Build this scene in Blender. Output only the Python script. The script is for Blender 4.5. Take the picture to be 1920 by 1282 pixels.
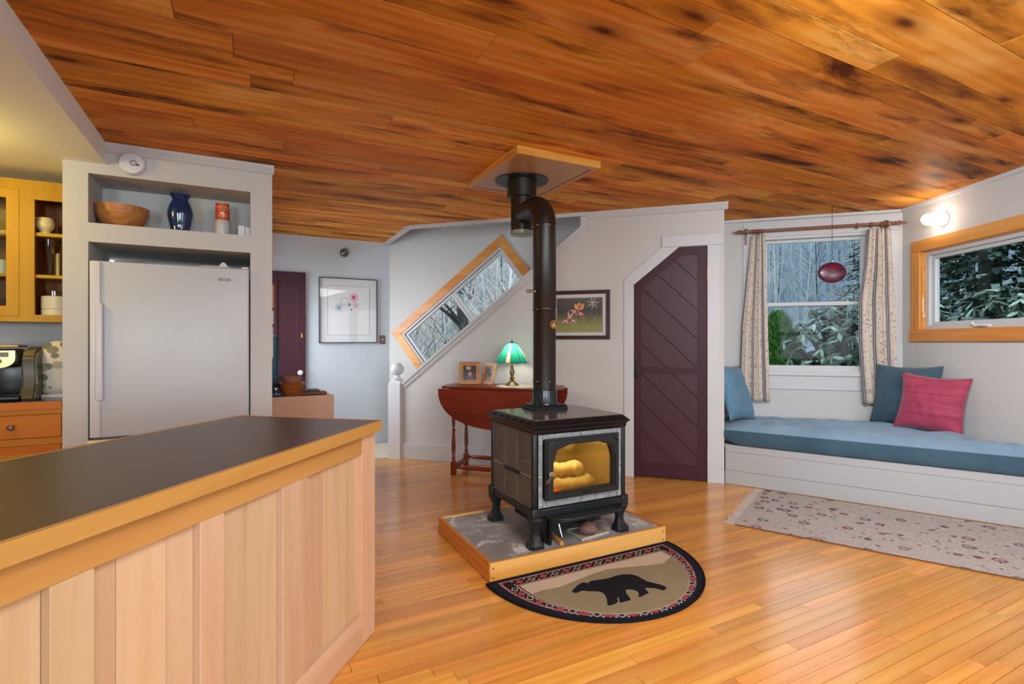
import bpy, bmesh, math, random
from mathutils import Vector, Matrix, noise
for _o in list(bpy.data.objects):
    bpy.data.objects.remove(_o)
C = bpy.context.scene.collection
SC = bpy.context.scene
R = math.radians
random.seed(7)

# ------------------------------------------------------------------ camera
F, HC, H = 972.0, 1.25, 2.48           # focal length in pixels of a 1920 wide frame, eye height, ceiling height
cam = bpy.data.objects.new('camera', bpy.data.cameras.new('camera'))
C.objects.link(cam)
cam.location = (0, 0, HC)
cam.rotation_euler = (R(90), 0, 0)
cam.data.sensor_width = 36
cam.data.lens = F / 1920 * 36
cam.data.clip_start = 0.05
cam.data.clip_end = 400
SC.camera = cam

# ------------------------------------------------------------------ world: overcast sky
W = bpy.data.worlds.new('overcast_sky')
SC.world = W
W.use_nodes = True
_bg = W.node_tree.nodes['Background']
_bg.inputs[0].default_value = (0.93, 0.96, 1.0, 1)
_bg.inputs[1].default_value = 2.4

# ------------------------------------------------------------------ daylight at the windows behind and beside the camera, kitchen lamp, added fill lights
def area(name, loc, target, sx, sy, watts, col=(1, 1, 1)):
    l = bpy.data.lights.new(name, 'AREA')
    l.shape = 'RECTANGLE'
    l.size, l.size_y = sx, sy
    l.energy = watts
    l.color = col
    o = bpy.data.objects.new(name, l)
    C.objects.link(o)
    o.location = loc
    o.rotation_euler = (Vector(target) - Vector(loc)).to_track_quat('-Z', 'Y').to_euler()
    return o
DAY = (0.80, 0.91, 1.0)
area('daylight_rear_right', (2.3, -4.5, 1.5), (-0.4, 4.5, 1.25), 2.2, 1.6, 190, DAY)
area('daylight_rear_left', (-1.2, -4.5, 1.5), (2.4, 3, 1.2), 2.2, 1.6, 300, DAY)
area('daylight_right', (4.0, -0.9, 1.45), (0, 1.6, 1.0), 2.4, 1.5, 40, DAY)
area('ceiling_spot_glow', (0.9, 1.25, 2.44), (3.6, 3.9, 1.25), .7, .5, 42, (.80, .91, 1.0)).data.spread = R(90)  # added unseen fill for the right wall and nook, no fixture
area('daylight_hall', (-2.78, 5.14, 1.5), (-1.6, 5.85, .85), 1.0, 1.1, 20, (.85, .93, 1.0)).data.spread = R(115)
area('ceiling_panel_glow', (1.2, 0.75, 2.44), (1.25, 1.1, 0), 1.5, 1.0, 92, (1.0, .97, .93))  # added unseen fill that brightens floor and ceiling, no fixture
_k = bpy.data.lights.new('kitchen_ceiling_lamp_glow', 'POINT')
_k.energy = 17
_k.color = (1.0, .74, .16)
_k.shadow_soft_size = .1
_ko = bpy.data.objects.new('kitchen_ceiling_lamp_glow', _k)
C.objects.link(_ko)
_ko.location = (-3.04, 2.41, 2.14)

# ------------------------------------------------------------------ exposure
SC.view_settings.view_transform = 'Standard'
SC.view_settings.look = 'None'
SC.view_settings.exposure = 0.0
SC.view_settings.gamma = 1.0
SC.view_settings.use_curve_mapping = False
SC.cycles.max_bounces = 8
SC.cycles.diffuse_bounces = 4
SC.cycles.glossy_bounces = 4
SC.cycles.transmission_bounces = 6
SC.cycles.transparent_max_bounces = 12
SC.cycles.caustics_reflective = False
SC.cycles.caustics_refractive = False
SC.cycles.sample_clamp_indirect = 6
SC.cycles.use_denoising = True

# ------------------------------------------------------------------ frames: right-angled grids of the house, turned about the vertical
class Fr:
    def __init__(s, deg):
        s.deg = deg
        t = R(deg)
        s.c, s.s = math.cos(t), math.sin(t)
    def w(s, x, y, z=0.0):
        return Vector((x * s.c - y * s.s, x * s.s + y * s.c, z))
    def l(s, X, Y):
        return (X * s.c + Y * s.s, -X * s.s + Y * s.c)
    def hit(s, px, py, d):              # where the sight line of a pixel meets the plane at depth d of this grid
        k = (px - 960) / F
        Y = d / (-k * s.s + s.c)
        return (k * Y * s.c + Y * s.s, HC - (py - 641) * Y / F)
    def hx(s, px, d):
        return s.hit(px, 641, d)[0]
    def hitz(s, px, py, z):             # ... or a level plane
        Y = F * (HC - z) / (py - 641)
        return s.l((px - 960) / F * Y, Y)
UV, DW, RW, BN, IS, WO = Fr(27.2), Fr(-17.8), Fr(-91.06), Fr(-35.6), Fr(77.8), Fr(0)

# ------------------------------------------------------------------ mesh helpers
def BM():
    return bmesh.new()
def box(bm, x0, x1, y0, y1, z0, z1, bev=0.0, seg=1):
    r = bmesh.ops.create_cube(bm, size=1)
    vs = r['verts']
    for v in vs:
        v.co = Vector((x0 + (v.co.x + .5) * (x1 - x0), y0 + (v.co.y + .5) * (y1 - y0), z0 + (v.co.z + .5) * (z1 - z0)))
    if bev > 0:
        es = list({e for v in vs for e in v.link_edges})
        bmesh.ops.bevel(bm, geom=es, offset=bev, segments=seg, affect='EDGES', profile=.5)
    return bm
def prism(bm, pts, axis, d0, d1):
    """extrude a 2D outline: axis 'y' takes (x,z), 'z' takes (x,y), 'x' takes (y,z)"""
    def P(p, d):
        return {'y': (p[0], d, p[1]), 'z': (p[0], p[1], d), 'x': (d, p[0], p[1])}[axis]
    a = [bm.verts.new(P(p, d0)) for p in pts]
    b = [bm.verts.new(P(p, d1)) for p in pts]
    n = len(pts)
    fs = [bm.faces.new(a), bm.faces.new(b[::-1])]
    for i in range(n):
        j = (i + 1) % n
        fs.append(bm.faces.new((a[j], a[i], b[i], b[j])))
    bmesh.ops.recalc_face_normals(bm, faces=fs)
    return a + b
def sheet_holes(bm, outer, holes, y0, y1):
    """an upright slab (x,z outline) with openings"""
    loops = [outer] + holes
    tops = []
    allf = []
    for d in (y0, y1):
        es, lv = [], []
        for lp in loops:
            vs = [bm.verts.new((p[0], d, p[1])) for p in lp]
            lv.append(vs)
            for i in range(len(vs)):
                es.append(bm.edges.new((vs[i], vs[(i + 1) % len(vs)])))
        r = bmesh.ops.triangle_fill(bm, use_beauty=True, edges=es)
        allf += [g for g in r['geom'] if isinstance(g, bmesh.types.BMFace)]
        tops.append(lv)
    for A, B in zip(tops[0], tops[1]):
        for i in range(len(A)):
            j = (i + 1) % len(A)
            allf.append(bm.faces.new((A[i], A[j], B[j], B[i])))
    bmesh.ops.recalc_face_normals(bm, faces=bm.faces[:])
    return bm
def lathe(bm, prof, c=(0, 0, 0), seg=24, axis='z', closed=False):
    """profile of (radius, height) turned about an axis through c"""
    rings = []
    for r, h in prof:
        ring = []
        if r < 1e-5:
            p = {'z': (0, 0, h), 'y': (0, h, 0), 'x': (h, 0, 0)}[axis]
            ring = [bm.verts.new(Vector(c) + Vector(p))] * 1
        else:
            for i in range(seg):
                a = 2 * math.pi * i / seg
                u, w = r * math.cos(a), r * math.sin(a)
                p = {'z': (u, w, h), 'y': (u, h, w), 'x': (h, u, w)}[axis]
                ring.append(bm.verts.new(Vector(c) + Vector(p)))
        rings.append(ring)
    fs = []
    pairs = list(zip(rings, rings[1:]))
    if closed:
        pairs.append((rings[-1], rings[0]))
    for A, B in pairs:
        for i in range(seg):
            j = (i + 1) % seg
            if len(A) == 1 and len(B) == 1:
                continue
            if len(A) == 1:
                fs.append(bm.faces.new((A[0], B[i], B[j])))
            elif len(B) == 1:
                fs.append(bm.faces.new((A[i], A[j], B[0])))
            else:
                fs.append(bm.faces.new((A[i], A[j], B[j], B[i])))
    if not closed:
        for ring in (rings[0], rings[-1]):
            if len(ring) > 2:
                fs.append(bm.faces.new(ring))
    bmesh.ops.recalc_face_normals(bm, faces=fs)
    return bm
def tube(bm, path, r, seg=10, cap=True):
    """a round bar along a path; r is one radius or one per point"""
    pts = [Vector(p) for p in path]
    rs = r if isinstance(r, (list, tuple)) else [r] * len(pts)
    up = Vector((0, 0, 1))
    t0 = (pts[1] - pts[0]).normalized()
    if abs(t0.dot(up)) > .95:
        up = Vector((1, 0, 0))
    nrm = t0.cross(up).normalized()
    rings = []
    for i, p in enumerate(pts):
        if i == 0:
            t = pts[1] - p
        elif i == len(pts) - 1:
            t = p - pts[i - 1]
        else:
            t = (pts[i + 1] - p).normalized() + (p - pts[i - 1]).normalized()
        t = t.normalized() if t.length > 1e-9 else t0
        nrm = (nrm - t * nrm.dot(t)).normalized()
        bn = t.cross(nrm)
        rings.append([bm.verts.new(p + (nrm * math.cos(2 * math.pi * k / seg) + bn * math.sin(2 * math.pi * k / seg)) * rs[i]) for k in range(seg)])
    fs = []
    for A, B in zip(rings, rings[1:]):
        for i in range(seg):
            j = (i + 1) % seg
            fs.append(bm.faces.new((A[i], A[j], B[j], B[i])))
    if cap:
        fs.append(bm.faces.new(rings[0][::-1]))
        fs.append(bm.faces.new(rings[-1]))
    bmesh.ops.recalc_face_normals(bm, faces=fs)
    return bm
class PM:
    """plain lists of corners and faces, for large branchy masses"""
    def __init__(s):
        s.v, s.f = [], []
    def tube(s, pts, rs, seg):
        up = Vector((0, 0, 1))
        t0 = (pts[-1] - pts[0]).normalized()
        if abs(t0.z) > .95:
            up = Vector((1, 0, 0))
        a = t0.cross(up).normalized()
        b = t0.cross(a)
        n0 = len(s.v)
        cs = [(math.cos(6.2832 * k / seg), math.sin(6.2832 * k / seg)) for k in range(seg)]
        for p, r in zip(pts, rs):
            for c, q in cs:
                s.v.append((p + (a * c + b * q) * r)[:])
        for i in range(len(pts) - 1):
            for k in range(seg):
                j = (k + 1) % seg
                s.f.append((n0 + i * seg + k, n0 + i * seg + j, n0 + (i + 1) * seg + j, n0 + (i + 1) * seg + k))
    def add(s, me, mt):
        n0 = len(s.v)
        s.v += [(mt @ v.co)[:] for v in me.vertices]
        s.f += [tuple(n0 + i for i in p.vertices) for p in me.polygons]
    def bm(s):
        me = bpy.data.meshes.new('tmp_mass')
        me.from_pydata(s.v, [], s.f)
        b = bmesh.new()
        b.from_mesh(me)
        bpy.data.meshes.remove(me)
        return b
def ball(bm, c, rx, ry=None, rz=None, u=20, v=12):
    ry = ry or rx
    rz = rz or rx
    r = bmesh.ops.create_uvsphere(bm, u_segments=u, v_segments=v, radius=1)
    for q in r['verts']:
        q.co = Vector((c[0] + q.co.x * rx, c[1] + q.co.y * ry, c[2] + q.co.z * rz))
    return r['verts']
def turn(bm, verts, deg, axis, c):
    bmesh.ops.rotate(bm, verts=verts, cent=c, matrix=Matrix.Rotation(R(deg), 3, axis))
def clip(poly, ax, lim, keep_less):
    out = []
    n = len(poly)
    for i in range(n):
        p, q = poly[i], poly[(i + 1) % n]
        ip = (p[ax] <= lim) if keep_less else (p[ax] >= lim)
        iq = (q[ax] <= lim) if keep_less else (q[ax] >= lim)
        if ip:
            out.append(p)
        if ip != iq:
            t = (lim - p[ax]) / (q[ax] - p[ax])
            out.append((p[0] + t * (q[0] - p[0]), p[1] + t * (q[1] - p[1])))
    return out
def clip_rect(poly, x0, x1, y0, y1):
    for ax, lim, less in ((0, x0, False), (0, x1, True), (1, y0, False), (1, y1, True)):
        poly = clip(poly, ax, lim, less)
        if len(poly) < 3:
            return []
    out = []
    for p in poly:
        if not out or (Vector(p) - Vector(out[-1])).length > 1e-4:
            out.append(p)
    if len(out) > 1 and (Vector(out[0]) - Vector(out[-1])).length < 1e-4:
        out.pop()
    return out if len(out) >= 3 else []

# ------------------------------------------------------------------ object helpers
BASE = {}
def _mesh(name, bm, m, shift, smooth, rnd=None):
    if shift is not None:
        bmesh.ops.translate(bm, verts=bm.verts[:], vec=-Vector(shift))
    me = bpy.data.meshes.new(name)
    bm.to_mesh(me)
    bm.free()
    if smooth:
        for p in me.polygons:
            p.use_smooth = True
        if smooth != 'all':
            me.set_sharp_from_angle(angle=R(smooth if isinstance(smooth, (int, float)) and smooth > 1 else 38))
    for mm in (m if isinstance(m, (list, tuple)) else [m]):
        me.materials.append(mm)
    at = me.attributes.new('rnd', 'FLOAT', 'FACE')
    v = random.random() if rnd is None else rnd
    at.data.foreach_set('value', [v] * len(me.polygons))
    return me
def tag(o, label, cat, group=None):
    o['label'] = label
    o['category'] = cat
    if group:
        o['group'] = group
    return o
def thing(name, label, cat, fr, base, group=None):
    o = bpy.data.objects.new(name, None)
    o.empty_display_size = .05
    C.objects.link(o)
    o.location = fr.w(*base)
    o.rotation_euler = (0, 0, R(fr.deg))
    BASE[o.name] = Vector(base)
    return tag(o, label, cat, group)
def part(name, bm, m, t, smooth=False, label=None, rnd=None, kind=None):
    b = BASE[t.name]
    o = bpy.data.objects.new(name, _mesh(name, bm, m, b, smooth, rnd))
    C.objects.link(o)
    o.parent = t
    BASE[o.name] = b
    if label:
        o['label'] = label
    if kind:
        o['kind'] = kind
    return o
def solo(name, bm, m, label, cat, fr, base, group=None, smooth=False, kind=None):
    o = bpy.data.objects.new(name, _mesh(name, bm, m, base, smooth))
    C.objects.link(o)
    o.location = fr.w(*base)
    o.rotation_euler = (0, 0, R(fr.deg))
    BASE[o.name] = Vector(base)
    tag(o, label, cat, group)
    if kind:
        o['kind'] = kind
    return o
def struct(name, bm, m, fr, base=(0, 0, 0), smooth=False, label=None):
    o = bpy.data.objects.new(name, _mesh(name, bm, m, base, smooth))
    C.objects.link(o)
    o.location = fr.w(*base)
    o.rotation_euler = (0, 0, R(fr.deg))
    BASE[o.name] = Vector(base)
    o['kind'] = 'structure'
    if label:
        o['label'] = label
    return o
def copy_tree(o, parent=None):
    c = o.copy()
    C.objects.link(c)
    if parent:
        c.parent = parent
    for ch in o.children:
        copy_tree(ch, c)
    return c
# ------------------------------------------------------------------ materials
def lin(c):
    if isinstance(c, str):
        c = c.lstrip('#')
        c = tuple(int(c[i:i + 2], 16) / 255 for i in (0, 2, 4))
    return tuple((x / 12.92 if x <= .04045 else ((x + .055) / 1.055) ** 2.4) for x in c) + (1,)
class G:
    def __init__(s, name):
        s.m = bpy.data.materials.new(name)
        s.m.use_nodes = True
        s.t = s.m.node_tree
        s.b = s.t.nodes['Principled BSDF']
    def put(s, sock, v):
        if isinstance(v, bpy.types.NodeSocket):
            s.t.links.new(v, sock)
        elif isinstance(v, bpy.types.Node):
            s.t.links.new(v.outputs[0], sock)
        else:
            sock.default_value = v
    def n(s, typ, ins=None, **kw):
        nd = s.t.nodes.new('ShaderNode' + typ)
        for k, v in kw.items():
            setattr(nd, k, v)
        for k, v in (ins or {}).items():
            s.put(nd.inputs[k], v)
        return nd
    def set(s, **kw):
        names = {'col': 'Base Color', 'rough': 'Roughness', 'metal': 'Metallic', 'normal': 'Normal', 'coat': 'Coat Weight',
                 'coat_rough': 'Coat Roughness', 'spec': 'Specular IOR Level', 'trans': 'Transmission Weight', 'ior': 'IOR',
                 'emit': 'Emission Color', 'emit_s': 'Emission Strength', 'alpha': 'Alpha', 'sheen': 'Sheen Weight', 'sub': 'Subsurface Weight'}
        for k, v in kw.items():
            s.put(s.b.inputs[names[k]], v)
        return s
    def math(s, op, a, b=0.0, c=None):
        nd = s.n('Math', operation=op)
        s.put(nd.inputs[0], a)
        s.put(nd.inputs[1], b)
        if c is not None:
            s.put(nd.inputs[2], c)
        return nd.outputs[0]
    def ramp(s, fac, stops, interp='LINEAR'):
        nd = s.n('ValToRGB')
        nd.color_ramp.interpolation = interp
        el = nd.color_ramp.elements
        while len(el) < len(stops):
            el.new(.5)
        for e, (p, c) in zip(el, stops):
            e.position = p
            e.color = lin(c) if isinstance(c, str) else (c if len(c) == 4 else tuple(c) + (1,))
        s.put(nd.inputs[0], fac)
        return nd.outputs[0]
    def mix(s, fac, a, b, blend='MIX'):
        nd = s.n('Mix', data_type='RGBA', blend_type=blend)
        s.put(nd.inputs[0], fac)
        s.put(nd.inputs[6], lin(a) if isinstance(a, str) else a)
        s.put(nd.inputs[7], lin(b) if isinstance(b, str) else b)
        return nd.outputs[2]
    def coord(s, scale=(1, 1, 1), rnd=0.0, out='Object', rot=(0, 0, 0)):
        tc = s.n('TexCoord').outputs[out]
        if rnd:
            at = s.n('Attribute', attribute_name='rnd').outputs['Fac']
            k = s.math('MULTIPLY', at, 91.7 * rnd)
            k2 = s.math('MULTIPLY', at, 53.3 * rnd)
            cb = s.n('CombineXYZ', {0: k, 1: k2, 2: k})
            tc = s.n('VectorMath', {0: tc, 1: cb.outputs[0]}, operation='ADD').outputs[0]
        return s.n('Mapping', {'Vector': tc, 'Scale': scale, 'Rotation': rot}).outputs[0]
    def noise(s, vec, scale=5, detail=4, rough=.5, dist=0.0):
        return s.n('TexNoise', {'Vector': vec, 'Scale': scale, 'Detail': detail, 'Roughness': rough, 'Distortion': dist}).outputs[0]
    def bump(s, h, strength=.2, dist=.01):
        nd = s.n('Bump', {'Height': h, 'Strength': strength, 'Distance': dist})
        s.put(s.b.inputs['Normal'], nd.outputs[0])
        return s
def plain(name, col, rough=.5, metal=0, bump=0, bscale=60, vary=0.0, **kw):
    g = G(name)
    c = lin(col)
    if vary:
        nz = g.noise(g.coord(), 6, 5, .6)
        c = g.mix(nz, tuple(x * (1 - vary) for x in c[:3]) + (1,), tuple(min(1, x * (1 + vary)) for x in c[:3]) + (1,))
    g.set(col=c, rough=rough, metal=metal, **kw)
    if bump:
        g.bump(g.noise(g.coord(), bscale, 4), bump, .004)
    return g.m
def wood(name, stops, axis=0, s=1.0, rough=.4, tone=.25, knots=0.0, stain=0.0, coat=0.0, ring=.3, fine=.25, bump=.08, knotcol='#2a1206', hue=.02, coat_rough=.1, spec=.5, ac=9, al=.7):
    g = G(name)
    def sc(al, ac):
        v = [ac * s] * 3
        v[axis] = al * s
        return tuple(v)
    A = g.noise(g.coord(sc(al, ac), 1), 1.2, 5, .6, .8)
    B = g.noise(g.coord(sc(2.5, 75), 1), 1.0, 3, .6)
    wv = g.n('TexWave', {'Vector': g.coord(sc(.4, 5.0), 1), 'Scale': 1.1, 'Distortion': 11, 'Detail': 3, 'Detail Scale': .8, 'Detail Roughness': .6}, wave_type='BANDS', bands_direction='XYZ'[(axis + 1) % 3]).outputs['Fac']
    f = g.math('MULTIPLY', A, 1 - ring - fine)
    f = g.math('MULTIPLY_ADD', B, fine, f)
    f = g.math('MULTIPLY_ADD', wv, ring, f)
    col = g.ramp(f, stops)
    at = g.n('Attribute', attribute_name='rnd').outputs['Fac']
    val = g.math('MULTIPLY_ADD', at, tone, 1 - tone / 2)
    h2 = g.math('FRACT', g.math('MULTIPLY', at, 17.3))
    hu = g.math('MULTIPLY_ADD', h2, hue, .5 - hue / 2)
    col = g.n('HueSaturation', {'Hue': hu, 'Saturation': 1.0, 'Value': val, 'Color': col}).outputs[0]
    if stain:
        st = g.noise(g.coord(sc(.9, 4.5), 1), 1.3, 6, .65, .4)
        sm = g.ramp(st, [(.52, (0, 0, 0)), (.68, (1, 1, 1))])
        col = g.mix(g.math('MULTIPLY', sm, stain), col, g.mix(1.0, col, lin('#5a3014'), 'MULTIPLY'))
    if knots:
        vn = g.n('TexVoronoi', {'Vector': g.coord(sc(1.7, 4.6), 1), 'Scale': 1.0, 'Randomness': 1.0}, feature='F1')
        d = g.math('ADD', vn.outputs['Distance'], g.math('MULTIPLY_ADD', A, .12, -.06))
        k = g.ramp(d, [(.03, (1, 1, 1)), (.13, (0, 0, 0))], 'EASE')
        pick = g.math('GREATER_THAN', g.n('SeparateColor', {0: vn.outputs['Color']}).outputs[0], 1 - knots)
        km = g.math('MULTIPLY', k, pick)
        halo = g.math('MULTIPLY', g.ramp(d, [(.08, (.5, .5, .5)), (.34, (0, 0, 0))], 'EASE'), pick)
        col = g.mix(halo, col, g.mix(1.0, col, lin('#8a5020'), 'MULTIPLY'))
        col = g.mix(g.math('MULTIPLY', km, .85), col, lin(knotcol))
    g.set(col=col, rough=rough, coat=coat, coat_rough=coat_rough, spec=spec)
    if bump:
        g.bump(g.math('ADD', B, g.math('MULTIPLY', A, .6)), bump, .004)
    return g.m
def fabric(name, col, col2=None, weave=700, rough=.9, bump=.3, blotch=.1):
    g = G(name)
    nz = g.noise(g.coord(), 4, 4, .6)
    c = lin(col)
    c2 = lin(col2) if col2 else tuple(x * .75 for x in c[:3]) + (1,)
    g.set(col=g.mix(g.ramp(nz, [(.35, (0, 0, 0)), (.7, (1, 1, 1))]), c, c2), rough=rough, sheen=.15, spec=.2)
    g.bump(g.noise(g.coord(), weave, 2), bump, .002)
    return g.m
M = {}
M['wall'] = plain('wall_paint', '#c4c2c0', .85, bump=.05, bscale=90, spec=.25)
M['wall_daylit'] = plain('wall_paint_daylit', '#c0c8d0', .85, bump=.05, bscale=90, spec=.25)  # cool daylight of hall and stairwell put into the wall colour
M['trim'] = plain('trim_paint', '#c0c0c2', .5)
M['white'] = plain('white_gloss', '#d0d0d4', .35)
M['fridge'] = plain('fridge_enamel', '#bcbec2', .32, bump=.12, bscale=260)
M['floor'] = wood('oak_floor', [(.2, '#c07a2e'), (.5, '#dc9842'), (.8, '#e8ae5c')], 0, 1.0, rough=.22, tone=.3, hue=.012, ring=.14, fine=.2, coat=.35, coat_rough=.14, bump=.03)
M['ceil'] = wood('pine_ceiling', [(.25, '#a05414'), (.5, '#e08e30'), (.78, '#f8c474')], 0, .8, spec=.08, rough=.52, tone=.34, knots=.8, stain=.95, ring=.08, fine=.1, bump=.08, hue=.014, ac=3.6, al=.8, knotcol='#341808')
M['maple_v'] = wood('maple_upright', [(.25, '#b89068'), (.5, '#c4a280'), (.8, '#ceb096')], 2, .9, rough=.42, tone=.22, knots=.12, ring=.08, fine=.12, bump=.03, knotcol='#7a4a20')
M['maple_h'] = wood('maple_level', [(.25, '#aa7336'), (.5, '#b88446'), (.8, '#c49658')], 0, .9, rough=.4, tone=.12, ring=.15, fine=.15, bump=.03)
M['maple_pale'] = wood('maple_pale_level', [(.25, '#b88e66'), (.5, '#c6a484'), (.8, '#d0b298')], 0, .9, rough=.42, tone=.1, ring=.1, fine=.12, bump=.03)
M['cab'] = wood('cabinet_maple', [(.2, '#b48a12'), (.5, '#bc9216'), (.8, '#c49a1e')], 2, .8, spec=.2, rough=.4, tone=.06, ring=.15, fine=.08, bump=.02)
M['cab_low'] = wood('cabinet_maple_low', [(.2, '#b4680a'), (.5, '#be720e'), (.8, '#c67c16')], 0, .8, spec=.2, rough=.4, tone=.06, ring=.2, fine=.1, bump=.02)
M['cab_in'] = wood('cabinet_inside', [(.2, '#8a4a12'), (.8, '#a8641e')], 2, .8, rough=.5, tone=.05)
M['pine_trim'] = wood('pine_casing', [(.25, '#c07a30'), (.5, '#d08e42'), (.8, '#dba058')], 0, 1.1, rough=.4, tone=.1, knots=.35, ring=.25, fine=.12, bump=.03, knotcol='#4a2208')
M['pine_trim_v'] = wood('pine_casing_upright', [(.25, '#c07a30'), (.5, '#d08e42'), (.8, '#dba058')], 2, 1.1, rough=.4, tone=.1, knots=.35, ring=.25, fine=.12, bump=.03, knotcol='#4a2208')
M['oak_h'] = wood('hearth_oak', [(.25, '#cf8c3c'), (.5, '#dfa456'), (.8, '#e8b46a')], 0, 1.2, rough=.36, tone=.1, ring=.35, fine=.2, coat=.2)
M['oak_y'] = wood('hearth_oak_side', [(.25, '#bd6c1c'), (.5, '#cd7e2a'), (.8, '#d88e3a')], 1, 1.2, rough=.36, tone=.1, ring=.35, fine=.2, coat=.2)
M['mahog'] = wood('cherry_table', [(.25, '#561804'), (.5, '#742606'), (.8, '#8a360c')], 0, 1.2, rough=.35, tone=.08, ring=.1, fine=.15, coat=.1)
M['mahog_v'] = wood('cherry_leg', [(.25, '#551c08'), (.8, '#8a3a16')], 2, 1.5, rough=.3, tone=.1, coat=.3)
M['maroon'] = plain('maroon_paint', '#3c1a24', .5, vary=.1, spec=.22, bump=.04, bscale=40)
M['maroon_light'] = plain('maroon_paint_panel', '#411d26', .46, spec=.28, vary=.15, bump=.05, bscale=30)
M['iron'] = plain('black_iron', '#1d2226', .38, .2, bump=.06, bscale=120)
M['iron_top'] = plain('black_iron_gloss', '#15181b', .22, .3)
M['pipe'] = plain('stovepipe_black', '#211a15', .36, .15, vary=.15)
M['pipe_low'] = plain('stovepipe_enamel', '#20242a', .2, .2)
M['chrome'] = plain('chrome', '#c8c8c8', .18, 1.0)
M['brass'] = plain('aged_brass', '#a5763a', .35, .9)
M['bronze'] = plain('lamp_bronze', '#7c6c4c', .42, .75, vary=.3)
M['black'] = plain('black_plastic', '#0e0f10', .35)
M['dark'] = plain('dark_gap', '#120c0a', .8)
M['counter'] = plain('dark_laminate', '#4a372b', .33, bump=.06, bscale=500, vary=.05)
M['slate_top'] = plain('grey_laminate', '#8f959c', .4)
M['bulb_glass'] = plain('clear_globe', '#ffffff', .08, trans=.9, ior=1.2)
def glass(name, tint='#ffffff', rough=0.0, refl=1.0):
    g = G(name)
    g.t.nodes.remove(g.b)
    tr = g.n('BsdfTransparent', {0: lin(tint)})
    gl = g.n('BsdfGlossy', {'Roughness': rough})
    fr = g.n('Fresnel', {'IOR': 1.45})
    front = g.math('SUBTRACT', 1.0, g.n('NewGeometry').outputs['Backfacing'])
    mx = g.n('MixShader', {0: g.math('MULTIPLY', g.math('MULTIPLY', fr.outputs[0], refl), front), 1: tr.outputs[0], 2: gl.outputs[0]})
    g.t.links.new(mx.outputs[0], g.t.nodes['Material Output'].inputs[0])
    return g.m
M['pane'] = glass('window_glass', '#eef4f5', 0, .12)
M['picture_glass'] = glass('picture_glass', '#ffffff', .02, .6)
def emis(name, col, s):
    g = G(name)
    g.set(col=(0, 0, 0, 1), emit=lin(col), emit_s=s)
    return g.m
M['bulb'] = emis('lit_bulb', '#fff0da', 24)
def soapstone(name, a, b, c, sc=9):
    g = G(name)
    nz = g.noise(g.coord((1, 1, 1), 1), sc, 8, .7, .5)
    sp = g.noise(g.coord((1, 1, 1), 1), sc * 14, 3, .6)
    vn = g.n('TexVoronoi', {'Vector': g.coord((1, 1, 1), 1), 'Scale': sc * .45}, feature='DISTANCE_TO_EDGE').outputs['Distance']
    col = g.ramp(nz, [(.3, a), (.55, b), (.75, c)])
    col = g.mix(g.ramp(sp, [(.45, (0, 0, 0)), (.75, (.7, .7, .7))]), col, lin(c))
    vein = g.math('MULTIPLY', g.ramp(vn, [(0, (1, 1, 1)), (.012, (0, 0, 0))]), .35)
    col = g.mix(vein, col, lin('#a29a92'))
    g.set(col=col, rough=.5)
    g.bump(nz, .1, .003)
    return g.m
M['stone_side'] = soapstone('soapstone_brown', '#3e3a39', '#565250', '#6f6b68')
M['stone_front'] = soapstone('soapstone_grey', '#4c5256', '#7c8286', '#b4babe', 26)
M['stone_top'] = plain('soapstone_polished', '#57504b', .16, vary=.2)
def cement():
    g = G('cement_board')
    a = g.noise(g.coord(), 3, 6, .65, .4)
    b = g.noise(g.coord((1, 1, 1)), 5, 7, .7, 1.2)
    col = g.ramp(a, [(.3, '#807a78'), (.55, '#989698'), (.75, '#b4b6ba')])
    col = g.mix(g.ramp(b, [(.57, (0, 0, 0)), (.64, (.85, .85, .85))]), col, lin('#dcdcdc'))
    g.set(col=col, rough=.6)
    g.bump(a, .12, .004)
    return g.m
M['cement'] = cement()
M['blue'] = fabric('blue_cotton', '#7490a6', '#829eb2')  # mattress top, light from above put into a paler blue
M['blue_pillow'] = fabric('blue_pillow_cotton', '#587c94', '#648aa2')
M['blue_side'] = fabric('blue_cotton_shaded', '#37505f', '#425c6c')  # same cotton, shade of the mattress side put into a darker blue
M['blue_dark'] = fabric('slate_cotton', '#3c5464', '#48616f')
def striped(name, a, b):
    g = G(name)
    z = g.noise(g.coord((2, 2, 60)), 1.0, 3, .6)
    g.set(col=g.mix(g.ramp(z, [(.35, (0, 0, 0)), (.7, (1, 1, 1))]), lin(a), lin(b)), rough=.75, sheen=.2)
    g.bump(z, .2, .003)
    return g.m
M['red'] = striped('crimson_silk', '#8e2444', '#ac3e5a')
# ------------------------------------------------------------------ the house: planes shared by walls, windows and things
YD, YX = 4.936, 5.69            # DW grid: stair and door wall, outer wall
BP, BF = 6.451, 4.015           # UV grid: picture wall, fridge wall
AH, AR = -0.768, 0.166          # UV grid: edge of the dropped kitchen ceiling, right end of the fridge wall
DR = 3.535                      # RW grid: right wall
ZK = 2.35                       # kitchen ceiling
def meet(f1, d1, f2, d2):       # corner of two upright planes
    a, b = f1.w(0, 1), f2.w(0, 1)
    det = a.x * b.y - a.y * b.x
    return ((d1 * b.y - d2 * a.y) / det, (a.x * d2 - b.x * d1) / det)
C1 = meet(DW, YX, UV, BP)
C2 = meet(DW, YX, RW, DR)
c1x, c2x = DW.l(*C1)[0], DW.l(*C2)[0]
xN = DW.hx(1358, YD)            # right end of the door wall
XREAR = -4.25
def xy(fr, x, y):
    v = fr.w(x, y)
    return (v.x, v.y)
bR = (XREAR + 3.2 * UV.s) / UV.c
RR = ((DR + .0185 * XREAR) / .9998, XREAR)
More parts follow.
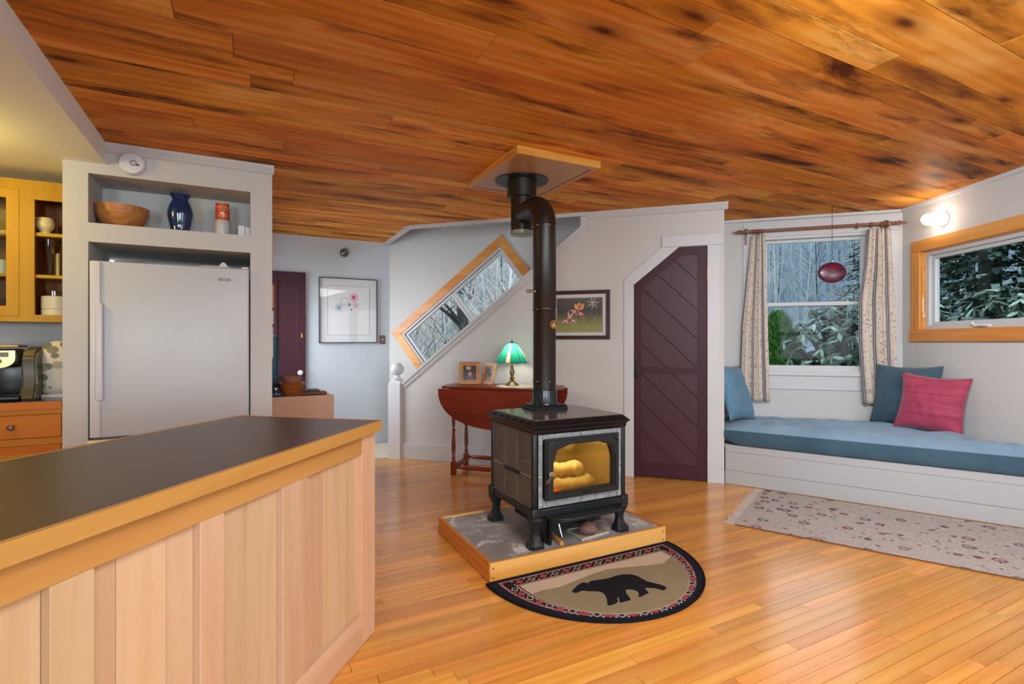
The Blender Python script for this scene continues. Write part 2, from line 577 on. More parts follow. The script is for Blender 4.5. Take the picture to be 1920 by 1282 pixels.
room = [xy(UV, -3.2, bR), RR, C2, C1, xy(UV, AR, BP), xy(UV, AR, 4.65), xy(UV, -3.2, 4.65)]
roomUV = [UV.l(*p) for p in room]

# floor: sub-floor with oak strips laid on it
bm = BM()
prism(bm, [UV.l(*p) for p in room], 'z', -.12, -.0125)
floor = struct('floor', bm, plain('joint_brown', '#5a3414', .8), UV)
HALL_B = 5.62
rows = []
rng = random.Random(3)
b = .2
strips = []
while b < HALL_B:
    a = -3.3 - rng.random()
    while a < 5.2:
        L = rng.choice((.45, .7, .9, 1.15, 1.5, 1.9))
        p = clip_rect(roomUV, a + .001, a + L - .001, b + .0009, b + .0561)
        if p:
            cx = sum(q[0] for q in p) / len(p)
            cy = sum(q[1] for q in p) / len(p)
            w = UV.w(cx, cy)
            isl = IS.l(w.x + .592, w.y - 2.239)
            hidden = (isl[0] < -.3 and .15 < isl[1] < .6)
            vis = w.y > .75 and abs(w.x) < w.y * 1.12 + .6 and not hidden
            strips.append((w.length if vis else 99, p))
        a += L
    b += .057
strips.sort(key=lambda t: t[0])
st = BM()
lay = st.faces.layers.float.new('rnd_tmp')
for i, (d, p) in enumerate(strips):
    z = rng.uniform(-.0004, .0004)
    if i < 298 and d < 50:
        bm = BM()
        prism(bm, p, 'z', -.0125, z)
        part('plank', bm, M['floor'], floor)
    else:
        n0 = len(st.faces)
        prism(st, p, 'z', -.0125, z)
        st.faces.ensure_lookup_table()
        v = rng.random()
        for f in st.faces[n0:]:
            f[lay] = v
vals = [f[lay] for f in st.faces]
o = part('plank_field', st, M['floor'], floor, kind='stuff')
o.data.attributes['rnd'].data.foreach_set('value', vals)
bm = BM()
prism(bm, clip([UV.l(*p) for p in room], 1, HALL_B, False), 'z', -.0125, 0)
part('hall_pale_floor', bm, plain('hall_pale_floor', '#d8ccb4', .45, vary=.06), floor, label='pale beige floor of the hall')  # paler beige sheet beyond the oak strips

# ceiling: pine boards on a deck, open above the stairs
S1 = DW.w(DW.hx(769, YD - .03), YD - .03)
ceil_poly = [xy(UV, AH, bR), RR, C2, xy(DW, xN, YX), xy(DW, xN, YD), (S1.x, S1.y), C1, xy(UV, AR, BP), xy(UV, AR, BF), xy(UV, AH, BF)]
cpUV = [UV.l(*p) for p in ceil_poly]
bm = BM()
prism(bm, cpUV, 'z', H + .016, H + .12)
ceiling = struct('ceiling', bm, M['dark'], UV)
rng = random.Random(11)
b = bR
while b < BP + .1:
    wd = rng.choice((.14, .185, .235, .235)) if b < 2.2 else rng.choice((.12, .14, .185, .2))
    a = -1.2 - 2.5 * rng.random()
    while a < 5.2:
        L = rng.choice((1.6, 2.4, 3.0, 3.6))
        p = clip_rect(cpUV, a + .0012, a + L - .0012, b + .0018, b + wd - .0018)
        if p:
            bm = BM()
            prism(bm, p, 'z', H + rng.uniform(0, .0015), H + .016)
            part('plank', bm, M['ceil'], ceiling)
        a += L
    b += wd

# dropped kitchen ceiling with its plain painted edge
bm = BM()
prism(bm, [(-3.2, bR), (AH, bR), (AH, BF), (AH, 4.65), (-3.2, 4.65)], 'z', ZK, H + .12)
struct('ceiling_kitchen', bm, plain('kitchen_ceiling_paint', '#eceded', .85), UV)

# outer wall with the slanted stair window and the double-hung window
def rot_rect(p0, e1, e2, u0, u1, v0, v1):
    return [(p0[0] + e1[0] * u + e2[0] * v, p0[1] + e1[1] * u + e2[1] * v) for u, v in ((u0, v0), (u1, v0), (u1, v1), (u0, v1))]
sw0, sw1 = DW.hit(734, 623.4, YX - .02), DW.hit(939.9, 439.8, YX - .02)
swL = math.dist(sw0, sw1)
e1 = ((sw1[0] - sw0[0]) / swL, (sw1[1] - sw0[1]) / swL)
e2 = (e1[1], -e1[0])
SWH = .86                        # short side of the stair window, casing included
hole1 = rot_rect(sw0, e1, e2, .09, swL - .09, .09, SWH - .09)
wx0, wx1 = DW.hx(1428, YX), DW.hx(1632, YX)
wz0, wz1 = DW.hit(1530, 692, YX)[1], DW.hit(1530, 440, YX)[1]
hole2 = [(wx0, wz0), (wx1, wz0), (wx1, wz1), (wx0, wz1)]
bm = BM()
ZS = 3.5
sheet_holes(bm, [(c1x, -.1), (c2x + .25, -.1), (c2x + .25, H + .15), (xN + .1, H + .15), (xN + .1, ZS), (c1x, ZS)], [hole1, hole2], YX, YX + .15)
struct('wall_back', bm, M['wall'], DW)
# picture wall
a1 = UV.l(*C1)[0]
bm = BM()
box(bm, AR - .3, a1 + .12, BP, BP + .12, -.1, ZS)
struct('wall_hall', bm, M['wall_daylit'], UV)
# right wall with its awning window
r0 = RW.l(*C2)[0]
rw_l, rw_r = RW.hx(1741, DR), RW.hx(1741, DR) + 1.25
# frame of the right window from the photograph's sight lines
RWO = [RW.hit(1712, 455, DR), RW.hit(1709.5, 640, DR)]
rz_top, rz_bot = RWO[0][1], RWO[1][1]
rx0 = RWO[0][0]
bm = BM()
RWL = 1.30                       # length of the casing along the wall
sheet_holes(bm, [(r0 - .2, -.1), (-XREAR + .2, -.1), (-XREAR + .2, H + .15), (r0 - .2, H + .15)],
            [[(rx0 + .1, rz_bot + .1), (rx0 + RWL - .1, rz_bot + .1), (rx0 + RWL - .1, rz_top - .1), (rx0 + .1, rz_top - .1)],
             [(-.3, .75), (2.05, .75), (2.05, 2.15), (-.3, 2.15)]], DR, DR + .15)
struct('wall_right', bm, M['wall'], RW)
# rear wall behind the camera with two windows, left wall of the kitchen
bm = BM()
sheet_holes(bm, [(-3.0, -.1), (4.0, -.1), (4.0, H + .15), (-3.0, H + .15)], [[(1.2, .75), (3.4, .75), (3.4, 2.2), (1.2, 2.2)], [(-2.3, .75), (-.1, .75), (-.1, 2.2), (-2.3, 2.2)]], XREAR - .15, XREAR)
struct('wall_rear', bm, M['wall'], WO)
bm = BM()
for x0, x1 in ((1.2, 3.4), (-2.3, -.1)):
    xm = (x0 + x1) / 2
    for q in (x0 + .03, xm, x1 - .03):
        box(bm, q - .035, q + .035, XREAR - .1, XREAR - .04, .75, 2.2)
    for q in (.78, 1.47, 2.17):
        box(bm, x0, x1, XREAR - .1, XREAR - .04, q - .03, q + .03)
struct('window_4', bm, M['trim'], WO)
KL = Fr(UV.deg + 90)              # left kitchen wall
bm = BM()
sheet_holes(bm, [(bR - .2, -.1), (4.8, -.1), (4.8, H + .15), (bR - .2, H + .15)], [], 3.2, 3.35)
struct('wall_kitchen_left', bm, M['wall'], KL)
bm = BM()
box(bm, -3.3, -.9, 4.65, 4.8, -.1, H + .15)
struct('wall_kitchen_back', bm, M['wall'], UV)

# fridge wall with the shelf niche and the fridge recess
aL = UV.hx(117, BF)
nL, nR = UV.hx(165.2, BF), UV.hx(469.6, BF)
nz1 = UV.hit(165.2, 324, BF)[1]
nz0 = UV.hit(165.2, 416.7, BF)[1]
fz1 = UV.hit(164, 452.4, BF)[1]
ND = 4.37
bm = BM()
sheet_holes(bm, [(aL, 0), (nL, 0), (nL, fz1), (nR, fz1), (nR, 0), (AR, 0), (AR, H), (AH, H), (AH, ZK), (aL, ZK)], [[(nL, nz0), (nR, nz0), (nR, nz1), (nL, nz1)]], BF, BF + .05)
wf = struct('wall_fridge', bm, M['wall'], UV)
bm = BM()
for z0, z1 in ((nz1, nz1 + .05), (nz0 - .09, nz0), (fz1, fz1 + .04)):
    box(bm, nL - .05, nR + .05, BF + .05, 4.9 if z0 == fz1 else ND + .05, z0, z1)
box(bm, nL - .05, nL, BF + .05, ND + .05, 0, nz1)
box(bm, nR, nR + .05, BF + .05, ND + .05, nz0, nz1)
box(bm, nR, nR + .05, BF + .05, ND + .05, 1.0, fz1)
box(bm, nL, nR, ND, ND + .05, nz0, nz1)
part('niche_lining', bm, M['wall'], wf)
bm = BM()
box(bm, aL, aL + .1, BF + .05, 4.65, 0, ZK)
box(bm, AH - .1, AR, BF, BP + .1, H + .002, H + .1)
box(bm, AR - .08, AR, BF + .05, 5.35, 0, H)
box(bm, AR - .08, AR, 5.35, BP, 0, .9)
box(bm, AR - .08, AR, 5.35, BP, 2.1, H)
box(bm, aL + .1, AR - .08, 4.85, 4.9, 0, fz1 + .04)
part('return_wall', bm, M['wall'], wf)
bm = BM()
prism(bm, [(BF - .004, H - .055), (BF - .004, H), (BF - .04, H), (BF - .035, H - .014), (BF - .012, H - .05)], 'x', AH, AR + .012)
struct('trim_1', bm, M['trim'], UV)

# stair wall (its top slopes with the stairs) with the door opening
nwx = DW.hx(752, YD)
s_hi, s_lo = DW.hit(1093, 426, YD), DW.hit(756, 719, YD)
slope = (s_hi[1] - s_lo[1]) / (s_hi[0] - s_lo[0])
dx0, dx1 = DW.hx(1188.6, YD), DW.hx(1326.5, YD)
dza = DW.hit(1188.6, 534, YD)[1]
dzt = DW.hit(1300, 462, YD)[1]
dxb = DW.hx(1273.5, YD)
bm = BM()
sheet_holes(bm, [(nwx, 0), (dx0, 0), (dx0, dza), (dxb, dzt), (dx1, dzt), (dx1, 0), (xN, 0), (xN, H), (s_hi[0], H), s_hi, (nwx, s_lo[1] + slope * (nwx - s_lo[0]))], [], YD, YD + .1)
struct('wall_stair', bm, M['wall'], DW)
bm = BM()
box(bm, xN - .1, xN, YD + .1, YX, 0, H)
struct('wall_nook', bm, M['wall'], DW)
bm = BM()     # closes the closet behind the door and the top of the stair well
box(bm, dx0 - .1, xN - .1, YD + .12, YD + .14, 0, H)
struct('wall_closet', bm, M['dark'], DW)
bm = BM()
box(bm, c1x - .2, xN + .1, YD - .1, YX, ZS, ZS + .05)
struct('ceiling_stair', bm, M['wall'], DW)
bm = BM()
box(bm, DW.l(S1.x, S1.y)[0] - .1, xN, YD - .03, YD + .02, H + .0, ZS)
struct('wall_stair_upper', bm, M['wall_daylit'], DW)
# sloping rail cap and moulding on the stair wall, its upright end below the ceiling
bm = BM()
def slant(z_off0, z_off1, y0, y1, x_lo, x_hi):
    zl, zh = s_lo[1] + slope * (x_lo - s_lo[0]), s_lo[1] + slope * (x_hi - s_lo[0])
    prism(bm, [(x_lo, zl + z_off0), (x_hi, zh + z_off0), (x_hi, zh + z_off1), (x_lo, zl + z_off1)], 'y', y0, y1)
slant(-.055, -.012, YD - .014, YD, s_lo[0], s_hi[0] + .02)
slant(-.012, .02, YD - .024, YD + .11, s_lo[0], s_hi[0])
slant(-.075, -.055, YD - .006, YD, s_lo[0], s_hi[0] + .03)
box(bm, s_hi[0] - .02, s_hi[0] + .045, YD - .02, YD + .1, s_hi[1] - .03, H)
struct('trim_2', bm, M['trim'], DW)
# trim under the ceiling edge round the stair opening
bm = BM()
sx = DW.l(S1.x, S1.y)[0]
box(bm, sx - .01, s_hi[0] + .03, YD - .055, YD - .022, H - .035, H + .05)
struct('trim_3', bm, M['trim'], DW)
s1u = UV.l(S1.x, S1.y)
bm = BM()
box(bm, s1u[0] - .03, s1u[0] + .01, s1u[1], BP, H - .035, H + .05)
struct('trim_4', bm, M['trim'], UV)
bm = BM()
box(bm, s1u[0], s1u[0] + .05, s1u[1], BP, H, ZS)
struct('wall_stair_side', bm, M['wall_daylit'], UV)
# crown on the door wall, finished with a mitred end over the nook
bm = BM()
prism(bm, [(YD - .002, H - .06), (YD - .002, H), (YD - .045, H), (YD - .04, H - .012), (YD - .012, H - .055)], 'x', s_hi[0] + .02, xN + .03)
struct('trim_5', bm, M['trim'], DW)
bm = BM()
prism(bm, [(YX - .002, H - .03), (YX - .002, H), (YX - .02, H), (YX - .018, H - .02)], 'x', xN, c2x)
struct('trim_6', bm, M['trim'], DW)
bm = BM()
prism(bm, [(DR - .002, H - .035), (DR - .002, H), (DR - .025, H), (DR - .02, H - .025)], 'x', r0, 2.3)
struct('trim_7', bm, M['trim'], RW)
# baseboards
bm = BM()
bbx = DW.hx(1170.4, YD)
box(bm, nwx, bbx, YD - .016, YD, 0, .17, .003)
struct('baseboard_stair', bm, M['trim'], DW)
bm = BM()
box(bm, DW.hx(1347.5, YD), xN, YD - .02, YD, 0, .13, .002)
struct('baseboard_door', bm, M['trim'], DW)
bm = BM()
pnx = UV.hx(573, BP)
box(bm, pnx + .1, a1, BP - .012, BP, 0, .012)
struct('baseboard_hall', bm, M['trim'], UV)
# ------------------------------------------------------------------ hearth platform
ha0, ha1, hb0, hb1 = 1.124, 2.326, 2.433, 3.245
hz = .103
t = thing('hearth_platform', 'low oak-edged hearth platform with a grey cement top under the wood stove', 'hearth', UV, ((ha0 + ha1) / 2, (hb0 + hb1) / 2, 0))
bm = BM(); box(bm, ha0 + .021, ha1 - .021, hb0 + .021, hb1 - .021, .002, .094)
part('cement_top', bm, M['cement'], t, label='grey mottled cement board')
bm = BM(); box(bm, ha0, ha1, hb0, hb0 + .02, .001, hz, .002)
part('front_board', bm, M['oak_h'], t)
bm = BM(); box(bm, ha0 + .001, ha0 + .02, hb0 + .0205, hb1, .001, hz, .002)
part('side_board', bm, M['oak_y'], t)
bm = BM(); box(bm, ha1 - .02, ha1 - .001, hb0 + .0205, hb1, .001, hz, .002)
part('side_board', bm, M['oak_y'], t)
bm = BM(); box(bm, ha0 + .0205, ha1 - .0205, hb1 - .02, hb1, .001, hz, .002)
part('back_board', bm, M['oak_h'], t)
for a in (ha0 + .018, ha1 - .022):
    for z in (.026, .076):
        bm = BM(); lathe(bm, [(.0001, hb0 - .0012), (.0042, hb0 - .001), (.0045, hb0 + .003)], (a, 0, z), 10, 'y')
        part('screw', bm, M['black'], t)

# ------------------------------------------------------------------ wood stove
hzc = .0945
sa0, sa1, sb0, sb1 = 1.425, 2.076, 2.512, 3.08
sz0, sz1 = .262, .735
sm = (sa0 + sa1) / 2
t = thing('wood_stove', 'black cast-iron wood stove with soapstone tiles and a glass fire door', 'stove', UV, (sm, (sb0 + sb1) / 2, hzc))
# open iron box: back, sides, floor and roof plates, front plate with the door opening
fo = [(1.533, .388), (1.979, .388), (1.979, .57), (1.95, .652), (1.865, .678), (1.645, .678), (1.56, .652), (1.533, .57)]
bm = BM()
box(bm, sa0 + .02, sa0 + .035, sb0 + .03, sb1 - .01, sz0 + .02, sz1)
box(bm, sa1 - .035, sa1 - .02, sb0 + .03, sb1 - .01, sz0 + .02, sz1)
box(bm, sa0 + .02, sa1 - .02, sb1 - .025, sb1 - .01, sz0 + .02, sz1)
box(bm, sa0 + .02, sa1 - .02, sb0 + .03, sb1 - .01, sz0 + .02, sz0 + .05)
box(bm, sa0 + .02, sa1 - .02, sb0 + .02, sb1 - .01, sz1 - .02, sz1)
part('fire_box', bm, M['iron'], t)
bm = BM()
sheet_holes(bm, [(sa0 + .02, sz0 + .02), (sa1 - .02, sz0 + .02), (sa1 - .02, sz1), (sa0 + .02, sz1)], [fo], sb0 + .02, sb0 + .034)
part('front_plate', bm, M['iron'], t)
for a0, a1_ in ((sa0, sa0 + .03), (sa1 - .03, sa1)):
    for b0, b1_ in ((sb0, sb0 + .032), (sb1 - .032, sb1)):
        bm = BM()
        box(bm, a0, a1_, b0, b1_, sz0 + .045, sz1, .008, 2)
        ca = a0 + .018; cb = b0 + .018
        box(bm, a0 - .004, a1_ + .004, b0 - .004, b1_ + .004, sz0 + .03, sz0 + .05, .004)
        part('corner_post', bm, M['iron'], t, smooth=True)
bm = BM()
zz0, zz1 = sz0, sz0 + .047
for (a0, a1_, b0, b1_) in ((sa0 - .006, sa1 + .006, sb0 - .006, sb0 + .03), (sa0 - .006, sa1 + .006, sb1 - .03, sb1 + .006), (sa0 - .006, sa0 + .03, sb0 + .031, sb1 - .031), (sa1 - .03, sa1 + .006, sb0 + .031, sb1 - .031)):
    box(bm, a0, a1_, b0, b1_, zz0 + .004, zz1, .005)
for a in (sa0 - .012, sa1 - .04):
    for b in (sb0 - .012, sb1 - .04):
        box(bm, a, a + .052, b, b + .052, zz0 - .006, zz1 + .008, .006, 2)
part('base_rail', bm, M['iron'], t, smooth=True)
# side tiles: two rows of three on each side
for side, xa in ((0, sa0 + .006), (1, sa1 - .02)):
    bm = BM()
    box(bm, xa + (.0015 if side == 0 else .0), xa + (.014 if side == 0 else .0125), sb0 + .03, sb1 - .03, sz0 + .048, sz1 - .004)
    part('grout_board', bm, plain('grout_%d' % side, '#c4beb8', .9), t)
    w = (sb1 - sb0 - .064) / 3
    for i in range(3):
        for z0, z1 in ((sz0 + .05, .4855), (.489, sz1 - .006)):
            b0 = sb0 + .032 + i * w
            bm = BM()
            box(bm, xa, xa + .014, b0 + .0018, b0 + w - .0018, z0, z1, .001)
            part('side_tile', bm, M['stone_side'], t, label='brown soapstone tile')
# front tiles round the door
fx0, fx1, fz0, fz1_ = sa0 + .031, sa1 - .031, sz0 + .05, sz1 - .008
dl, dr_, db, dt = 1.494, 2.008, .357, .703
def ftile(x0, x1, z0, z1):
    bm = BM()
    box(bm, x0 + .0014, x1 - .0014, sb0 + .004, sb0 + .02, z0 + .0012, z1 - .0012, .002)
    part('front_tile', bm, M['stone_front'], t, label='pale grey soapstone tile')
ftile(fx0, fx0 + .032, fz0, .5); ftile(fx0, fx0 + .032, .5, fz1_)
ftile(fx1 - .032, fx1, fz0, .5); ftile(fx1 - .032, fx1, .5, fz1_)
for k in range(2):
    xa = fx0 + .032 + k * (fx1 - fx0 - .064) / 2
    ftile(xa, xa + (fx1 - fx0 - .064) / 2, fz0, db + .01)
    ftile(xa, xa + (fx1 - fx0 - .064) / 2, dt - .01, fz1_)
for i in range(6):
    bm = BM()
    box(bm, sa1 - .034, sa1 - .031, sb0 + .001, sb0 + .006, .375 + i * .058, .4 + i * .058)
    part('tile_clip', bm, M['iron_top'], t)
bm = BM()
box(bm, sa0 + .030, sa0 + .033, sb0 + .001, sb0 + .02, fz0, fz1_)
part('tile_retainer', bm, M['iron_top'], t)
# top: iron rim with a sloping scalloped edge and polished stone
top0, topz = .772, .808
bm = BM()
def ring_loft(bm, levels):
    prev = None
    for (o, z) in levels:
        q = [bm.verts.new(p) for p in ((sa0 - o, sb0 - o, z), (sa1 + o, sb0 - o, z), (sa1 + o, sb1 + o, z), (sa0 - o, sb1 + o, z))]
        if prev:
            for i in range(4):
                bm.faces.new((prev[i], prev[(i + 1) % 4], q[(i + 1) % 4], q[i]))
        else:
            bm.faces.new(q[::-1])
        prev = q
    bm.faces.new(prev)
ring_loft(bm, [(-.002, sz1 - .004), (.002, sz1 + .004), (.003, sz1 + .018), (.010, top0 - .008), (.018, top0 - .004), (.018, top0 + .004), (.012, top0 + .008), (-.010, topz - .006), (-.014, topz - .004)])
bmesh.ops.recalc_face_normals(bm, faces=bm.faces[:])
part('top_rim', bm, M['iron_top'], t)
for k in range(6):      # raised leaf marks along the sloping edge
    sc = BM()
    a = sa0 + .06 + k * (sa1 - sa0 - .12) / 5
    vs = ball(sc, (a, sb0 - .002, top0 + .02), .03, .004, .009, 10, 6)
    turn(sc, vs, 38, 'X', (a, sb0 - .002, top0 + .02))
    part('leaf_ornament', sc, M['iron_top'], t, smooth=True)
    sc = BM()
    b = sb0 + .06 + k * (sb1 - sb0 - .12) / 5
    vs = ball(sc, (sa0 - .002, b, top0 + .02), .004, .03, .009, 10, 6)
    turn(sc, vs, -38, 'Y', (sa0 - .002, b, top0 + .02))
    part('leaf_ornament', sc, M['iron_top'], t, smooth=True)
for k in range(3):
    w = (sb1 - sb0 - .03) / 3
    bm = BM()
    box(bm, sa0 + .018, sa1 - .018, sb0 + .015 + k * w + .0006, sb0 + .015 + (k + 1) * w - .0006, topz - .014, topz, .001)
    part('top_stone', bm, M['stone_top'], t, label='polished soapstone slab of the stove top')
# legs: waisted feet
for a, b in ((sa0 + .012, sb0 + .012), (sa1 - .012, sb0 + .012), (sa0 + .012, sb1 - .012), (sa1 - .012, sb1 - .012)):
    bm = BM()
    sa_, sb_ = (1 if a < sm else -1), (1 if b < 2.8 else -1)
    prof = [(.04, .262), (.043, .252), (.041, .24), (.033, .222), (.026, .196), (.024, .176), (.028, .15), (.036, .132), (.046, .122), (.049, .112), (.047, .1), (.05, hzc)]
    prev = None
    for w, z in prof:
        ox, oy = sa_ * (w - .044) * -.2, sb_ * (w - .044) * -.2
        pts = []
        for u, v in ((-1, -.62), (-.62, -1), (.62, -1), (1, -.62), (1, .62), (.62, 1), (-.62, 1), (-1, .62)):
            pts.append(bm.verts.new((a + ox + u * w * .92 + sa_ * .012, b + oy + v * w * .92 + sb_ * .012, z)))
        if prev:
            for i in range(8):
                bm.faces.new((prev[i], prev[(i + 1) % 8], pts[(i + 1) % 8], pts[i]))
        else:
            bm.faces.new(pts)
        prev = pts
    bm.faces.new(prev)
    bmesh.ops.recalc_face_normals(bm, faces=bm.faces[:])
    part('leg', bm, M['iron'], t, smooth=30)
# fire door
bm = BM()
go = [(1.545, .398), (1.967, .398), (1.967, .562), (1.941, .637), (1.857, .663), (1.655, .663), (1.571, .637), (1.545, .562)]
sheet_holes(bm, [(dl, db), (dr_, db), (dr_, dt), (dl, dt)], [go], sb0 - .018, sb0 + .006)
door = part('door', bm, M['iron'], t)
bm = BM()
sheet_holes(bm, [(dl + .01, db + .008), (dr_ - .01, db + .008), (dr_ - .01, dt - .012), (dl + .01, dt - .012)], [[(1.756 + (p[0] - 1.756) * 1.06, .52 + (p[1] - .52) * 1.06) for p in go]], sb0 - .024, sb0 - .017)
part('door_moulding', bm, M['iron'], door)
bm = BM()
prism(bm, [(1.756 + (p[0] - 1.756) * 1.02, .53 + (p[1] - .53) * 1.03) for p in go], 'y', sb0 - .004, sb0 + .001)
def fireglass():
    g = G('fire_glass')
    g.t.nodes.remove(g.b)
    tr = g.n('BsdfTransparent', {0: lin('#efdcaa')})  # amber reflection of the kitchen put into the glass tint
    gl = g.n('BsdfGlossy', {'Roughness': .02})
    mx = g.n('MixShader', {0: g.math('MULTIPLY', g.n('Fresnel', {'IOR': 1.5}).outputs[0], 1.3), 1: tr.outputs[0], 2: gl.outputs[0]})
    g.t.links.new(mx.outputs[0], g.t.nodes['Material Output'].inputs[0])
    return g.m
part('glass', bm, fireglass(), door, label='fire glass with its amber reflection put into the tint')
# cast leaf ornaments and the S at the foot of the door frame
for s in (-1, 1):
    bm = BM()
    a = 1.756 + s * .225
    vs = ball(bm, (a, sb0 - .024, .672), .03, .004, .006, 10, 6)
    turn(bm, vs, s * 42, 'Y', (a, sb0 - .024, .672))
    part('door_ornament', bm, M['iron_top'], door, smooth=True)
bm = BM()
vs = ball(bm, (1.748, sb0 - .026, .376), .03, .004, .005, 10, 6)
turn(bm, vs, -12, 'Y', (1.748, sb0 - .026, .376))
vs = ball(bm, (1.772, sb0 - .026, .381), .03, .004, .005, 10, 6)
turn(bm, vs, 12, 'Y', (1.772, sb0 - .026, .381))
part('door_ornament', bm, M['iron_top'], door, smooth=True)
bm = BM()
hx_, hz_ = 1.517, .512
lathe(bm, [(.001, sb0 - .052), (.016, sb0 - .05), (.018, sb0 - .04), (.013, sb0 - .032), (.013, sb0 - .02)], (hx_, 0, hz_), 16, 'y')
tube(bm, [(hx_, sb0 - .043, hz_ - .004), (hx_ - .02, sb0 - .06, hz_ - .016), (hx_ - .052, sb0 - .085, hz_ - .032)], [.009, .008, .01], 12)
part('handle', bm, M['chrome'], door, smooth=True, label='bright nickel door handle')
# ash shelf, ash drawer and drawer latch
bm = BM()
pl = [(1.50, sb0 - .002), (1.50, sb0 - .02), (1.545, sb0 - .095), (1.6, sb0 - .115), (1.915, sb0 - .115), (1.968, sb0 - .095), (2.015, sb0 - .02), (2.015, sb0 - .002)]
prism(bm, pl, 'z', sz0 - .002, sz0 + .008)
shelf = part('ash_shelf', bm, M['iron'], t)
bm = BM()
tube(bm, [(p[0], p[1], sz0 + .009) for p in pl[1:-1]], .006, 8)
part('shelf_rim', bm, M['iron'], shelf, smooth=True)
bm = BM()
box(bm, 1.55, 1.96, sb0 + .09, sb1 - .1, hzc + .055, sz0 - .004, .006)
box(bm, 1.55, 1.6, sb0 + .08, sb0 + .09, hzc + .06, sz0 - .02)
box(bm, 1.86, 1.9, sb0 + .03, sb0 + .09, hzc + .09, sz0 - .02, .003)
part('ash_drawer', bm, M['iron'], t)
bm = BM()
box(bm, 1.53, 1.55, sb0 + .01, sb0 + .2, hzc, sz0 - .004)
box(bm, 1.505, 1.518, sb0 + .02, sb0 + .05, hzc + .02, sz0 - .004)
part('air_duct', bm, M['iron_top'], t)
# side lever slot cover
bm = BM()
box(bm, sa0 - .004, sa0 + .008, 2.68, 2.88, .472, .494, .004)
part('side_bracket', bm, M['iron'], t, smooth=True)
# hearth inside: fire bricks, logs, ash and embers
bm = BM()
brick = plain('fire_brick', '#b8a67c', .9, vary=.25)
box(bm, sa0 + .05, sa1 - .05, sb1 - .08, sb1 - .06, sz0 + .05, sz1 - .04)
box(bm, sa0 + .045, sa0 + .06, sb0 + .05, sb1 - .06, sz0 + .05, sz1 - .04)
box(bm, sa1 - .06, sa1 - .045, sb0 + .05, sb1 - .06, sz0 + .05, sz1 - .04)
part('fire_brick_lining', bm, brick, t, kind='stuff')
ash = plain('wood_ash', '#d8d0c0', .95, bump=.6, bscale=60, vary=.25)
rl = random.Random(5)
for i, (a0, a1_, b, z, r) in enumerate(((1.62, 1.93, sb0 + .17, sz0 + .11, .05), (1.57, 1.86, sb0 + .27, sz0 + .115, .055), (1.63, 1.87, sb0 + .2, sz0 + .2, .045))):
    bm = BM()
    pts = [(a0 + (a1_ - a0) * k / 10, b + rl.uniform(-.008, .008), z + rl.uniform(-.008, .01)) for k in range(11)]
    tube(bm, pts, [r * rl.uniform(.78, 1.1) for _ in pts], 12)
    part('log', bm, ash, t, smooth=True, label='ash-white burning log')
bm = BM()
for k in range(40):
    vs = ball(bm, (rl.uniform(1.55, 1.96), rl.uniform(sb0 + .07, sb0 + .35), sz0 + .055), rl.uniform(.012, .03), None, rl.uniform(.008, .02), 8, 5)
part('ash_bed', bm, ash, t, smooth=True, kind='stuff')
bm = BM()
for k in range(14):
    ball(bm, (rl.uniform(1.56, 1.66), rl.uniform(sb0 + .08, sb0 + .16), sz0 + .07 + rl.uniform(0, .02)), rl.uniform(.006, .014), None, None, 8, 5)
part('embers', bm, emis('ember', '#ff6a18', 5.0), t, smooth=True, kind='stuff', label='glowing orange embers')
fl = bpy.data.lights.new('firebox_fill', 'POINT')  # added lamp, stands in for the yellow reflected in the glass
fl.energy = 3.0; fl.color = (1.0, .95, .72); fl.shadow_soft_size = .05
flo = bpy.data.objects.new('firebox_fill', fl); C.objects.link(flo)
flo.location = UV.w(1.75, sb0 + .14, .64)

# ------------------------------------------------------------------ stove pipe with elbow and tee, thermometer, ceiling box
pa, pb = 1.778, 2.985
fa, fb = 1.800, 3.345
pr = .076
zb = topz + .0005
t = thing('stovepipe', 'black stovepipe rising from the stove with an elbow and capped tee below the ceiling', 'stovepipe', UV, (pa, pb, zb))
bm = BM()
box(bm, pa - .125, pa + .125, pb - .1, pb + .1, zb, zb + .014, .004)
prism(bm, [(pa - .11, pb - .085), (pa + .11, pb - .085), (pa + .11, pb + .085), (pa - .11, pb + .085)], 'z', zb + .013, zb + .03)
bas = part('base_plate', bm, M['iron'], t)
bm = BM()
for k in range(16):
    a = pa - .11 + k * .22 / 15
    box(bm, a - .003, a + .003, pb - .1, pb - .085, zb + .012, zb + .029)
part('vent_ribs', bm, M['iron'], bas, kind='stuff')
bm = BM()
lathe(bm, [(.072, zb + .028), (.09, zb + .03), (.086, zb + .04), (.083, zb + .125), (.079, zb + .128)], (pa, pb, 0), 32)
part('flue_adapter', bm, M['pipe_low'], t, smooth=True, label='glossy enamelled flue adapter')
def seam(bm, c, r, z):
    lathe(bm, [(r, z - .006), (r + .0022, z - .004), (r + .0022, z + .004), (r, z + .006)], c, 32)
bm = BM()
lathe(bm, [(pr - .001, zb + .126), (pr, zb + .15), (pr, 1.47), (pr + .0015, 1.472), (pr + .0015, 2.03)], (pa, pb, 0), 36)
seam(bm, (pa, pb, 0), pr, 1.47)
pipe = part('pipe', bm, M['pipe'], t, smooth=True)
bm = BM()
for z in (1.465, 2.02, .99):
    for k in range(6):
        an = 2 * math.pi * (k + .4) / 6
        ball(bm, (pa + (pr + .003) * math.cos(an), pb + (pr + .003) * math.sin(an), z), .0045, None, None, 8, 6)
part('screws', bm, M['chrome'], pipe, smooth=True, kind='stuff')
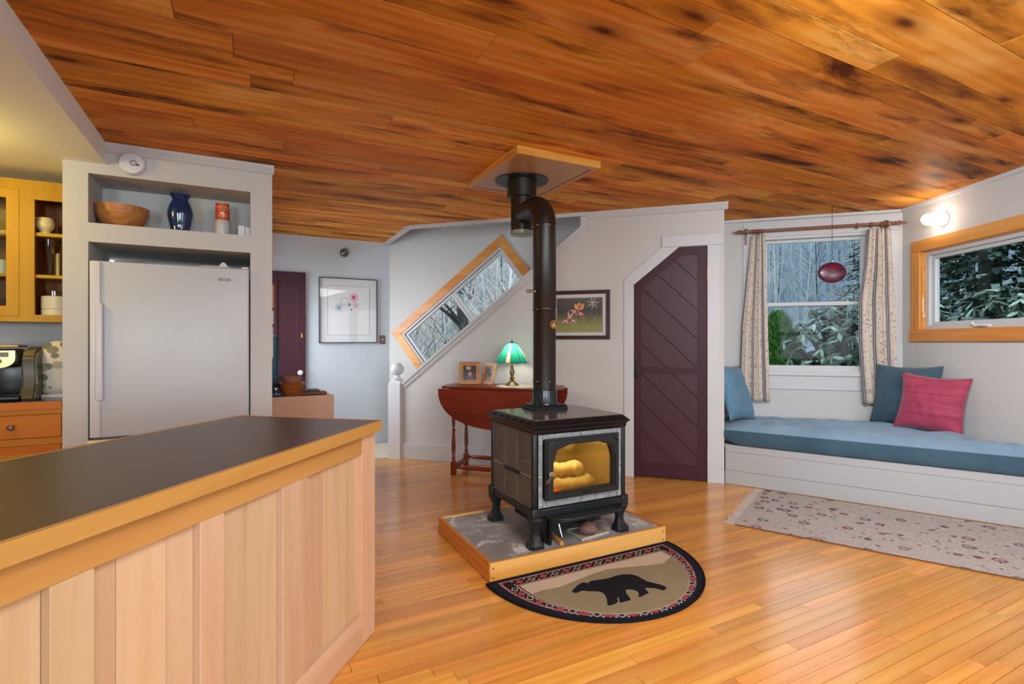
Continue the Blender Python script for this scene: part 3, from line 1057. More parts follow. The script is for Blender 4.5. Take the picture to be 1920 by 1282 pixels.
# elbow of stepped gores, then into the tee
zc = 2.175
R_el = zc - 2.03
path = [(pa, pb, 2.028)]
for k in range(1, 9):
    an = k / 8 * math.pi / 2
    f = (1 - math.cos(an)) * R_el
    dx, dy = fa - pa, fb - pb
    L = math.hypot(dx, dy)
    path.append((pa + dx / L * f, pb + dy / L * f, 2.03 + math.sin(an) * R_el))
path.append((fa - dx / L * .06, fb - dy / L * .06, zc))
bm = BM()
tube(bm, path, pr + .002, 32)
part('elbow', bm, M['pipe'], t, smooth=35)
bm = BM()
tr_ = .081
lathe(bm, [(tr_ - .006, 2.035), (tr_, 2.035), (tr_, 2.36)], (fa, fb, 0), 36)
seam(bm, (fa, fb, 0), tr_, 2.11)
part('tee', bm, M['pipe'], t, smooth=True)
bm = BM()
lathe(bm, [(0, 2.031), (tr_ - .004, 2.031), (tr_ + .002, 2.034), (tr_ + .002, 2.06), (tr_, 2.06)], (fa, fb, 0), 36)
part('tee_cap', bm, plain('cap_grey', '#8d9a90', .4, .3), t, smooth=True, label='pale grey tee cap')
bm = BM()
lathe(bm, [(.1, 2.30), (.108, 2.302), (.108, 2.428), (.1, 2.428)], (fa, fb, 0), 36)
part('collar', bm, M['pipe'], t, smooth=True)
bm = BM()
lathe(bm, [(.1, 2.424), (.193, 2.4235), (.195, 2.426), (.195, 2.4295), (.1, 2.4295)], (fa, fb, 0), 48, closed=True)
tr = part('trim_ring', bm, M['iron'], t, smooth=True)
bm = BM()
for k in range(6):
    an = 2 * math.pi * (k + .25) / 6
    ball(bm, (fa + .165 * math.cos(an), fb + .165 * math.sin(an), 2.4235), .005, .005, .002, 8, 5)
part('ring_screws', bm, M['chrome'], tr, smooth=True, kind='stuff')
# damper handle with coiled wire at the left of the pipe
bm = BM()
dz = 1.25 + (641 - 547) * 3.45 / F
tube(bm, [(pa - pr - .002, pb - .01, dz), (pa - pr - .022, pb - .01, dz)], .004, 8)
coil = [(pa - pr - .022 - .0035 * k / 3, pb - .01 + .012 * math.cos(k * 1.05), dz + .012 * math.sin(k * 1.05)) for k in range(40)]
tube(bm, coil, .0018, 6)
ball(bm, (pa - pr - .003, pb - .012, dz), .008, .008, .008, 10, 8)
part('damper_handle', bm, M['chrome'], t, smooth=True, label='nickel coil damper handle')

# magnetic thermometer on the pipe, facing the room
thz = HC - (607 - 641) * 3.3 / F
t = thing('pipe_thermometer', 'small round brass thermometer stuck on the stovepipe', 'thermometer', UV, (pa + .025, pb - pr - .002, thz))
ty = pb - pr * .945
tx = pa + .022
def disc(bm, r0, r1, y, c=None, seg=32, a0=0, a1=360):
    n = max(3, int(seg * (a1 - a0) / 360))
    vs0, vs1 = [], []
    for i in range(n + 1):
        an = R(a0 + (a1 - a0) * i / n)
        vs0.append(bm.verts.new((c[0] + r0 * math.cos(an), y, c[1] + r0 * math.sin(an))))
        vs1.append(bm.verts.new((c[0] + r1 * math.cos(an), y, c[1] + r1 * math.sin(an))))
    for i in range(n):
        bm.faces.new((vs0[i], vs1[i], vs1[i + 1], vs0[i + 1]))
bm = BM(); lathe(bm, [(.0005, ty - .011), (.028, ty - .011), (.0295, ty - .008), (.0295, ty + .004)], (tx, 0, thz), 28, 'y')
part('dial_case', bm, M['brass'], t, smooth=True)
bm = BM(); disc(bm, .014, .0235, ty - .0116, (tx, thz), 40, -20, 200)
part('dial_band', bm, plain('dial_brown', '#5c3414', .5), t)
bm = BM(); disc(bm, .001, .012, ty - .0116, (tx, thz), 24, 200, 340); box(bm, tx - .001, tx + .001, ty - .0125, ty - .0118, thz - .002, thz + .02)
part('dial_face', bm, plain('dial_grey', '#a8b0b4', .5), t)

# wooden support box on the ceiling
ca0, ca1, cb0, cb1 = 1.507, 2.150, 2.862, 3.688
t = thing('ceiling_pipe_box', 'shallow square wooden box on the ceiling where the stovepipe passes through', 'ceiling box', UV, ((ca0 + ca1) / 2, (cb0 + cb1) / 2, H))
oak_c = M['pine_trim']
bm = BM(); box(bm, ca0 + .016, ca1 - .016, cb0 + .016, cb1 - .016, 2.4305, 2.44)
part('panel', bm, plain('box_panel', '#b98a5a', .3, vary=.05, bump=.02), t, label='smooth tan underside panel')
bm = BM(); box(bm, ca0, ca1, cb0, cb0 + .018, 2.430, H - .0005, .0015); part('edge_board', bm, oak_c, t)
bm = BM(); box(bm, ca0, ca1, cb1 - .018, cb1, 2.430, H - .0005, .0015); part('edge_board', bm, oak_c, t)
oak_cy = wood('pine_casing_depth', [(.25, '#c07a30'), (.5, '#d08e42'), (.8, '#dba058')], 1, 1.1, rough=.4, tone=.1)
for a in (ca0, ca1 - .018):
    bm = BM(); box(bm, a, a + .018, cb0 + .0185, cb1 - .0185, 2.430, H - .0005, .0015); part('edge_board', bm, oak_cy, t)
bm = BM()
box(bm, ca0 + .045, ca1 - .045, cb1 - .05, cb1 - .04, 2.4285, 2.4310)
box(bm, ca1 - .05, ca1 - .04, cb0 + .06, cb1 - .05, 2.4285, 2.4310)
part('shadow_strip', bm, M['mahog'], t)  # dark strips put in as a shadow line along two sides

# ------------------------------------------------------------------ small things on the hearth
stx, sty = UV.hitz(1034, 1006, hzc)
d0 = UV.hitz(1021, 993, hzc); d1 = UV.hitz(1047, 1017, hzc)
bm = BM()
an = math.degrees(math.atan2(d1[1] - d0[1], d1[0] - d0[0]))
L = math.dist(d0, d1)
box(bm, d0[0], d0[0] + L + .05, d0[1] - .012, d0[1] + .012, hzc + .0006, hzc + .024, .002)
turn(bm, bm.verts[:], an, 'Z', (d0[0], d0[1], hzc))
solo('kindling_stick', bm, M['pine_trim'], 'split stick of kindling on the hearth beside the front stove leg', 'kindling', UV, (d0[0], d0[1], hzc))
# fire-tool handle leaning under the ash shelf
f0 = UV.hitz(1053.5, 1008, hzc)
bm = BM()
tube(bm, [(f0[0], f0[1], hzc + .004), (f0[0] - .012, f0[1] + .028, hzc + .1)], .0075, 10)
tube(bm, [(f0[0] - .012, f0[1] + .028, hzc + .1), (f0[0] - .016, f0[1] + .036, hzc + .118), (f0[0] - .03, f0[1] + .05, hzc + .125), (f0[0] - .036, f0[1] + .06, hzc + .135)], .004, 8)
solo('ash_door_tool', bm, M['chrome'], 'bright metal stove tool leaning under the ash shelf', 'tool', UV, (f0[0], f0[1], hzc), smooth=True)
# woven trivet with a stone on it
q = [UV.hitz(*p, hzc) for p in ((1062, 996), (1091, 1015.5), (1142, 1000), (1118, 985))]
bm = BM()
cx = sum(p[0] for p in q) / 4; cy = sum(p[1] for p in q) / 4
prism(bm, q, 'z', hzc + .0006, hzc + .009)
t = thing('hearth_trivet', 'square speckled trivet with a pale rim under the rounded stone', 'trivet', UV, (cx, cy, hzc))
part('pad', bm, plain('trivet_pad', '#a89c90', .9, bump=.8, bscale=160, vary=.5), t)
bm = BM()
tube(bm, [(cx + (p[0] - cx) * .95, cy + (p[1] - cy) * .95, hzc + .0095) for p in q + q[:1]], .0055, 8)
part('rim', bm, plain('trivet_rim', '#c4aca2', .8, bump=.5, bscale=120), t, smooth=True)
bm = BM()
rx, ry = UV.hitz(1103, 1001, hzc + .012)
bmesh.ops.create_icosphere(bm, subdivisions=3, radius=1)
for v in bm.verts:
    n = noise.noise(v.co * 1.4) * .22
    v.co = Vector((rx + v.co.x * .058 * (1 + n), ry + v.co.y * .048 * (1 + n), hzc + .0125 + .038 * (1 + n) + v.co.z * .038 * (1 + n)))
zmin = min(v.co.z for v in bm.verts)
for v in bm.verts:
    v.co.z += hzc + .0125 - zmin
solo('hearth_stone', bm, plain('red_stone', '#7b5a55', .85, bump=.3, bscale=80, vary=.2), 'rounded reddish brown stone resting on the trivet', 'stone', UV, (rx, ry, hzc + .0125), smooth='all')

# ------------------------------------------------------------------ half-round bear rug
rc, rb, rw, rd = 1.716, 2.423, .622, .648
def half(sx, sy, n=56, inset_top=0.0):
    return [(rc + sx * math.cos(math.pi * i / n), rb - inset_top - sy * math.sin(math.pi * i / n)) for i in range(n + 1)]
t = thing('bear_rug', 'half-round hearth rug with a black bear and a red diamond border', 'rug', UV, (rc, rb - .3, 0))
def fab(name, col, b=.5):
    return plain(name, col, .95, bump=b, bscale=420, vary=.18, spec=.1)
rz = .009
bm = BM(); prism(bm, half(rw - .01, rd - .01), 'z', .001, rz)
part('pile', bm, fab('rug_navy', '#20222c'), t)
bm = BM(); tube(bm, [(p[0], p[1], .0075) for p in half(rw - .006, rd - .006)] + [(rc + rw - .006, rb, .0075)], .0068, 8)
part('binding', bm, fab('rug_binding', '#16171f'), t, smooth=True)
def zone(name, col, sx, sy, it, z):
    bm = BM(); prism(bm, half(sx, sy, 56, it), 'z', rz - .002, rz + z)
    return part(name, bm, fab(name, col), t)
zone('rose_stripe', '#b08a88', rw - .062, rd - .066, .02, .0006)
zone('black_band', '#231c1e', rw - .075, rd - .078, .029, .0010)
zone('pink_stripe', '#ad9490', rw - .128, rd - .132, .082, .0014)
zone('dark_line', '#3a2a30', rw - .138, rd - .142, .089, .0018)
zone('field', '#c2b09c', rw - .146, rd - .149, .095, .0022)
# diamonds and marks in the black band
def band_pt(f):                    # runs along the arc, then along the straight edge
    if f < .66:
        an = math.pi * (f / .66) * .94 + math.pi * .03
        sx, sy, it = rw - .102, rd - .106, .055
        p = (rc + sx * math.cos(an), rb - it - (sy - it * .0) * math.sin(an) + .0)
        d = (-sx * math.sin(an), -sy * math.cos(an))
    else:
        u = (f - .66) / .34
        p = (rc - (rw - .11) + u * 2 * (rw - .11), rb - .0555)
        d = (1, 0)
    L = math.hypot(*d)
    return p, (d[0] / L, d[1] / L)
def diamonds(idx, s, z):
    bm = BM()
    for k in idx:
        p, d = band_pt((k + .5) / 42)
        n = (-d[1], d[0])
        prism(bm, [(p[0] + d[0] * a * s + n[0] * b * s, p[1] + d[1] * a * s + n[1] * b * s) for a, b in ((1.15, 0), (0, 1), (-1.15, 0), (0, -1))], 'z', rz, rz + z)
    return bm
part('red_diamonds', diamonds(range(0, 42, 2), .021, .0017), fab('rug_red', '#a0484e'), t, kind='stuff')
part('grey_diamonds', diamonds(range(1, 42, 2), .021, .0017), fab('rug_grey', '#a8a2a0'), t, kind='stuff')
bm = diamonds(range(1, 42, 2), .0135, .0020)
part('diamond_cores', bm, fab('rug_black', '#2a2226'), t, kind='stuff')
bm = BM()
for k in range(84):
    p, d = band_pt(k / 84)
    n = (-d[1], d[0])
    for s in (-1, 1):
        c = (p[0] + n[0] * .016 * s, p[1] + n[1] * .016 * s)
        if k % 2 == 1:
            continue
        prism(bm, [(c[0] + d[0] * a * .006 + n[0] * b * .005, c[1] + d[1] * a * .006 + n[1] * b * .005) for a, b in ((1, 0), (0, 1), (-1, 0), (0, -1))], 'z', rz, rz + .0017)
part('border_flecks', bm, fab('rug_fleck', '#b8aca8'), t, kind='stuff')
bm = BM()
for k in range(120):
    f = k / 120
    an = math.pi * f
    p = (rc + (rw - .0685) * math.cos(an), rb - .022 - (rd - .0735) * math.sin(an))
    if p[1] > rb - .03: continue
    d = (-math.sin(an), -math.cos(an))
    if k % 2:
        prism(bm, [(p[0] + d[0] * a - d[1] * b, p[1] + d[1] * a + d[0] * b) for a, b in ((-.008, -.004), (.008, -.004), (.008, .004), (-.008, .004))], 'z', rz, rz + .0012)
part('edge_dashes', bm, fab('rug_dash', '#a03e48'), t, kind='stuff')
# hills and bear, traced on the mat in its own plane
zp = rz + .0022
def trace(px):
    return [UV.hitz(x, y, zp) for x, y in px]
def inside(p):
    x, y = (p[0] - rc) / (rw - .15), (rb - .098 - p[1]) / (rd - .156)
    y = max(y, .0)
    r = math.hypot(x, y)
    return p if r <= 1 else (rc + (p[0] - rc) / r, rb - .098 - (rb - .098 - p[1]) / r)
k_ = 550 / 1920
def zp1(pts):                      # points read from the 800..1350 x 900..1200 crop
    return trace([(800 + x * k_, 900 + y * k_) for x, y in pts])
arc = [(rc + (rw - .15) * math.cos(math.pi * i / 40), rb - .098 - (rd - .156) * math.sin(math.pi * i / 40)) for i in range(41)]
hill = zp1([(690, 745), (760, 720), (870, 700), (980, 655), (1100, 610), (1180, 585), (1300, 570), (1430, 560), (1550, 545), (1610, 500)])
lower = [p for p in arc if p[1] < rb - .22]
def hillpoly(h):
    xs0 = inside(h[0]); xs1 = inside(h[-1])
    low = sorted(lower, key=lambda p: -p[0])
    low = [p for p in low if p[1] < min(rb - .2, 9)]
    hh = [inside(p) for p in h]
    a_r = [p for p in low if p[1] <= hh[-1][1] or p[0] < rc]
    a_r = [p for p in a_r if p[1] <= hh[0][1] or p[0] > rc]
    return hh + a_r
bm = BM(); prism(bm, hillpoly(hill), 'z', zp - .001, zp + .0005)
part('hills', bm, fab('rug_olive', '#8f8268'), t)
bear = [(950, 727), (962, 712), (975, 705), (985, 690), (1000, 682), (1012, 674), (1030, 670), (1045, 675), (1060, 672), (1072, 662), (1100, 656), (1150, 650), (1200, 640), (1240, 626), (1290, 617), (1340, 617), (1380, 628), (1410, 645), (1440, 662), (1480, 672), (1530, 685), (1560, 695), (1572, 712), (1545, 722), (1525, 715), (1490, 707), (1450, 705), (1425, 705),
        (1440, 722), (1455, 738), (1430, 750), (1400, 765), (1385, 762), (1390, 745), (1378, 728), (1362, 720), (1335, 715), (1310, 716), (1300, 722), (1310, 745), (1330, 770), (1335, 785), (1310, 792), (1280, 800), (1265, 802), (1262, 792), (1258, 775), (1252, 762), (1248, 775), (1252, 798), (1230, 812), (1195, 822), (1183, 818), (1182, 800), (1180, 780), (1172, 760), (1160, 742), (1140, 732), (1110, 728), (1080, 728), (1050, 727), (1025, 722), (1005, 728), (985, 737), (965, 738)]
bm = BM(); prism(bm, zp1(bear), 'z', zp - .001, zp + .0014)
part('bear_figure', bm, fab('rug_bear', '#1c1d24'), t, label='black walking bear figure')
# ------------------------------------------------------------------ kitchen island
ix, iy = IS.l(-.592, 2.239)          # far front corner of the body on the floor
iz = .91
XB = -2.75                           # hidden near end
t = thing('kitchen_island', 'long maple kitchen island with a dark top and framed board panels', 'kitchen island', IS, (ix - 1.35, iy + .33, 0))
def ih(px, py):
    x, z = IS.hit(px, py, iy)
    return x, z
D = .665
bm = BM(); box(bm, ix + XB, ix - .03, iy + .034, iy + D - .021, .001, iz - .04)
part('carcass', bm, M['maple_h'], t)
rail_b = ih(469.8, 939.9)[1]
brt = ih(675, 1156)[1]
spans = {'stile': [], 'panel': []}
def pxs(x):
    return IS.hx(x, iy)
edges = [(679, 701.5), (530, 577), (376, 421), (94, 178)]
prevx = None
sts = [(pxs(a), min(pxs(b), ix)) for a, b in edges]
sts[0] = (sts[0][0], ix)
w_st = sts[1][1] - sts[1][0]
# further stiles towards the near end, at the rhythm of the others
sts.append((sts[3][0] - .42 - .085, sts[3][0] - .42))
sts.append((sts[4][0] - .42 - .085, sts[4][0] - .42))
sts.append((ix + XB, ix + XB + .085))
for a, b in sts:
    bm = BM(); box(bm, a, b, iy, iy + .026, .003 if a == sts[0][0] else brt, iz - .042 if a == sts[0][0] else rail_b, .0015)
    part('stile', bm, M['maple_v'], t)
bm = BM(); box(bm, ix + XB, sts[0][0] - .0005, iy, iy + .026, rail_b + .0004, iz - .042, .0015)
part('top_rail', bm, M['maple_h'], t)
bm = BM(); box(bm, ix + XB, sts[0][0] - .0005, iy, iy + .026, .003, brt - .0004, .0015)
part('bottom_rail', bm, M['maple_pale'], t)
boards = [[577, 617, 656.5, 679], [421, 472, 530], [178, 233, 327, 376]]
for k in range(3):
    xs = [pxs(x) for x in boards[k]]
    for a, b in zip(xs, xs[1:]):
        bm = BM(); box(bm, a + .0005, b - .0005, iy + .0215, iy + .033, brt - .01, rail_b + .01, .0012)
        part('board', bm, M['maple_v'], t)
rest = [(sts[4][1], sts[3][0]), (sts[5][1], sts[4][0]), (sts[6][1], sts[5][0])]
for a, b in rest:
    n = max(1, int((b - a) / .1))
    for i in range(n):
        bm = BM(); box(bm, a + (b - a) * i / n + .0005, a + (b - a) * (i + 1) / n - .0005, iy + .0215, iy + .033, brt - .01, rail_b + .01, .0012)
        part('board', bm, M['maple_v'], t)
bm = BM(); box(bm, ix - .029, ix, iy + .0265, iy + D, .003, iz - .042, .002)
part('end_panel', bm, M['maple_v'], t)
# worktop: dark laminate inside a maple edge with clipped corners
o = .028
ch = .02
def topo(e):
    return [(ix + XB, iy - e), (ix + e - ch, iy - e), (ix + e, iy - e + ch), (ix + e, iy + D + e - ch), (ix + e - ch, iy + D + e), (ix + XB, iy + D + e)]
bm = BM(); prism(bm, topo(o - .016), 'z', iz - .038, iz)
top = part('worktop', bm, M['counter'], t, label='dark brown laminate worktop')
def strip(p, q, w=.0155):
    bm = BM()
    d = Vector((q[0] - p[0], q[1] - p[1])).normalized()
    n = Vector((-d.y, d.x)) * w
    prism(bm, [p, q, (q[0] + n.x, q[1] + n.y), (p[0] + n.x, p[1] + n.y)], 'z', iz - .042, iz + .0006)
    return bm
tp = topo(o)
for i in range(5):
    m = M['maple_h'] if i in (0, 4) else wood('maple_end_%d' % i, [(.25, '#d0883e'), (.5, '#dd9a50'), (.8, '#e6ab68')], 1, .9, rough=.4, tone=.1)
    part('edge_strip', strip(tp[i], tp[i + 1]), m, top)
# ------------------------------------------------------------------ painted plank door under the stairs
YF = YD - .012
t = struct('door_1', box(BM(), dx0 + .002, dx1 - .002, YD + .012, YD + .03, .012, .02), M['maroon'], DW, ((dx0 + dx1) / 2, YD, 0))
def dz(py):
    return DW.hit(1257, py, YD)[1]
ds0, ds1 = DW.hx(1202, YD), DW.hx(1308.5, YD)
zmid0, zmid1 = DW.hit(1255, 700, YD)[1], DW.hit(1255, 689, YD)[1]
zb0 = .135
g_ = .003
out_ = [(dx0 + g_, .012), (dx1 - g_, .012), (dx1 - g_, dzt - g_), (dxb + .002, dzt - g_), (dx0 + g_, dza - .004)]
sl = (dzt - dza) / (dxb - dx0)
wi = ds0 - dx0
inner_top = dzt - .075
xi_t = dxb + .02
zi_l = inner_top - sl * (xi_t - ds0)
bm = BM(); prism(bm, out_, 'y', YD + .016, YD + .03); part('back_board', bm, M['dark'], t)
bm = BM(); prism(bm, [(dx0 + g_, .012), (ds0, .012), (ds0, zi_l + .0), (ds0, zi_l + wi * .2), (dx0 + g_, dza - .004)], 'y', YD - .004, YD + .016); part('stile', bm, M['maroon'], t)
bm = BM(); box(bm, ds1, dx1 - g_, YD - .004, YD + .016, .012, dzt - g_, .001); part('stile', bm, M['maroon'], t)
bm = BM(); prism(bm, [(dx0 + g_, dza - .0035), (ds0 + .0005, zi_l + wi * .2 + .0006), (ds0 + .0005, zi_l), (xi_t, inner_top), (ds1 - .0005, inner_top), (ds1 - .0005, dzt - g_), (dxb + .002, dzt - g_)], 'y', YD - .004, YD + .016); part('top_rail', bm, M['maroon'], t)
bm = BM(); box(bm, ds0 + .0005, ds1 - .0005, YD - .006, YD + .016, zmid0, zmid1, .001); part('middle_rail', bm, M['maroon'], t)
bm = BM(); box(bm, ds0 + .0005, ds1 - .0005, YD - .004, YD + .016, .012, zb0, .001); part('bottom_rail', bm, M['maroon'], t)
# diagonal planks of both panels, clipped to the panel outlines
pA, pB = DW.hit(1202.8, 539.8, YD), DW.hit(1308.2, 636.3, YD)
dd = Vector((pB[0] - pA[0], pB[1] - pA[1])).normalized()
nn = Vector((-dd.y, dd.x))
wv = abs((DW.hit(1308, 526.5, YD)[1] - DW.hit(1308, 581, YD)[1]) * dd.x)
def todiag(p):
    v = Vector((p[0] - pA[0], p[1] - pA[1]))
    return (v.dot(dd), v.dot(nn))
def fromdiag(p):
    return (pA[0] + dd.x * p[0] + nn.x * p[1], pA[1] + dd.y * p[0] + nn.y * p[1])
upper = [(ds0, zmid1), (ds1, zmid1), (ds1, inner_top), (xi_t, inner_top), (ds0, zi_l)]
lower_ = [(ds0, zb0), (ds1, zb0), (ds1, zmid0), (ds0, zmid0)]
pL = DW.hit(1202.8, 700, YD)
offL = todiag(pL)[1] % wv
for poly, off in ((upper, 0.0), (lower_, offL)):
    dp = [todiag(p) for p in poly]
    k = -14
    while k < 8:
        q = clip_rect(dp, -5, 5, k * wv + off + .0026, (k + 1) * wv + off - .0026)
        if q:
            bm = BM(); prism(bm, [fromdiag(p) for p in q], 'y', YD + .003, YD + .0155)
            part('plank', bm, M['maroon_light'], t)
        k += 1
bm = BM()
hz1 = DW.hit(1194, 690, YD)[1]
hxx = DW.hx(1194.5, YD)
box(bm, hxx - .012, hxx + .012, YD - .007, YD - .004, hz1 - .1, hz1 + .06, .003)
tube(bm, [(hxx, YD - .006, hz1 + .045), (hxx, YD - .035, hz1 + .03), (hxx, YD - .042, hz1 - .01), (hxx, YD - .036, hz1 - .06), (hxx, YD - .006, hz1 - .085)], .007, 8)
box(bm, hxx - .045, hxx + .02, YD - .014, YD - .006, hz1 + .03, hz1 + .045, .002)
part('latch', bm, plain('dark_iron_latch', '#2a1a20', .4, .3), t, smooth=True)
for py in (512, 855):
    hz2 = DW.hit(1326, py, YD)[1]
    bm = BM(); lathe(bm, [(.006, hz2 - .05), (.006, hz2 + .05)], (dx1 - .001, YD - .007, 0), 10)
    part('hinge', bm, M['brass'], t, smooth=True)
# white casing boards round the door
cx0 = bbx
czl = DW.hit(1168.5, 525, YD)[1]
hl, hr = DW.hx(1241, YD), DW.hx(1353, YD)
hzb, hzt_ = dzt + .004, DW.hit(1300, 440.5, YD)[1]
cr = DW.hx(1347.5, YD)
t8 = struct('trim_8', box(BM(), hl, hr, YD - .026, YD - .0005, hzb, hzt_, .002), M['trim'], DW, (hl, YD, hzb))
yc0, yc1 = YD - .018, YD - .0005
bm = BM(); prism(bm, [(cx0, 0.001), (dx0, .001), (dx0, dza), (cx0, czl)], 'y', yc0, yc1); part('casing_board', bm, M['trim'], t8)
bm = BM(); prism(bm, [(cx0, czl + .001), (dx0, dza + .001), (dxb, dzt + .001), (hl + .0, hzb - .001)], 'y', yc0, yc1); part('casing_board', bm, M['trim'], t8)
bm = BM(); box(bm, dx1, cr, yc0, yc1, .001, hzb - .0005); part('casing_board', bm, M['trim'], t8)
bm = BM(); prism(bm, [(hl + .0005, hzb - .0005), (dxb, dzt + .0015), (dx1, dzt + .0015), (dx1, hzb - .0005)], 'y', yc0, yc1); part('casing_board', bm, M['trim'], t8)

# ------------------------------------------------------------------ newel post
p0, p1_ = DW.hx(728.7, YD - .03), DW.hx(750.6, YD - .03)
pc = (p0 + p1_) / 2; hw = (p1_ - p0) / 2
zn = DW.hit(740, 716, YD - .03)[1]
yn = YD + .03
t = thing('newel_post', 'square white newel post with a round ball finial at the foot of the stairs', 'newel post', DW, (pc, yn, 0))
bm = BM(); box(bm, pc - hw, pc + hw, yn - hw, yn + hw, 0, zn - .012)
vs = [v for v in bm.verts if v.co.z > .5]
prism(bm, [(pc - hw, zn - .012), (pc + hw, zn - .012), (pc + hw * .8, zn + .012), (pc - hw * .8, zn + .012)], 'y', yn - hw * .8, yn + hw * .8)
part('post', bm, M['white'], t)
bm = BM()
rb_ = DW.hit(755, 641, yn)[0] - DW.hit(744, 641, yn)[0]
zbll = DW.hit(744, 691.5, yn)[1]
lathe(bm, [(hw * .78, zn + .012), (hw * .82, zn + .02), (hw * .82, zn + .035), (hw * .6, zn + .042), (hw * .42, zn + .05), (hw * .4, zbll - rb_ * .93)] + [(rb_ * math.cos(R(a)), zbll + rb_ * math.sin(R(a))) for a in range(-65, 90, 8)] + [(0, zbll + rb_)], (pc, yn, 0), 28)
part('ball_finial', bm, M['white'], t, smooth=True)

# ------------------------------------------------------------------ framed flower photograph on the stair wall
def flat(bm, pts, y):
    vs = [bm.verts.new((p[0], y, p[1])) for p in pts]
    bm.faces.new(vs)
def frame_parts(t, x0, x1, z0, z1, yb, w, m, depth=.018, name='frame_rail'):
    o4 = [(x0, z0), (x1, z0), (x1, z1), (x0, z1)]
    i4 = [(x0 + w, z0 + w), (x1 - w, z0 + w), (x1 - w, z1 - w), (x0 + w, z1 - w)]
    for k in range(4):
        j = (k + 1) % 4
        bm = BM(); prism(bm, [o4[k], o4[j], i4[j], i4[k]], 'y', yb - depth, yb)
        part(name, bm, m, t)
x0, z1 = DW.hit(1031, 544.5, YD)
x1, z0 = DW.hit(1144, 636, YD)
z1 = DW.hit(1144, 543, YD)[1]
t = thing('flower_picture', 'framed photograph of pink orchids with a white mat in a dark wood frame', 'picture', DW, ((x0 + x1) / 2, YD, (z0 + z1) / 2))
ym = YD - .004
wf_ = (x1 - x0) * .062
frame_parts(t, x0, x1, z0, z1, YD - .001, wf_, plain('frame_mahogany', '#3a1a16', .3, vary=.1), .022)
bm = BM(); box(bm, x0 + wf_ - .004, x1 - wf_ + .004, ym - .008, ym, z0 + wf_ - .004, z1 - wf_ + .004); part('mat', bm, plain('mat_white', '#c9c4c2', .8), t)
mw = (x1 - x0) * .066
a0, a1p, c0, c1 = x0 + wf_ + mw, x1 - wf_ - mw, z0 + wf_ + mw, z1 - wf_ - mw
bm = BM()
for q, d in ((.004, 0), ):
    sheet_holes(bm, [(a0 - .006, c0 - .006), (a1p + .006, c0 - .006), (a1p + .006, c1 + .006), (a0 - .006, c1 + .006)], [[(a0 - .002, c0 - .002), (a1p + .002, c0 - .002), (a1p + .002, c1 + .002), (a0 - .002, c1 + .002)]], ym - .0088, ym - .008)
part('mat_line', bm, M['black'], t)
g = G('orchid_print')
cc = g.coord()
zz = g.n('SeparateXYZ', {0: g.n('TexCoord').outputs['Object']}).outputs[2]
nz = g.noise(g.coord((30, 1, 6)), 2, 5, .7)
grad = g.math('ADD', g.math('MULTIPLY', zz, 3.2), g.math('MULTIPLY_ADD', nz, .7, .1))
g.set(col=g.ramp(grad, [(.1, '#8a8a4a'), (.38, '#5c5a38'), (.55, '#3a332e'), (.8, '#4c4644')]), rough=.5)
bm = BM(); flat(bm, [(a0, c0), (a1p, c0), (a1p, c1), (a0, c1)], ym - .0086)
pr_ = part('print', bm, g.m, t)
def pp(u, v):
    return (a0 + u * (a1p - a0), c0 + v * (c1 - c0))
def petal(bm, c, ang, L, w, y):
    a = R(ang)
    d = (math.cos(a), math.sin(a)); n = (-d[1], d[0])
    flat(bm, [(c[0] + d[0] * L * s + n[0] * w * k, c[1] + d[1] * L * s + n[1] * w * k) for s, k in ((0, -.4), (.45, -1), (1, 0), (.45, 1), (0, .4))], y)
S_ = a1p - a0
bm = BM()
c = pp(.28, .38)
for an, L in ((100, .2), (60, .16), (-25, .2), (205, .22), (-70, .12), (240, .13)):
    petal(bm, c, an, L * S_, .022 * S_, ym - .0092)
c = pp(.48, .6)
for an, L in ((170, .22), (195, .18), (-30, .16), (-60, .12), (235, .12)):
    petal(bm, c, an, L * S_, .02 * S_, ym - .0092)
part('pale_petals', bm, plain('petal_rose', '#d8a8a4', .5), t)
for c, s in ((pp(.28, .34), .06), (pp(.46, .57), .07), (pp(.58, .46), .05)):
    bm = BM()
    for k in range(6):
        petal(bm, c, k * 60 + 10, s * S_, s * .4 * S_, ym - .0095)
    part('pink_blossom', bm, plain('petal_pink', '#b4606a', .5), t)
bm = BM()
for an in (50, 90, 130):
    petal(bm, pp(.5, .66), an, .17 * S_, .06 * S_, ym - .0098)
part('orange_petals', bm, plain('petal_orange', '#dc9a50', .5), t)
bm = BM()
c = pp(.8, .85)
for k in range(7):
    petal(bm, c, k * 51 + 8, .16 * S_, .014 * S_, ym - .0092)
part('white_petals', bm, plain('petal_white', '#a8a49c', .5), t)
bm = BM(); rg = random.Random(4)
for k in range(60):
    c = pp(rg.uniform(.02, .98), rg.uniform(.02, .35))
    L = rg.uniform(.08, .2) * S_
    an = rg.uniform(50, 130)
    if c[1] + L > c1: continue
    if not (a0 + .3 * L < c[0] < a1p - .3 * L): continue
    petal(bm, c, an, L * .8, .006 * S_, ym - .009)
part('grass_blades', bm, plain('print_grass', '#7c8048', .5), t, kind='stuff')
bm = BM(); flat(bm, [(x0 + wf_, z0 + wf_), (x1 - wf_, z0 + wf_), (x1 - wf_, z1 - wf_), (x0 + wf_, z1 - wf_)], ym - .012); part('glass', bm, M['picture_glass'], t)

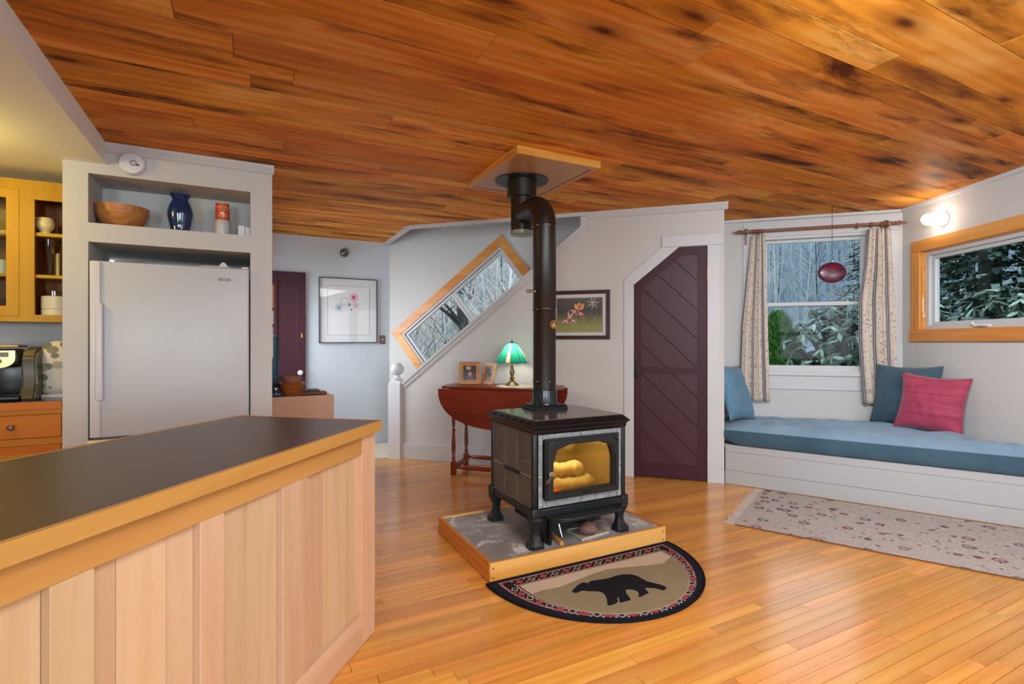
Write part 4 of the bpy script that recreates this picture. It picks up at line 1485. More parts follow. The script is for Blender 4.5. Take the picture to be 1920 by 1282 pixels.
# ------------------------------------------------------------------ drop-leaf table
tz = .835
tx0, tx1 = DW.hx(834, 4.58), DW.hx(1053, 4.58)
tc, trx = (tx0 + tx1) / 2, (tx1 - tx0) / 2
ty0, ty1 = 4.415, 4.895
t = thing('drop_leaf_table', 'reddish wooden gateleg table with its rounded leaf hanging down by the stair wall', 'table', DW, (tc, (ty0 + ty1) / 2, 0))
def cap(x):
    return trx - x
tm = (ty0 + ty1) / 2
pts = []
for k in range(13):
    y = ty0 + (ty1 - ty0) * k / 12
    pts.append((tc - trx * math.sqrt(max(0, 1 - ((y - tm) / .62) ** 2)), y))
for k in range(13):
    y = ty1 - (ty1 - ty0) * k / 12
    pts.append((tc + trx * math.sqrt(max(0, 1 - ((y - tm) / .62) ** 2)), y))
bm = BM(); prism(bm, pts, 'z', tz - .02, tz)
bmesh.ops.bevel(bm, geom=bm.edges[:], offset=.003, segments=1, affect='EDGES')
part('tabletop', bm, M['mahog'], t)
lw = trx * .985
ld = .36
leaf = [(tc - lw * math.cos(math.pi * i / 36), tz - .024 - ld * (math.sin(math.pi * i / 36) ** .8)) for i in range(37)]
bm = BM(); prism(bm, leaf, 'y', ty0 - .002, ty0 + .016)
part('drop_leaf', bm, M['mahog'], t, label='half-round hanging table leaf')
bm = BM(); prism(bm, [(tc - lw * math.cos(math.pi * i / 36), tz - .024 - ld * (math.sin(math.pi * i / 36) ** .8)) for i in range(37)], 'y', ty1 - .016, ty1 + .002)
part('drop_leaf', bm, M['mahog'], t)
lx0 = DW.hx(850.5, 4.475); lx1 = 2 * tc - lx0
def turned(bm, x, y, z0, z1, w=.022):
    L = z1 - z0
    box(bm, x - w, x + w, y - w, y + w, z0, z0 + .13, .003)
    box(bm, x - w, x + w, y - w, y + w, z1 - .1, z1, .003)
    zs = z0 + .13
    h = L - .23
    lathe(bm, [(w * .9, zs), (w * .6, zs + .015), (w * .95, zs + .03), (w * .6, zs + .045), (w * .95, zs + h * .22), (w * .7, zs + h * .42), (w * .5, zs + h * .47), (w * .95, zs + h * .5), (w * .5, zs + h * .53), (w * .7, zs + h * .6), (w * .95, zs + h * .8), (w * .55, zs + h - .04), (w * .95, zs + h - .025), (w * .6, zs + h - .012), (w * .9, zs + h)], (x, y, 0), 16)
for x, y in ((lx0, 4.475), (lx1, 4.475), (DW.hx(874, 4.84), 4.84), (lx1, 4.84)):
    bm = BM(); turned(bm, x, y, 0, tz - .021)
    part('leg', bm, M['mahog_v'], t, smooth=True)
def spindle(bm, x0, x1, y, z, w=.02):
    L = x1 - x0
    lathe(bm, [(w * .7, x0), (w * .7, x0 + .03), (w * .45, x0 + .04), (w * .9, x0 + .06), (w, x0 + L * .25), (w * .9, x0 + L * .44), (w * .45, x0 + L * .47), (w * .9, x0 + L * .5), (w * .45, x0 + L * .53), (w * .9, x0 + L * .56), (w, x0 + L * .75), (w * .9, x1 - .06), (w * .45, x1 - .04), (w * .7, x1 - .03), (w * .7, x1)], (0, y, z), 14, 'x')
bm = BM(); spindle(bm, lx0 + .02, lx1 - .02, 4.475, .075); part('stretcher', bm, M['mahog'], t, smooth=True)
bm = BM(); spindle(bm, DW.hx(874, 4.84) + .02, lx1 - .02, 4.84, .095); part('stretcher', bm, M['mahog'], t, smooth=True)
bm = BM(); prism(bm, [(lx0 - .014, 4.49), (lx0 + .014, 4.49), (DW.hx(874, 4.84) + .014, 4.825), (DW.hx(874, 4.84) - .014, 4.825)], 'z', .05, .09); part('side_stretcher', bm, M['mahog'], t)
bm = BM(); box(bm, lx0, lx1, 4.47, 4.49, tz - .11, tz - .021); box(bm, lx0 + .1, lx1, 4.84, 4.855, tz - .11, tz - .021); part('apron', bm, M['mahog'], t)

# lace doily
dcx, dcy = DW.hx(975, 4.67), 4.655
bm = BM()
N = 96
cv = bm.verts.new((dcx, dcy, tz + .003))
ringv = []
for i in range(N):
    an = 2 * math.pi * i / N
    r = .2 + .009 * abs(math.sin(an * 12))
    ringv.append(bm.verts.new((dcx + r * 1.05 * math.cos(an), dcy + r * math.sin(an), tz + .0018 + .0012 * math.sin(an * 7))))
for i in range(N):
    bm.faces.new((cv, ringv[i], ringv[(i + 1) % N]))
r_ = bmesh.ops.extrude_face_region(bm, geom=bm.faces[:])
for v in r_['geom']:
    if isinstance(v, bmesh.types.BMVert):
        v.co.z -= .0012
bmesh.ops.recalc_face_normals(bm, faces=bm.faces[:])
solo('lace_doily', bm, plain('lace', '#d8d2c8', .9, bump=1.0, bscale=160), 'scalloped white lace doily under the table lamp', 'doily', DW, (dcx, dcy, tz + .001))

# ------------------------------------------------------------------ stained-glass table lamp
lx, ly = DW.hx(960, 4.70), 4.70
lz = tz + .0045
t = thing('table_lamp', 'lit table lamp with a pleated green glass shade and bronze base', 'lamp', DW, (lx, ly, lz))
def lz_(py):
    return DW.hit(960, py, ly)[1]
zs0, zs1, zf = lz_(678), lz_(643), lz_(637)
bm = BM()
lathe(bm, [(0, lz), (.066, lz), (.068, lz + .004), (.058, lz + .01), (.055, lz + .016), (.04, lz + .024), (.022, lz + .04), (.016, lz + .055), (.02, lz + .06), (.026, lz + .066), (.026, lz + .07), (.012, lz + .076), (.014, lz + .085), (.022, lz + .11), (.024, lz + .13), (.018, lz + .155), (.013, lz + .17), (.017, lz + .18), (.012, lz + .19), (.008, lz + .2), (.008, zs1 + .002)], (lx, ly, 0), 24)
for v in bm.verts:
    an = math.atan2(v.co.y - ly, v.co.x - lx)
    r = math.hypot(v.co.x - lx, v.co.y - ly)
    if r > .03:
        k = 1 + .07 * math.cos(8 * an)
        v.co.x = lx + (v.co.x - lx) * k; v.co.y = ly + (v.co.y - ly) * k
part('base', bm, M['bronze'], t, smooth=True)
def shade_mat(name, a, b):
    g = G(name)
    z = g.n('SeparateXYZ', {0: g.n('TexCoord').outputs['Generated']}).outputs[2]
    c = g.ramp(z, [(.0, a), (1, b)])  # paler towards the top: the bulb's glow put into the glass colour
    tl = g.n('BsdfTranslucent', {0: c})
    g.set(col=c, rough=.25)
    mx = g.n('MixShader', {0: .6, 1: g.b.outputs[0], 2: tl.outputs[0]})
    g.t.links.new(mx.outputs[0], g.t.nodes['Material Output'].inputs[0])
    return g.m
gm, wm = shade_mat('shade_green', '#0c8a72', '#4cb89a'), shade_mat('shade_cream', '#d8cdb8', '#e8dfcc')
r0_, r1_ = .158, .046
segs = []
an = 12.0
for k in range(4):
    for wdeg, m in ((36, gm), (36, gm), (18, wm)):
        segs.append((an, an + wdeg, m)); an += wdeg
leadp = []
for a0_, a1_, m in segs:
    bm = BM()
    n = 6
    top, bot, prev = [], [], None
    for i in range(n + 1):
        f = i / n
        a = R(a0_ + (a1_ - a0_) * f)
        bulge = 1 + .03 * math.sin(math.pi * f)
        dz_ = -.012 * math.sin(math.pi * f)
        col = [bm.verts.new((lx + (r1_ + (r0_ - r1_) * s) * (1 + (bulge - 1) * s) * math.cos(a), ly + (r1_ + (r0_ - r1_) * s) * (1 + (bulge - 1) * s) * math.sin(a), zs1 + (zs0 - zs1) * s + dz_ * (s ** 3))) for s in (0, .35, .7, .92, 1)]
        if prev:
            for q in range(4):
                bm.faces.new((prev[q], prev[q + 1], col[q + 1], col[q]))
        prev = col
    part('shade_panel', bm, m, t, smooth='all', label='cream glass shade panel' if m is wm else 'green glass shade panel')
    leadp.append(a0_)
bm = BM()
for a in leadp:
    a = R(a)
    tube(bm, [(lx + r * 1.005 * math.cos(a), ly + r * 1.005 * math.sin(a), zs1 + (zs0 - zs1) * s) for r, s in ((r1_, 0), (r0_, 1))], .0022, 6)
for a0_, a1_, m in segs:
    pts = []
    for i in range(7):
        f = i / 6
        a = R(a0_ + (a1_ - a0_) * f)
        rr = r0_ * (1 + .03 * math.sin(math.pi * f)) * 1.004
        pts.append((lx + rr * math.cos(a), ly + rr * math.sin(a), zs0 - .012 * math.sin(math.pi * f)))
    tube(bm, pts, .0022, 6)
part('lead_lines', bm, M['black'], t, smooth=True)
bm = BM()
lathe(bm, [(.047, zs1 - .003), (.048, zs1 + .003), (.02, zs1 + .006), (.008, zs1 + .008), (.005, zs1 + .018), (.008, zs1 + .024), (.004, zf), (0, zf + .006)], (lx, ly, 0), 20)
part('finial', bm, M['bronze'], t, smooth=True)
bm = BM(); ball(bm, (lx, ly, zs1 - .06), .024, .024, .034)
part('bulb', bm, emis('lamp_bulb', '#fff0d8', 30), t, smooth=True)
pl_ = bpy.data.lights.new('table_lamp_glow', 'POINT'); pl_.energy = 3.0; pl_.color = (1, .88, .68); pl_.shadow_soft_size = .03
plo = bpy.data.objects.new('table_lamp_glow', pl_); C.objects.link(plo); plo.location = DW.w(lx - .0, ly, zs1 - .11)

# ------------------------------------------------------------------ two small photo frames
def photo_frame(name, label, px0, px1, pyb, h, depth, turn_deg, roll, wood_m, build):
    xa, xb = DW.hx(px0, depth), DW.hx(px1, depth)
    c = (xa + xb) / 2
    w = xb - xa
    base = (c, depth, tz + .0008)
    t = thing(name, label, 'photo frame', DW, base)
    y0 = depth
    frame_w = w * .19
    objs = []
    n0 = set(bpy.data.objects)
    frame_parts(t, c - w / 2, c + w / 2, base[2], base[2] + h, y0, frame_w, wood_m, .014)
    bm = BM(); box(bm, c - w / 2 + .004, c + w / 2 - .004, y0 - .003, y0, base[2] + .004, base[2] + h - .004); part('backing', bm, M['black'], t)
    build(t, c - w / 2 + frame_w, c + w / 2 - frame_w, base[2] + frame_w, base[2] + h - frame_w, y0 - .0045)
    bm = BM(); prism(bm, [(y0 + .001, base[2] + h * .6), (y0 + .004, base[2] + h * .6), (y0 + .075, base[2] + .014), (y0 + .07, base[2] + .014)], 'x', c - .012, c + .012); part('easel_back', bm, M['black'], t)
    t.rotation_euler = (R(-11), R(roll), R(DW.deg + turn_deg))
    return t
def ell(cx, cz, rx, rz_, n=18):
    return [(cx + rx * math.cos(2 * math.pi * i / n), cz + rz_ * math.sin(2 * math.pi * i / n)) for i in range(n)]
def b1(t, x0, x1, z0, z1, y):
    w, h = x1 - x0, z1 - z0
    def add(nm, col, pts, k):
        bm = BM(); flat(bm, pts, y - .0004 * k); part(nm, bm, plain('photo_' + nm, col, .5), t)
    add('photo_ground', '#4a4a58', [(x0, z0), (x1, z0), (x1, z1), (x0, z1)], 0)
    add('photo_dark', '#2a2418', [(x0, z1 - h * .35), (x1, z1 - h * .5), (x1, z1), (x0, z1)], 1)
    add('photo_pale_shape', '#b8a488', ell(x0 + w * .42, z0 + h * .84, w * .2, h * .14), 2)
    add('photo_shirt', '#5c6478', [(x0 + w * .2, z0 + h * .02), (x0 + w * .8, z0 + h * .02), (x0 + w * .72, z0 + h * .3), (x0 + w * .3, z0 + h * .3)], 3)
    add('photo_hair', '#3a2a20', ell(x0 + w * .5, z0 + h * .48, w * .22, h * .18), 4)
    add('photo_face', '#c89078', ell(x0 + w * .52, z0 + h * .43, w * .16, h * .15), 5)
def b2(t, x0, x1, z0, z1, y):
    w, h = x1 - x0, z1 - z0
    def add(nm, col, pts, k):
        bm = BM(); flat(bm, pts, y - .0004 * k); part(nm, bm, plain('photo2_' + nm, col, .5), t)
    add('photo_ground', '#7c6a58', [(x0, z0), (x1, z0), (x1, z1), (x0, z1)], 0)
    add('photo_sky', '#8a8478', [(x0, z0 + h * .5), (x1, z0 + h * .55), (x1, z1), (x0, z1)], 1)
    add('photo_tree', '#4a4844', ell(x0 + w * .4, z0 + h * .68, w * .34, h * .2), 2)
    add('photo_shrub', '#38322c', ell(x0 + w * .62, z0 + h * .46, w * .3, h * .1), 3)
    add('photo_path', '#a08068', [(x0, z0), (x1, z0), (x1, z0 + h * .28), (x0, z0 + h * .2)], 2)
frw = wood('photo_frame_oak', [(.2, '#a8682a'), (.8, '#c8863c')], 0, 2, rough=.4, tone=.1)
frh = DW.hit(880, 676, 4.72)[1] - DW.hit(880, 716.5, 4.72)[1]
photo_frame('photo_frame', 'oak photo frame with a portrait of a child, left one on the table', 862.5, 899, 717, frh * 1.04, 4.72, 24, 0, frw, b1)
photo_frame('photo_frame', 'narrower photo frame with a brown landscape, beside the green lamp', 900, 929, 717, frh * 1.0, 4.745, -26, 0, frw, b2)
# ------------------------------------------------------------------ stair window (set slantwise) and its pine casing
def slat_board(bm, u0, u1, v0, v1, y0, y1):
    prism(bm, rot_rect(sw0, e1, e2, u0, u1, v0, v1), 'y', y0, y1)
t = struct('window_2', BM(), M['trim'], DW, (sw0[0], YX, sw0[1]))
yc = YX - .022
def slant_wood():
    g = wood('pine_casing_slant', [(.25, '#c07a30'), (.5, '#d08e42'), (.8, '#dba058')], 0, 1.1, rough=.4, tone=.1, knots=.35, bump=.03)
    return g
cw = .095
for (u0, u1, v0, v1) in ((0, swL, 0, cw), (0, cw, cw + .0005, SWH - cw), (swL - cw, swL, cw + .0005, SWH - cw), (0, swL, SWH - cw + .0005, SWH)):
    bm = BM(); slat_board(bm, u0, u1, v0, v1, yc, YX - .0005)
    part('casing_board', bm, M['pine_trim'], t)
def slant_frame(name, u0, u1, v0, v1, w, y0, y1, m):
    bm = BM(); sheet_holes(bm, rot_rect(sw0, e1, e2, u0, u1, v0, v1), [rot_rect(sw0, e1, e2, u0 + w, u1 - w, v0 + w, v1 - w)], y0, y1)
    return part(name, bm, m, t)
slant_frame('window_frame', cw - .004, swL - cw + .004, cw - .004, SWH - cw + .004, .03, YX - .012, YX + .12, M['trim'])
um = swL * .508
for (u0, u1) in ((cw + .03, um - .002), (um + .002, swL - cw - .03)):
    s_ = slant_frame('sash', u0, u1, cw + .03, SWH - cw - .03, .03, YX + .01, YX + .05, M['trim'])
    bm = BM(); slat_board(bm, u0 + .028, u1 - .028, cw + .058, SWH - cw - .058, YX + .028, YX + .032)
    part('pane', bm, M['pane'], s_)
for q in ((.05, .03), (.05, SWH - .5), (swL - .03, .05)):
    pass

# ------------------------------------------------------------------ double-hung window over the bench
t = struct('window_1', BM(), M['trim'], DW, ((wx0 + wx1) / 2, YX, wz0))
ox0, ox1 = DW.hx(1393, YX), DW.hx(1684, YX)
ozt = DW.hit(1530, 411, YX)[1]
zsl0, zsl1 = DW.hit(1530, 704, YX)[1], DW.hit(1530, 696, YX)[1]
zap = DW.hit(1530, 730.5, YX)[1]
yt = YX - .018
def wpart(name, x0, x1, z0, z1, y0=yt, y1=YX - .0005, bev=.0015):
    bm = BM(); box(bm, x0, x1, y0, y1, z0, z1, bev)
    return part(name, bm, M['trim'], t)
wpart('casing_board', ox0, wx0, zsl1, wz1 + .0005)
wpart('casing_board', wx1, ox1, zsl1, wz1 + .0005)
wpart('head_casing', ox0, ox1, wz1 + .001, ozt)
wpart('sill', ox0 - .01, ox1 + .01, zsl0, zsl1 - .0005, YX - .045)
wpart('apron', ox0, ox1, zap, zsl0 - .0005)
def wframe(name, x0, x1, z0, z1, w, y0, y1, parent, wb=None, wt=None):
    wb = wb or w; wt = wt or w
    bm = BM(); sheet_holes(bm, [(x0, z0), (x1, z0), (x1, z1), (x0, z1)], [[(x0 + w, z0 + wb), (x1 - w, z0 + wb), (x1 - w, z1 - wt), (x0 + w, z1 - wt)]], y0, y1)
    return part(name, bm, M['trim'], parent)
wframe('window_frame', wx0 - .002, wx1 + .002, zsl1 - .004, wz1 + .002, .028, YX - .004, YX + .13, t)
zmr = DW.hit(1530, 569.5, YX + .03)[1]
gx0, gx1 = wx0 + .026, wx1 - .026
s_ = wframe('upper_sash', gx0, gx1, zmr - .018, wz1 - .027, .034, YX + .06, YX + .09, t, .036, .03)
bm = BM(); box(bm, gx0 + .03, gx1 - .03, YX + .074, YX + .078, zmr, wz1 - .05); part('pane', bm, M['pane'], s_)
s_ = wframe('lower_sash', gx0, gx1, zsl1 + .024, zmr + .018, .034, YX + .024, YX + .054, t, .03, .034)
bm = BM(); box(bm, gx0 + .03, gx1 - .03, YX + .038, YX + .042, zsl1 + .04, zmr); part('pane', bm, M['pane'], s_)

# ------------------------------------------------------------------ window bench with its board front
AB = BN.l(1.888, 4.595)
yb = AB[1]
pR = meet(BN, yb, RW, DR)
bx0, bx1 = AB[0], BN.l(*pR)[0]
nook_b = DW.w(xN, YX)
zt = .345
t = thing('window_bench', 'white built-in window bench with a three-board front', 'bench', BN, ((bx0 + bx1) / 2, yb + .3, 0))
z1b, z2b = .1206, .283
bench_paint = plain('bench_paint', '#a8a7a8', .5)
for z0, z1, dy in ((.002, z1b - .0008, -.006), (z1b + .0008, z2b - .0008, 0), (z2b + .0008, zt - .0005, 0)):
    bm = BM(); box(bm, bx0 + .002, bx1 - .004, yb + dy, yb + .02, z0, z1, .0012)
    part('front_board', bm, bench_paint, t)
bm = BM()
top_poly = [(bx0 + .002, yb + .021), (bx1 - .004, yb + .021), BN.l(C2[0] - .006, C2[1] - .008), BN.l(nook_b.x + .008, nook_b.y - .008), BN.l(*xy(DW, xN + .004, YD + .02))]
prism(bm, top_poly, 'z', zt - .022, zt)
part('seat_board', bm, bench_paint, t)
# ------------------------------------------------------------------ tufted mattress
def world_l(fr, v):
    return fr.l(v.x, v.y)
Pa = BN.w(bx0 + .002, yb - .022)
Pb = BN.w(bx1 + .01, yb - .022)
Pb = Vector(meet(BN, yb - .022, RW, DR - .012)).to_3d()
Pc = Vector((C2[0], C2[1], 0)) + DW.w(-.018, -.03) + Vector((0, 0, 0))
Pd = DW.w(xN + .02, YX - .03)
Q = [BN.l(p.x, p.y) for p in (Pa, Pb, Pc, Pd)]
mz0 = zt + .001
NU, NV = 170, 110
seam_z, top_z = .478, .555
tufts = []
for i in range(9):
    for j in range(3):
        if (i + .5 + (.5 if j % 2 else 0)) / 9.3 < .93:
            tufts.append(((i + .5 + (.5 if j % 2 else 0)) / 9.3, (.26, .53, .79)[j]))
def bil(u, v):
    a = Vector(Q[0]).lerp(Vector(Q[1]), u)
    b_ = Vector(Q[3]).lerp(Vector(Q[2]), u)
    return a.lerp(b_, v)
bm = BM()
tp_ = [bil(*q) for q in tufts]
grid = []
for j in range(NV + 1):
    row = []
    for i in range(NU + 1):
        u, v = i / NU, j / NV
        p = bil(u, v)
        edge = min(v, 1 - v, (1 - u) * 1.6, u * 1.6) 
        e = min(1, edge / .2)
        h = seam_z + (top_z - seam_z) * math.sin(e * math.pi / 2) ** .8
        dmin = 1e9
        for q in tp_:
            d = (q - p).length
            h -= .03 * math.exp(-(d / .12) ** 2)
            du, dv = (p.x - q.x), (p.y - q.y) - .06 * (p.x - q.x)
            if abs(du) < .3 and abs(dv) < .1:
                h -= .075 * math.exp(-(du / .085) ** 2 - (dv / .026) ** 2)
        n_ = noise.noise(Vector((p.x * 3.2, p.y * 3.2, 1))) * .02 + noise.noise(Vector((p.x * 9 + p.y * 4, p.y * 7, 2))) * .012
        if v < .3:
            n_ += (.3 - v) / .3 * .022 * noise.noise(Vector((p.x * 17 + p.y * 6, p.y * 2.5, 4)))
        row.append(bm.verts.new((p.x, p.y, h + n_ * min(1, e * 2.2))))
    grid.append(row)
for j in range(NV):
    for i in range(NU):
        bm.faces.new((grid[j][i], grid[j][i + 1], grid[j + 1][i + 1], grid[j + 1][i]))
class _P:
    def __init__(s, co):
        s.co = co.copy()
GP = [[_P(v.co) for v in r_] for r_ in grid]
mt = thing('bench_mattress', 'tufted blue futon mattress filling the window bench', 'mattress', BN, (bil(.5, .5).x, bil(.5, .5).y, mz0))
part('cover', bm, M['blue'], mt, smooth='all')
bm = BM()
loop = [grid_[0] for grid_ in []]
def edge_pts():
    L = [bil(i / NU, 0) for i in range(NU + 1)] + [bil(1, j / NV) for j in range(1, NV + 1)] + [bil(1 - i / NU, 1) for i in range(1, NU + 1)] + [bil(0, 1 - j / NV) for j in range(1, NV)]
    return L
EP = edge_pts()
cen = bil(.5, .5)
rings = []
# rounded left front corner: pull the side outline in there
for f, push in ((1, 0), (.86, .008), (.55, .014), (.2, .010), (.04, -.004), (0, -.03)):
    ring = []
    for p in EP:
        d = (p - cen).normalized()
        k = push if (p - Vector(Q[0])).length > .25 or True else 0
        z = mz0 + (seam_z - mz0) * f
        wob = .006 * noise.noise(Vector((p.x * 6, p.y * 6, f * 2)))
        cdist = (p - Vector(Q[0])).length
        zz = z + (max(0, .16 - cdist) / .16) ** 2 * .05 * (1 - f)
        inward = Vector((0, -1)) if p.y < cen.y - .2 else Vector((0, 0))
        pp_ = p + inward * (k + wob * (1 if 0 < f < 1 else 0))
        ring.append(bm.verts.new((pp_.x, pp_.y, zz)))
    rings.append(ring)
n = len(EP)
for A, B in zip(rings, rings[1:]):
    for i in range(n):
        bm.faces.new((A[i], B[i], B[(i + 1) % n], A[(i + 1) % n]))
bm.faces.new(rings[-1])
bmesh.ops.recalc_face_normals(bm, faces=bm.faces[:])
part('side_band', bm, M['blue_side'], mt, smooth='all', label='mattress side band, shade put into its darker blue')
bm = BM()
tube(bm, [(p.x, p.y - .001, seam_z + .001) for p in EP[:NU + 1]], .0035, 6)
part('piping', bm, plain('piping_blue', '#6d8ea2', .85), mt, smooth=True)
def tuft_z(q):
    return min((((g_.co.x - q.x) ** 2 + (g_.co.y - q.y) ** 2, g_.co.z) for row_ in GP for g_ in row_))[1]
for k, q in enumerate(tp_):
    bm = BM(); tube(bm, [(q.x - .03, q.y, tuft_z(q) + .001), (q.x + .03, q.y + .002, tuft_z(q) + .001)], .004, 6)
    part('tuft_stitch', bm, M['blue_side'], mt, smooth=True)
# ------------------------------------------------------------------ cushions
def cushion(bm, w, h, th, seed, n=26, ears=.06, slump=0.0):
    def side(s):
        g = []
        for j in range(n + 1):
            r = []
            for i in range(n + 1):
                u, v = -1 + 2 * i / n, -1 + 2 * j / n
                bow_x = 1 - ears * (1 - v * v) * .9
                bow_z = 1 - ears * (1 - u * u) * .9
                puff = (max(0, 1 - abs(u) ** 2.4) * max(0, 1 - abs(v) ** 2.4)) ** .62
                wr = noise.noise(Vector((u * 2.2 + seed, v * 2.2, s))) * .22 + noise.noise(Vector((u * 5 + seed, v * 5, s * 2))) * .12 + noise.noise(Vector((u * 3 + v * 7 + seed, v * 3 - u * 2, 5))) * .1
                y = s * th / 2 * puff * (1 + wr)
                z = h / 2 * v * bow_z
                z -= slump * (1 - v) * .0
                r.append((w / 2 * u * bow_x, y, z))
            g.append(r)
        return g
    vg = {}
    for s in (-1, 1):
        g = side(s)
        for j in range(n + 1):
            for i in range(n + 1):
                key = (i, j, 0 if (i in (0, n) or j in (0, n)) else s)
                if key not in vg:
                    vg[key] = bm.verts.new(g[j][i])
        for j in range(n):
            for i in range(n):
                ks = [(i, j), (i + 1, j), (i + 1, j + 1), (i, j + 1)]
                vs = [vg[(a, b, 0 if (a in (0, n) or b in (0, n)) else s)] for a, b in ks]
                bm.faces.new(vs if s < 0 else vs[::-1])
    bmesh.ops.recalc_face_normals(bm, faces=bm.faces[:])
def put_cushion(name, label, fr, loc, w, h, th, yaw, lean, roll, m, seed, piping=None, ears=.12):
    t = thing(name, label, 'cushion', fr, loc)
    bm = BM(); cushion(bm, w, h, th, seed, ears=ears)
    bmesh.ops.translate(bm, verts=bm.verts[:], vec=(loc[0], loc[1], loc[2] + h / 2 * (1 - ears * .6)))
    part('cover', bm, m, t, smooth='all')
    bm = BM()
    n = 20
    pts = []
    for a, b_, c_, d_ in ((-1, -1, 1, -1), (1, -1, 1, 1), (1, 1, -1, 1), (-1, 1, -1, -1)):
        for i in range(n):
            u, v = a + (c_ - a) * i / n, b_ + (d_ - b_) * i / n
            pts.append((loc[0] + w / 2 * u * (1 - ears * (1 - v * v) * .9), loc[1], loc[2] + h / 2 * (1 - ears * .6) + h / 2 * v * (1 - ears * (1 - u * u) * .9)))
    tube(bm, pts + pts[:1], .0028, 6)
    part('seam', bm, piping or m, t, smooth=True)
    t.rotation_euler = Matrix.Rotation(R(fr.deg + yaw), 3, 'Z').to_4x4().to_3x3().__matmul__(Matrix.Rotation(R(lean), 3, 'X')).__matmul__(Matrix.Rotation(R(roll), 3, 'Y')).to_euler()
    return t
def on_mattress(px, d):
    return DW.hx(px, d)
put_cushion('slate_cushion', 'dark slate-blue cushion in the corner behind the red one', RW, (*RW.l(3.395, 4.52), .535), .56, .54, .14, 21, -9, 0, M['blue_dark'], 3.3, M['blue_dark'])
put_cushion('red_cushion', 'crimson cushion leaning on the slate-blue one by the right wall', RW, (*RW.l(3.36, 4.20), .54), .465, .47, .16, 35, -13, 4, M['red'], 8.1)
d3 = YX - .35
h3 = DW.hit(1380, 683, d3)[1] - .528
put_cushion('blue_cushion', 'light blue cushion propped at the left end of the bench', DW, (xN + .19, d3 - .04, .53), .47, h3 * 1.1, .18, 58, -20, 6, M['blue_pillow'], 1.7)

# ------------------------------------------------------------------ curtain rod, rings, curtains
yr = YX - .085
ra, rb2 = DW.hit(1404, 432, yr), DW.hit(1668, 420.5, yr)
zr = (ra[1] + rb2[1]) / 2
t = thing('curtain_rod', 'brown wooden curtain rod with pointed finials and rings above the window', 'curtain rod', DW, ((ra[0] + rb2[0]) / 2, YX, zr))
rodm = wood('rod_wood', [(.2, '#6a4436'), (.8, '#8a5c48')], 0, 1.5, rough=.45, tone=.05)
x0r, x1r = DW.hx(1399, yr), DW.hx(1671, yr)
bm = BM(); lathe(bm, [(.014, x0r), (.014, x1r)], (0, yr, zr), 16, 'x'); part('rod', bm, rodm, t, smooth=True)
for s, xx in ((-1, x0r), (1, x1r)):
    bm = BM(); lathe(bm, [(.014, xx - s * .001), (.018, xx + s * .004), (.012, xx + s * .012), (.01, xx + s * .025), (.018, xx + s * .034), (.012, xx + s * .044), (.02, xx + s * .058), (.02, xx + s * .068), (.008, xx + s * .09), (.006, xx + s * .1), (.003, xx + s * .125)], (0, yr, zr), 16, 'x'); part('finial', bm, rodm, t, smooth=True)
for xx in (DW.hx(1399.5, yr), DW.hx(1666, yr)):
    bm = BM()
    prism(bm, [(YX - .02, zr - .12), (YX - .02, zr + .04), (YX - .034, zr + .04), (yr - .022, zr + .012), (yr - .022, zr - .018), (YX - .05, zr - .03), (YX - .034, zr - .12)], 'x', xx - .01, xx + .01)
    part('bracket', bm, rodm, t)
ring_px = [1413, 1417, 1421, 1425, 1429.5, 1606, 1631.5, 1635, 1652, 1656, 1660, 1664]
for px in ring_px:
    xx = DW.hx(px, yr)
    bm = BM()
    tl = 25 if px == 1606 else 4
    tube(bm, [(xx + .006 * math.sin(k) * (tl / 12), yr + .023 * math.sin(2 * math.pi * k / 20), zr - .007 + .023 * math.cos(2 * math.pi * k / 20)) for k in range(21)], .0045, 8)
    part('ring', bm, rodm, t, smooth=True)
def curtain_mat():
    g = G('curtain_print')
    uv = g.n('TexCoord').outputs['UV']
    vn = g.n('TexVoronoi', {'Vector': g.n('Mapping', {'Vector': uv, 'Scale': (30, 30, 1)}).outputs[0], 'Scale': 1.0, 'Randomness': 1.0}, feature='F1')
    nz = g.noise(g.n('Mapping', {'Vector': uv, 'Scale': (1, 1, 1)}).outputs[0], 44, 4, .7, 2.0)
    ringm = g.ramp(vn.outputs['Distance'], [(.1, (.2, .2, .2)), (.18, (1, 1, 1)), (.26, (1, 1, 1)), (.34, (0, 0, 0))])
    spots = g.math('MULTIPLY', ringm, g.ramp(nz, [(.42, (0, 0, 0)), (.52, (1, 1, 1))]))
    vine = g.ramp(nz, [(.57, (0, 0, 0)), (.6, (1, 1, 1)), (.64, (1, 1, 1)), (.68, (0, 0, 0))])
    k = g.math('MAXIMUM', spots, g.math('MULTIPLY', vine, .8))
    u = g.n('SeparateXYZ', {0: uv}).outputs[0]
    f = g.math('FRACT', g.math('MULTIPLY', u, 4.2))
    stripe = g.math('LESS_THAN', f, .2)
    lines = g.math('GREATER_THAN', g.math('SINE', g.math('MULTIPLY', f, 150)), .1)
    col = g.mix(g.math('MULTIPLY', k, .75), lin('#e6dacb'), lin('#5c4440'))
    st = g.mix(lines, lin('#b9b3b0'), lin('#56545e'))
    col = g.mix(stripe, col, st)
    tl = g.n('BsdfTranslucent', {0: col})
    g.set(col=col, rough=.9, spec=.1)
    mx = g.n('MixShader', {0: .22, 1: g.b.outputs[0], 2: tl.outputs[0]})
    g.t.links.new(mx.outputs[0], g.t.nodes['Material Output'].inputs[0])
    return g.m
cmat = curtain_mat()
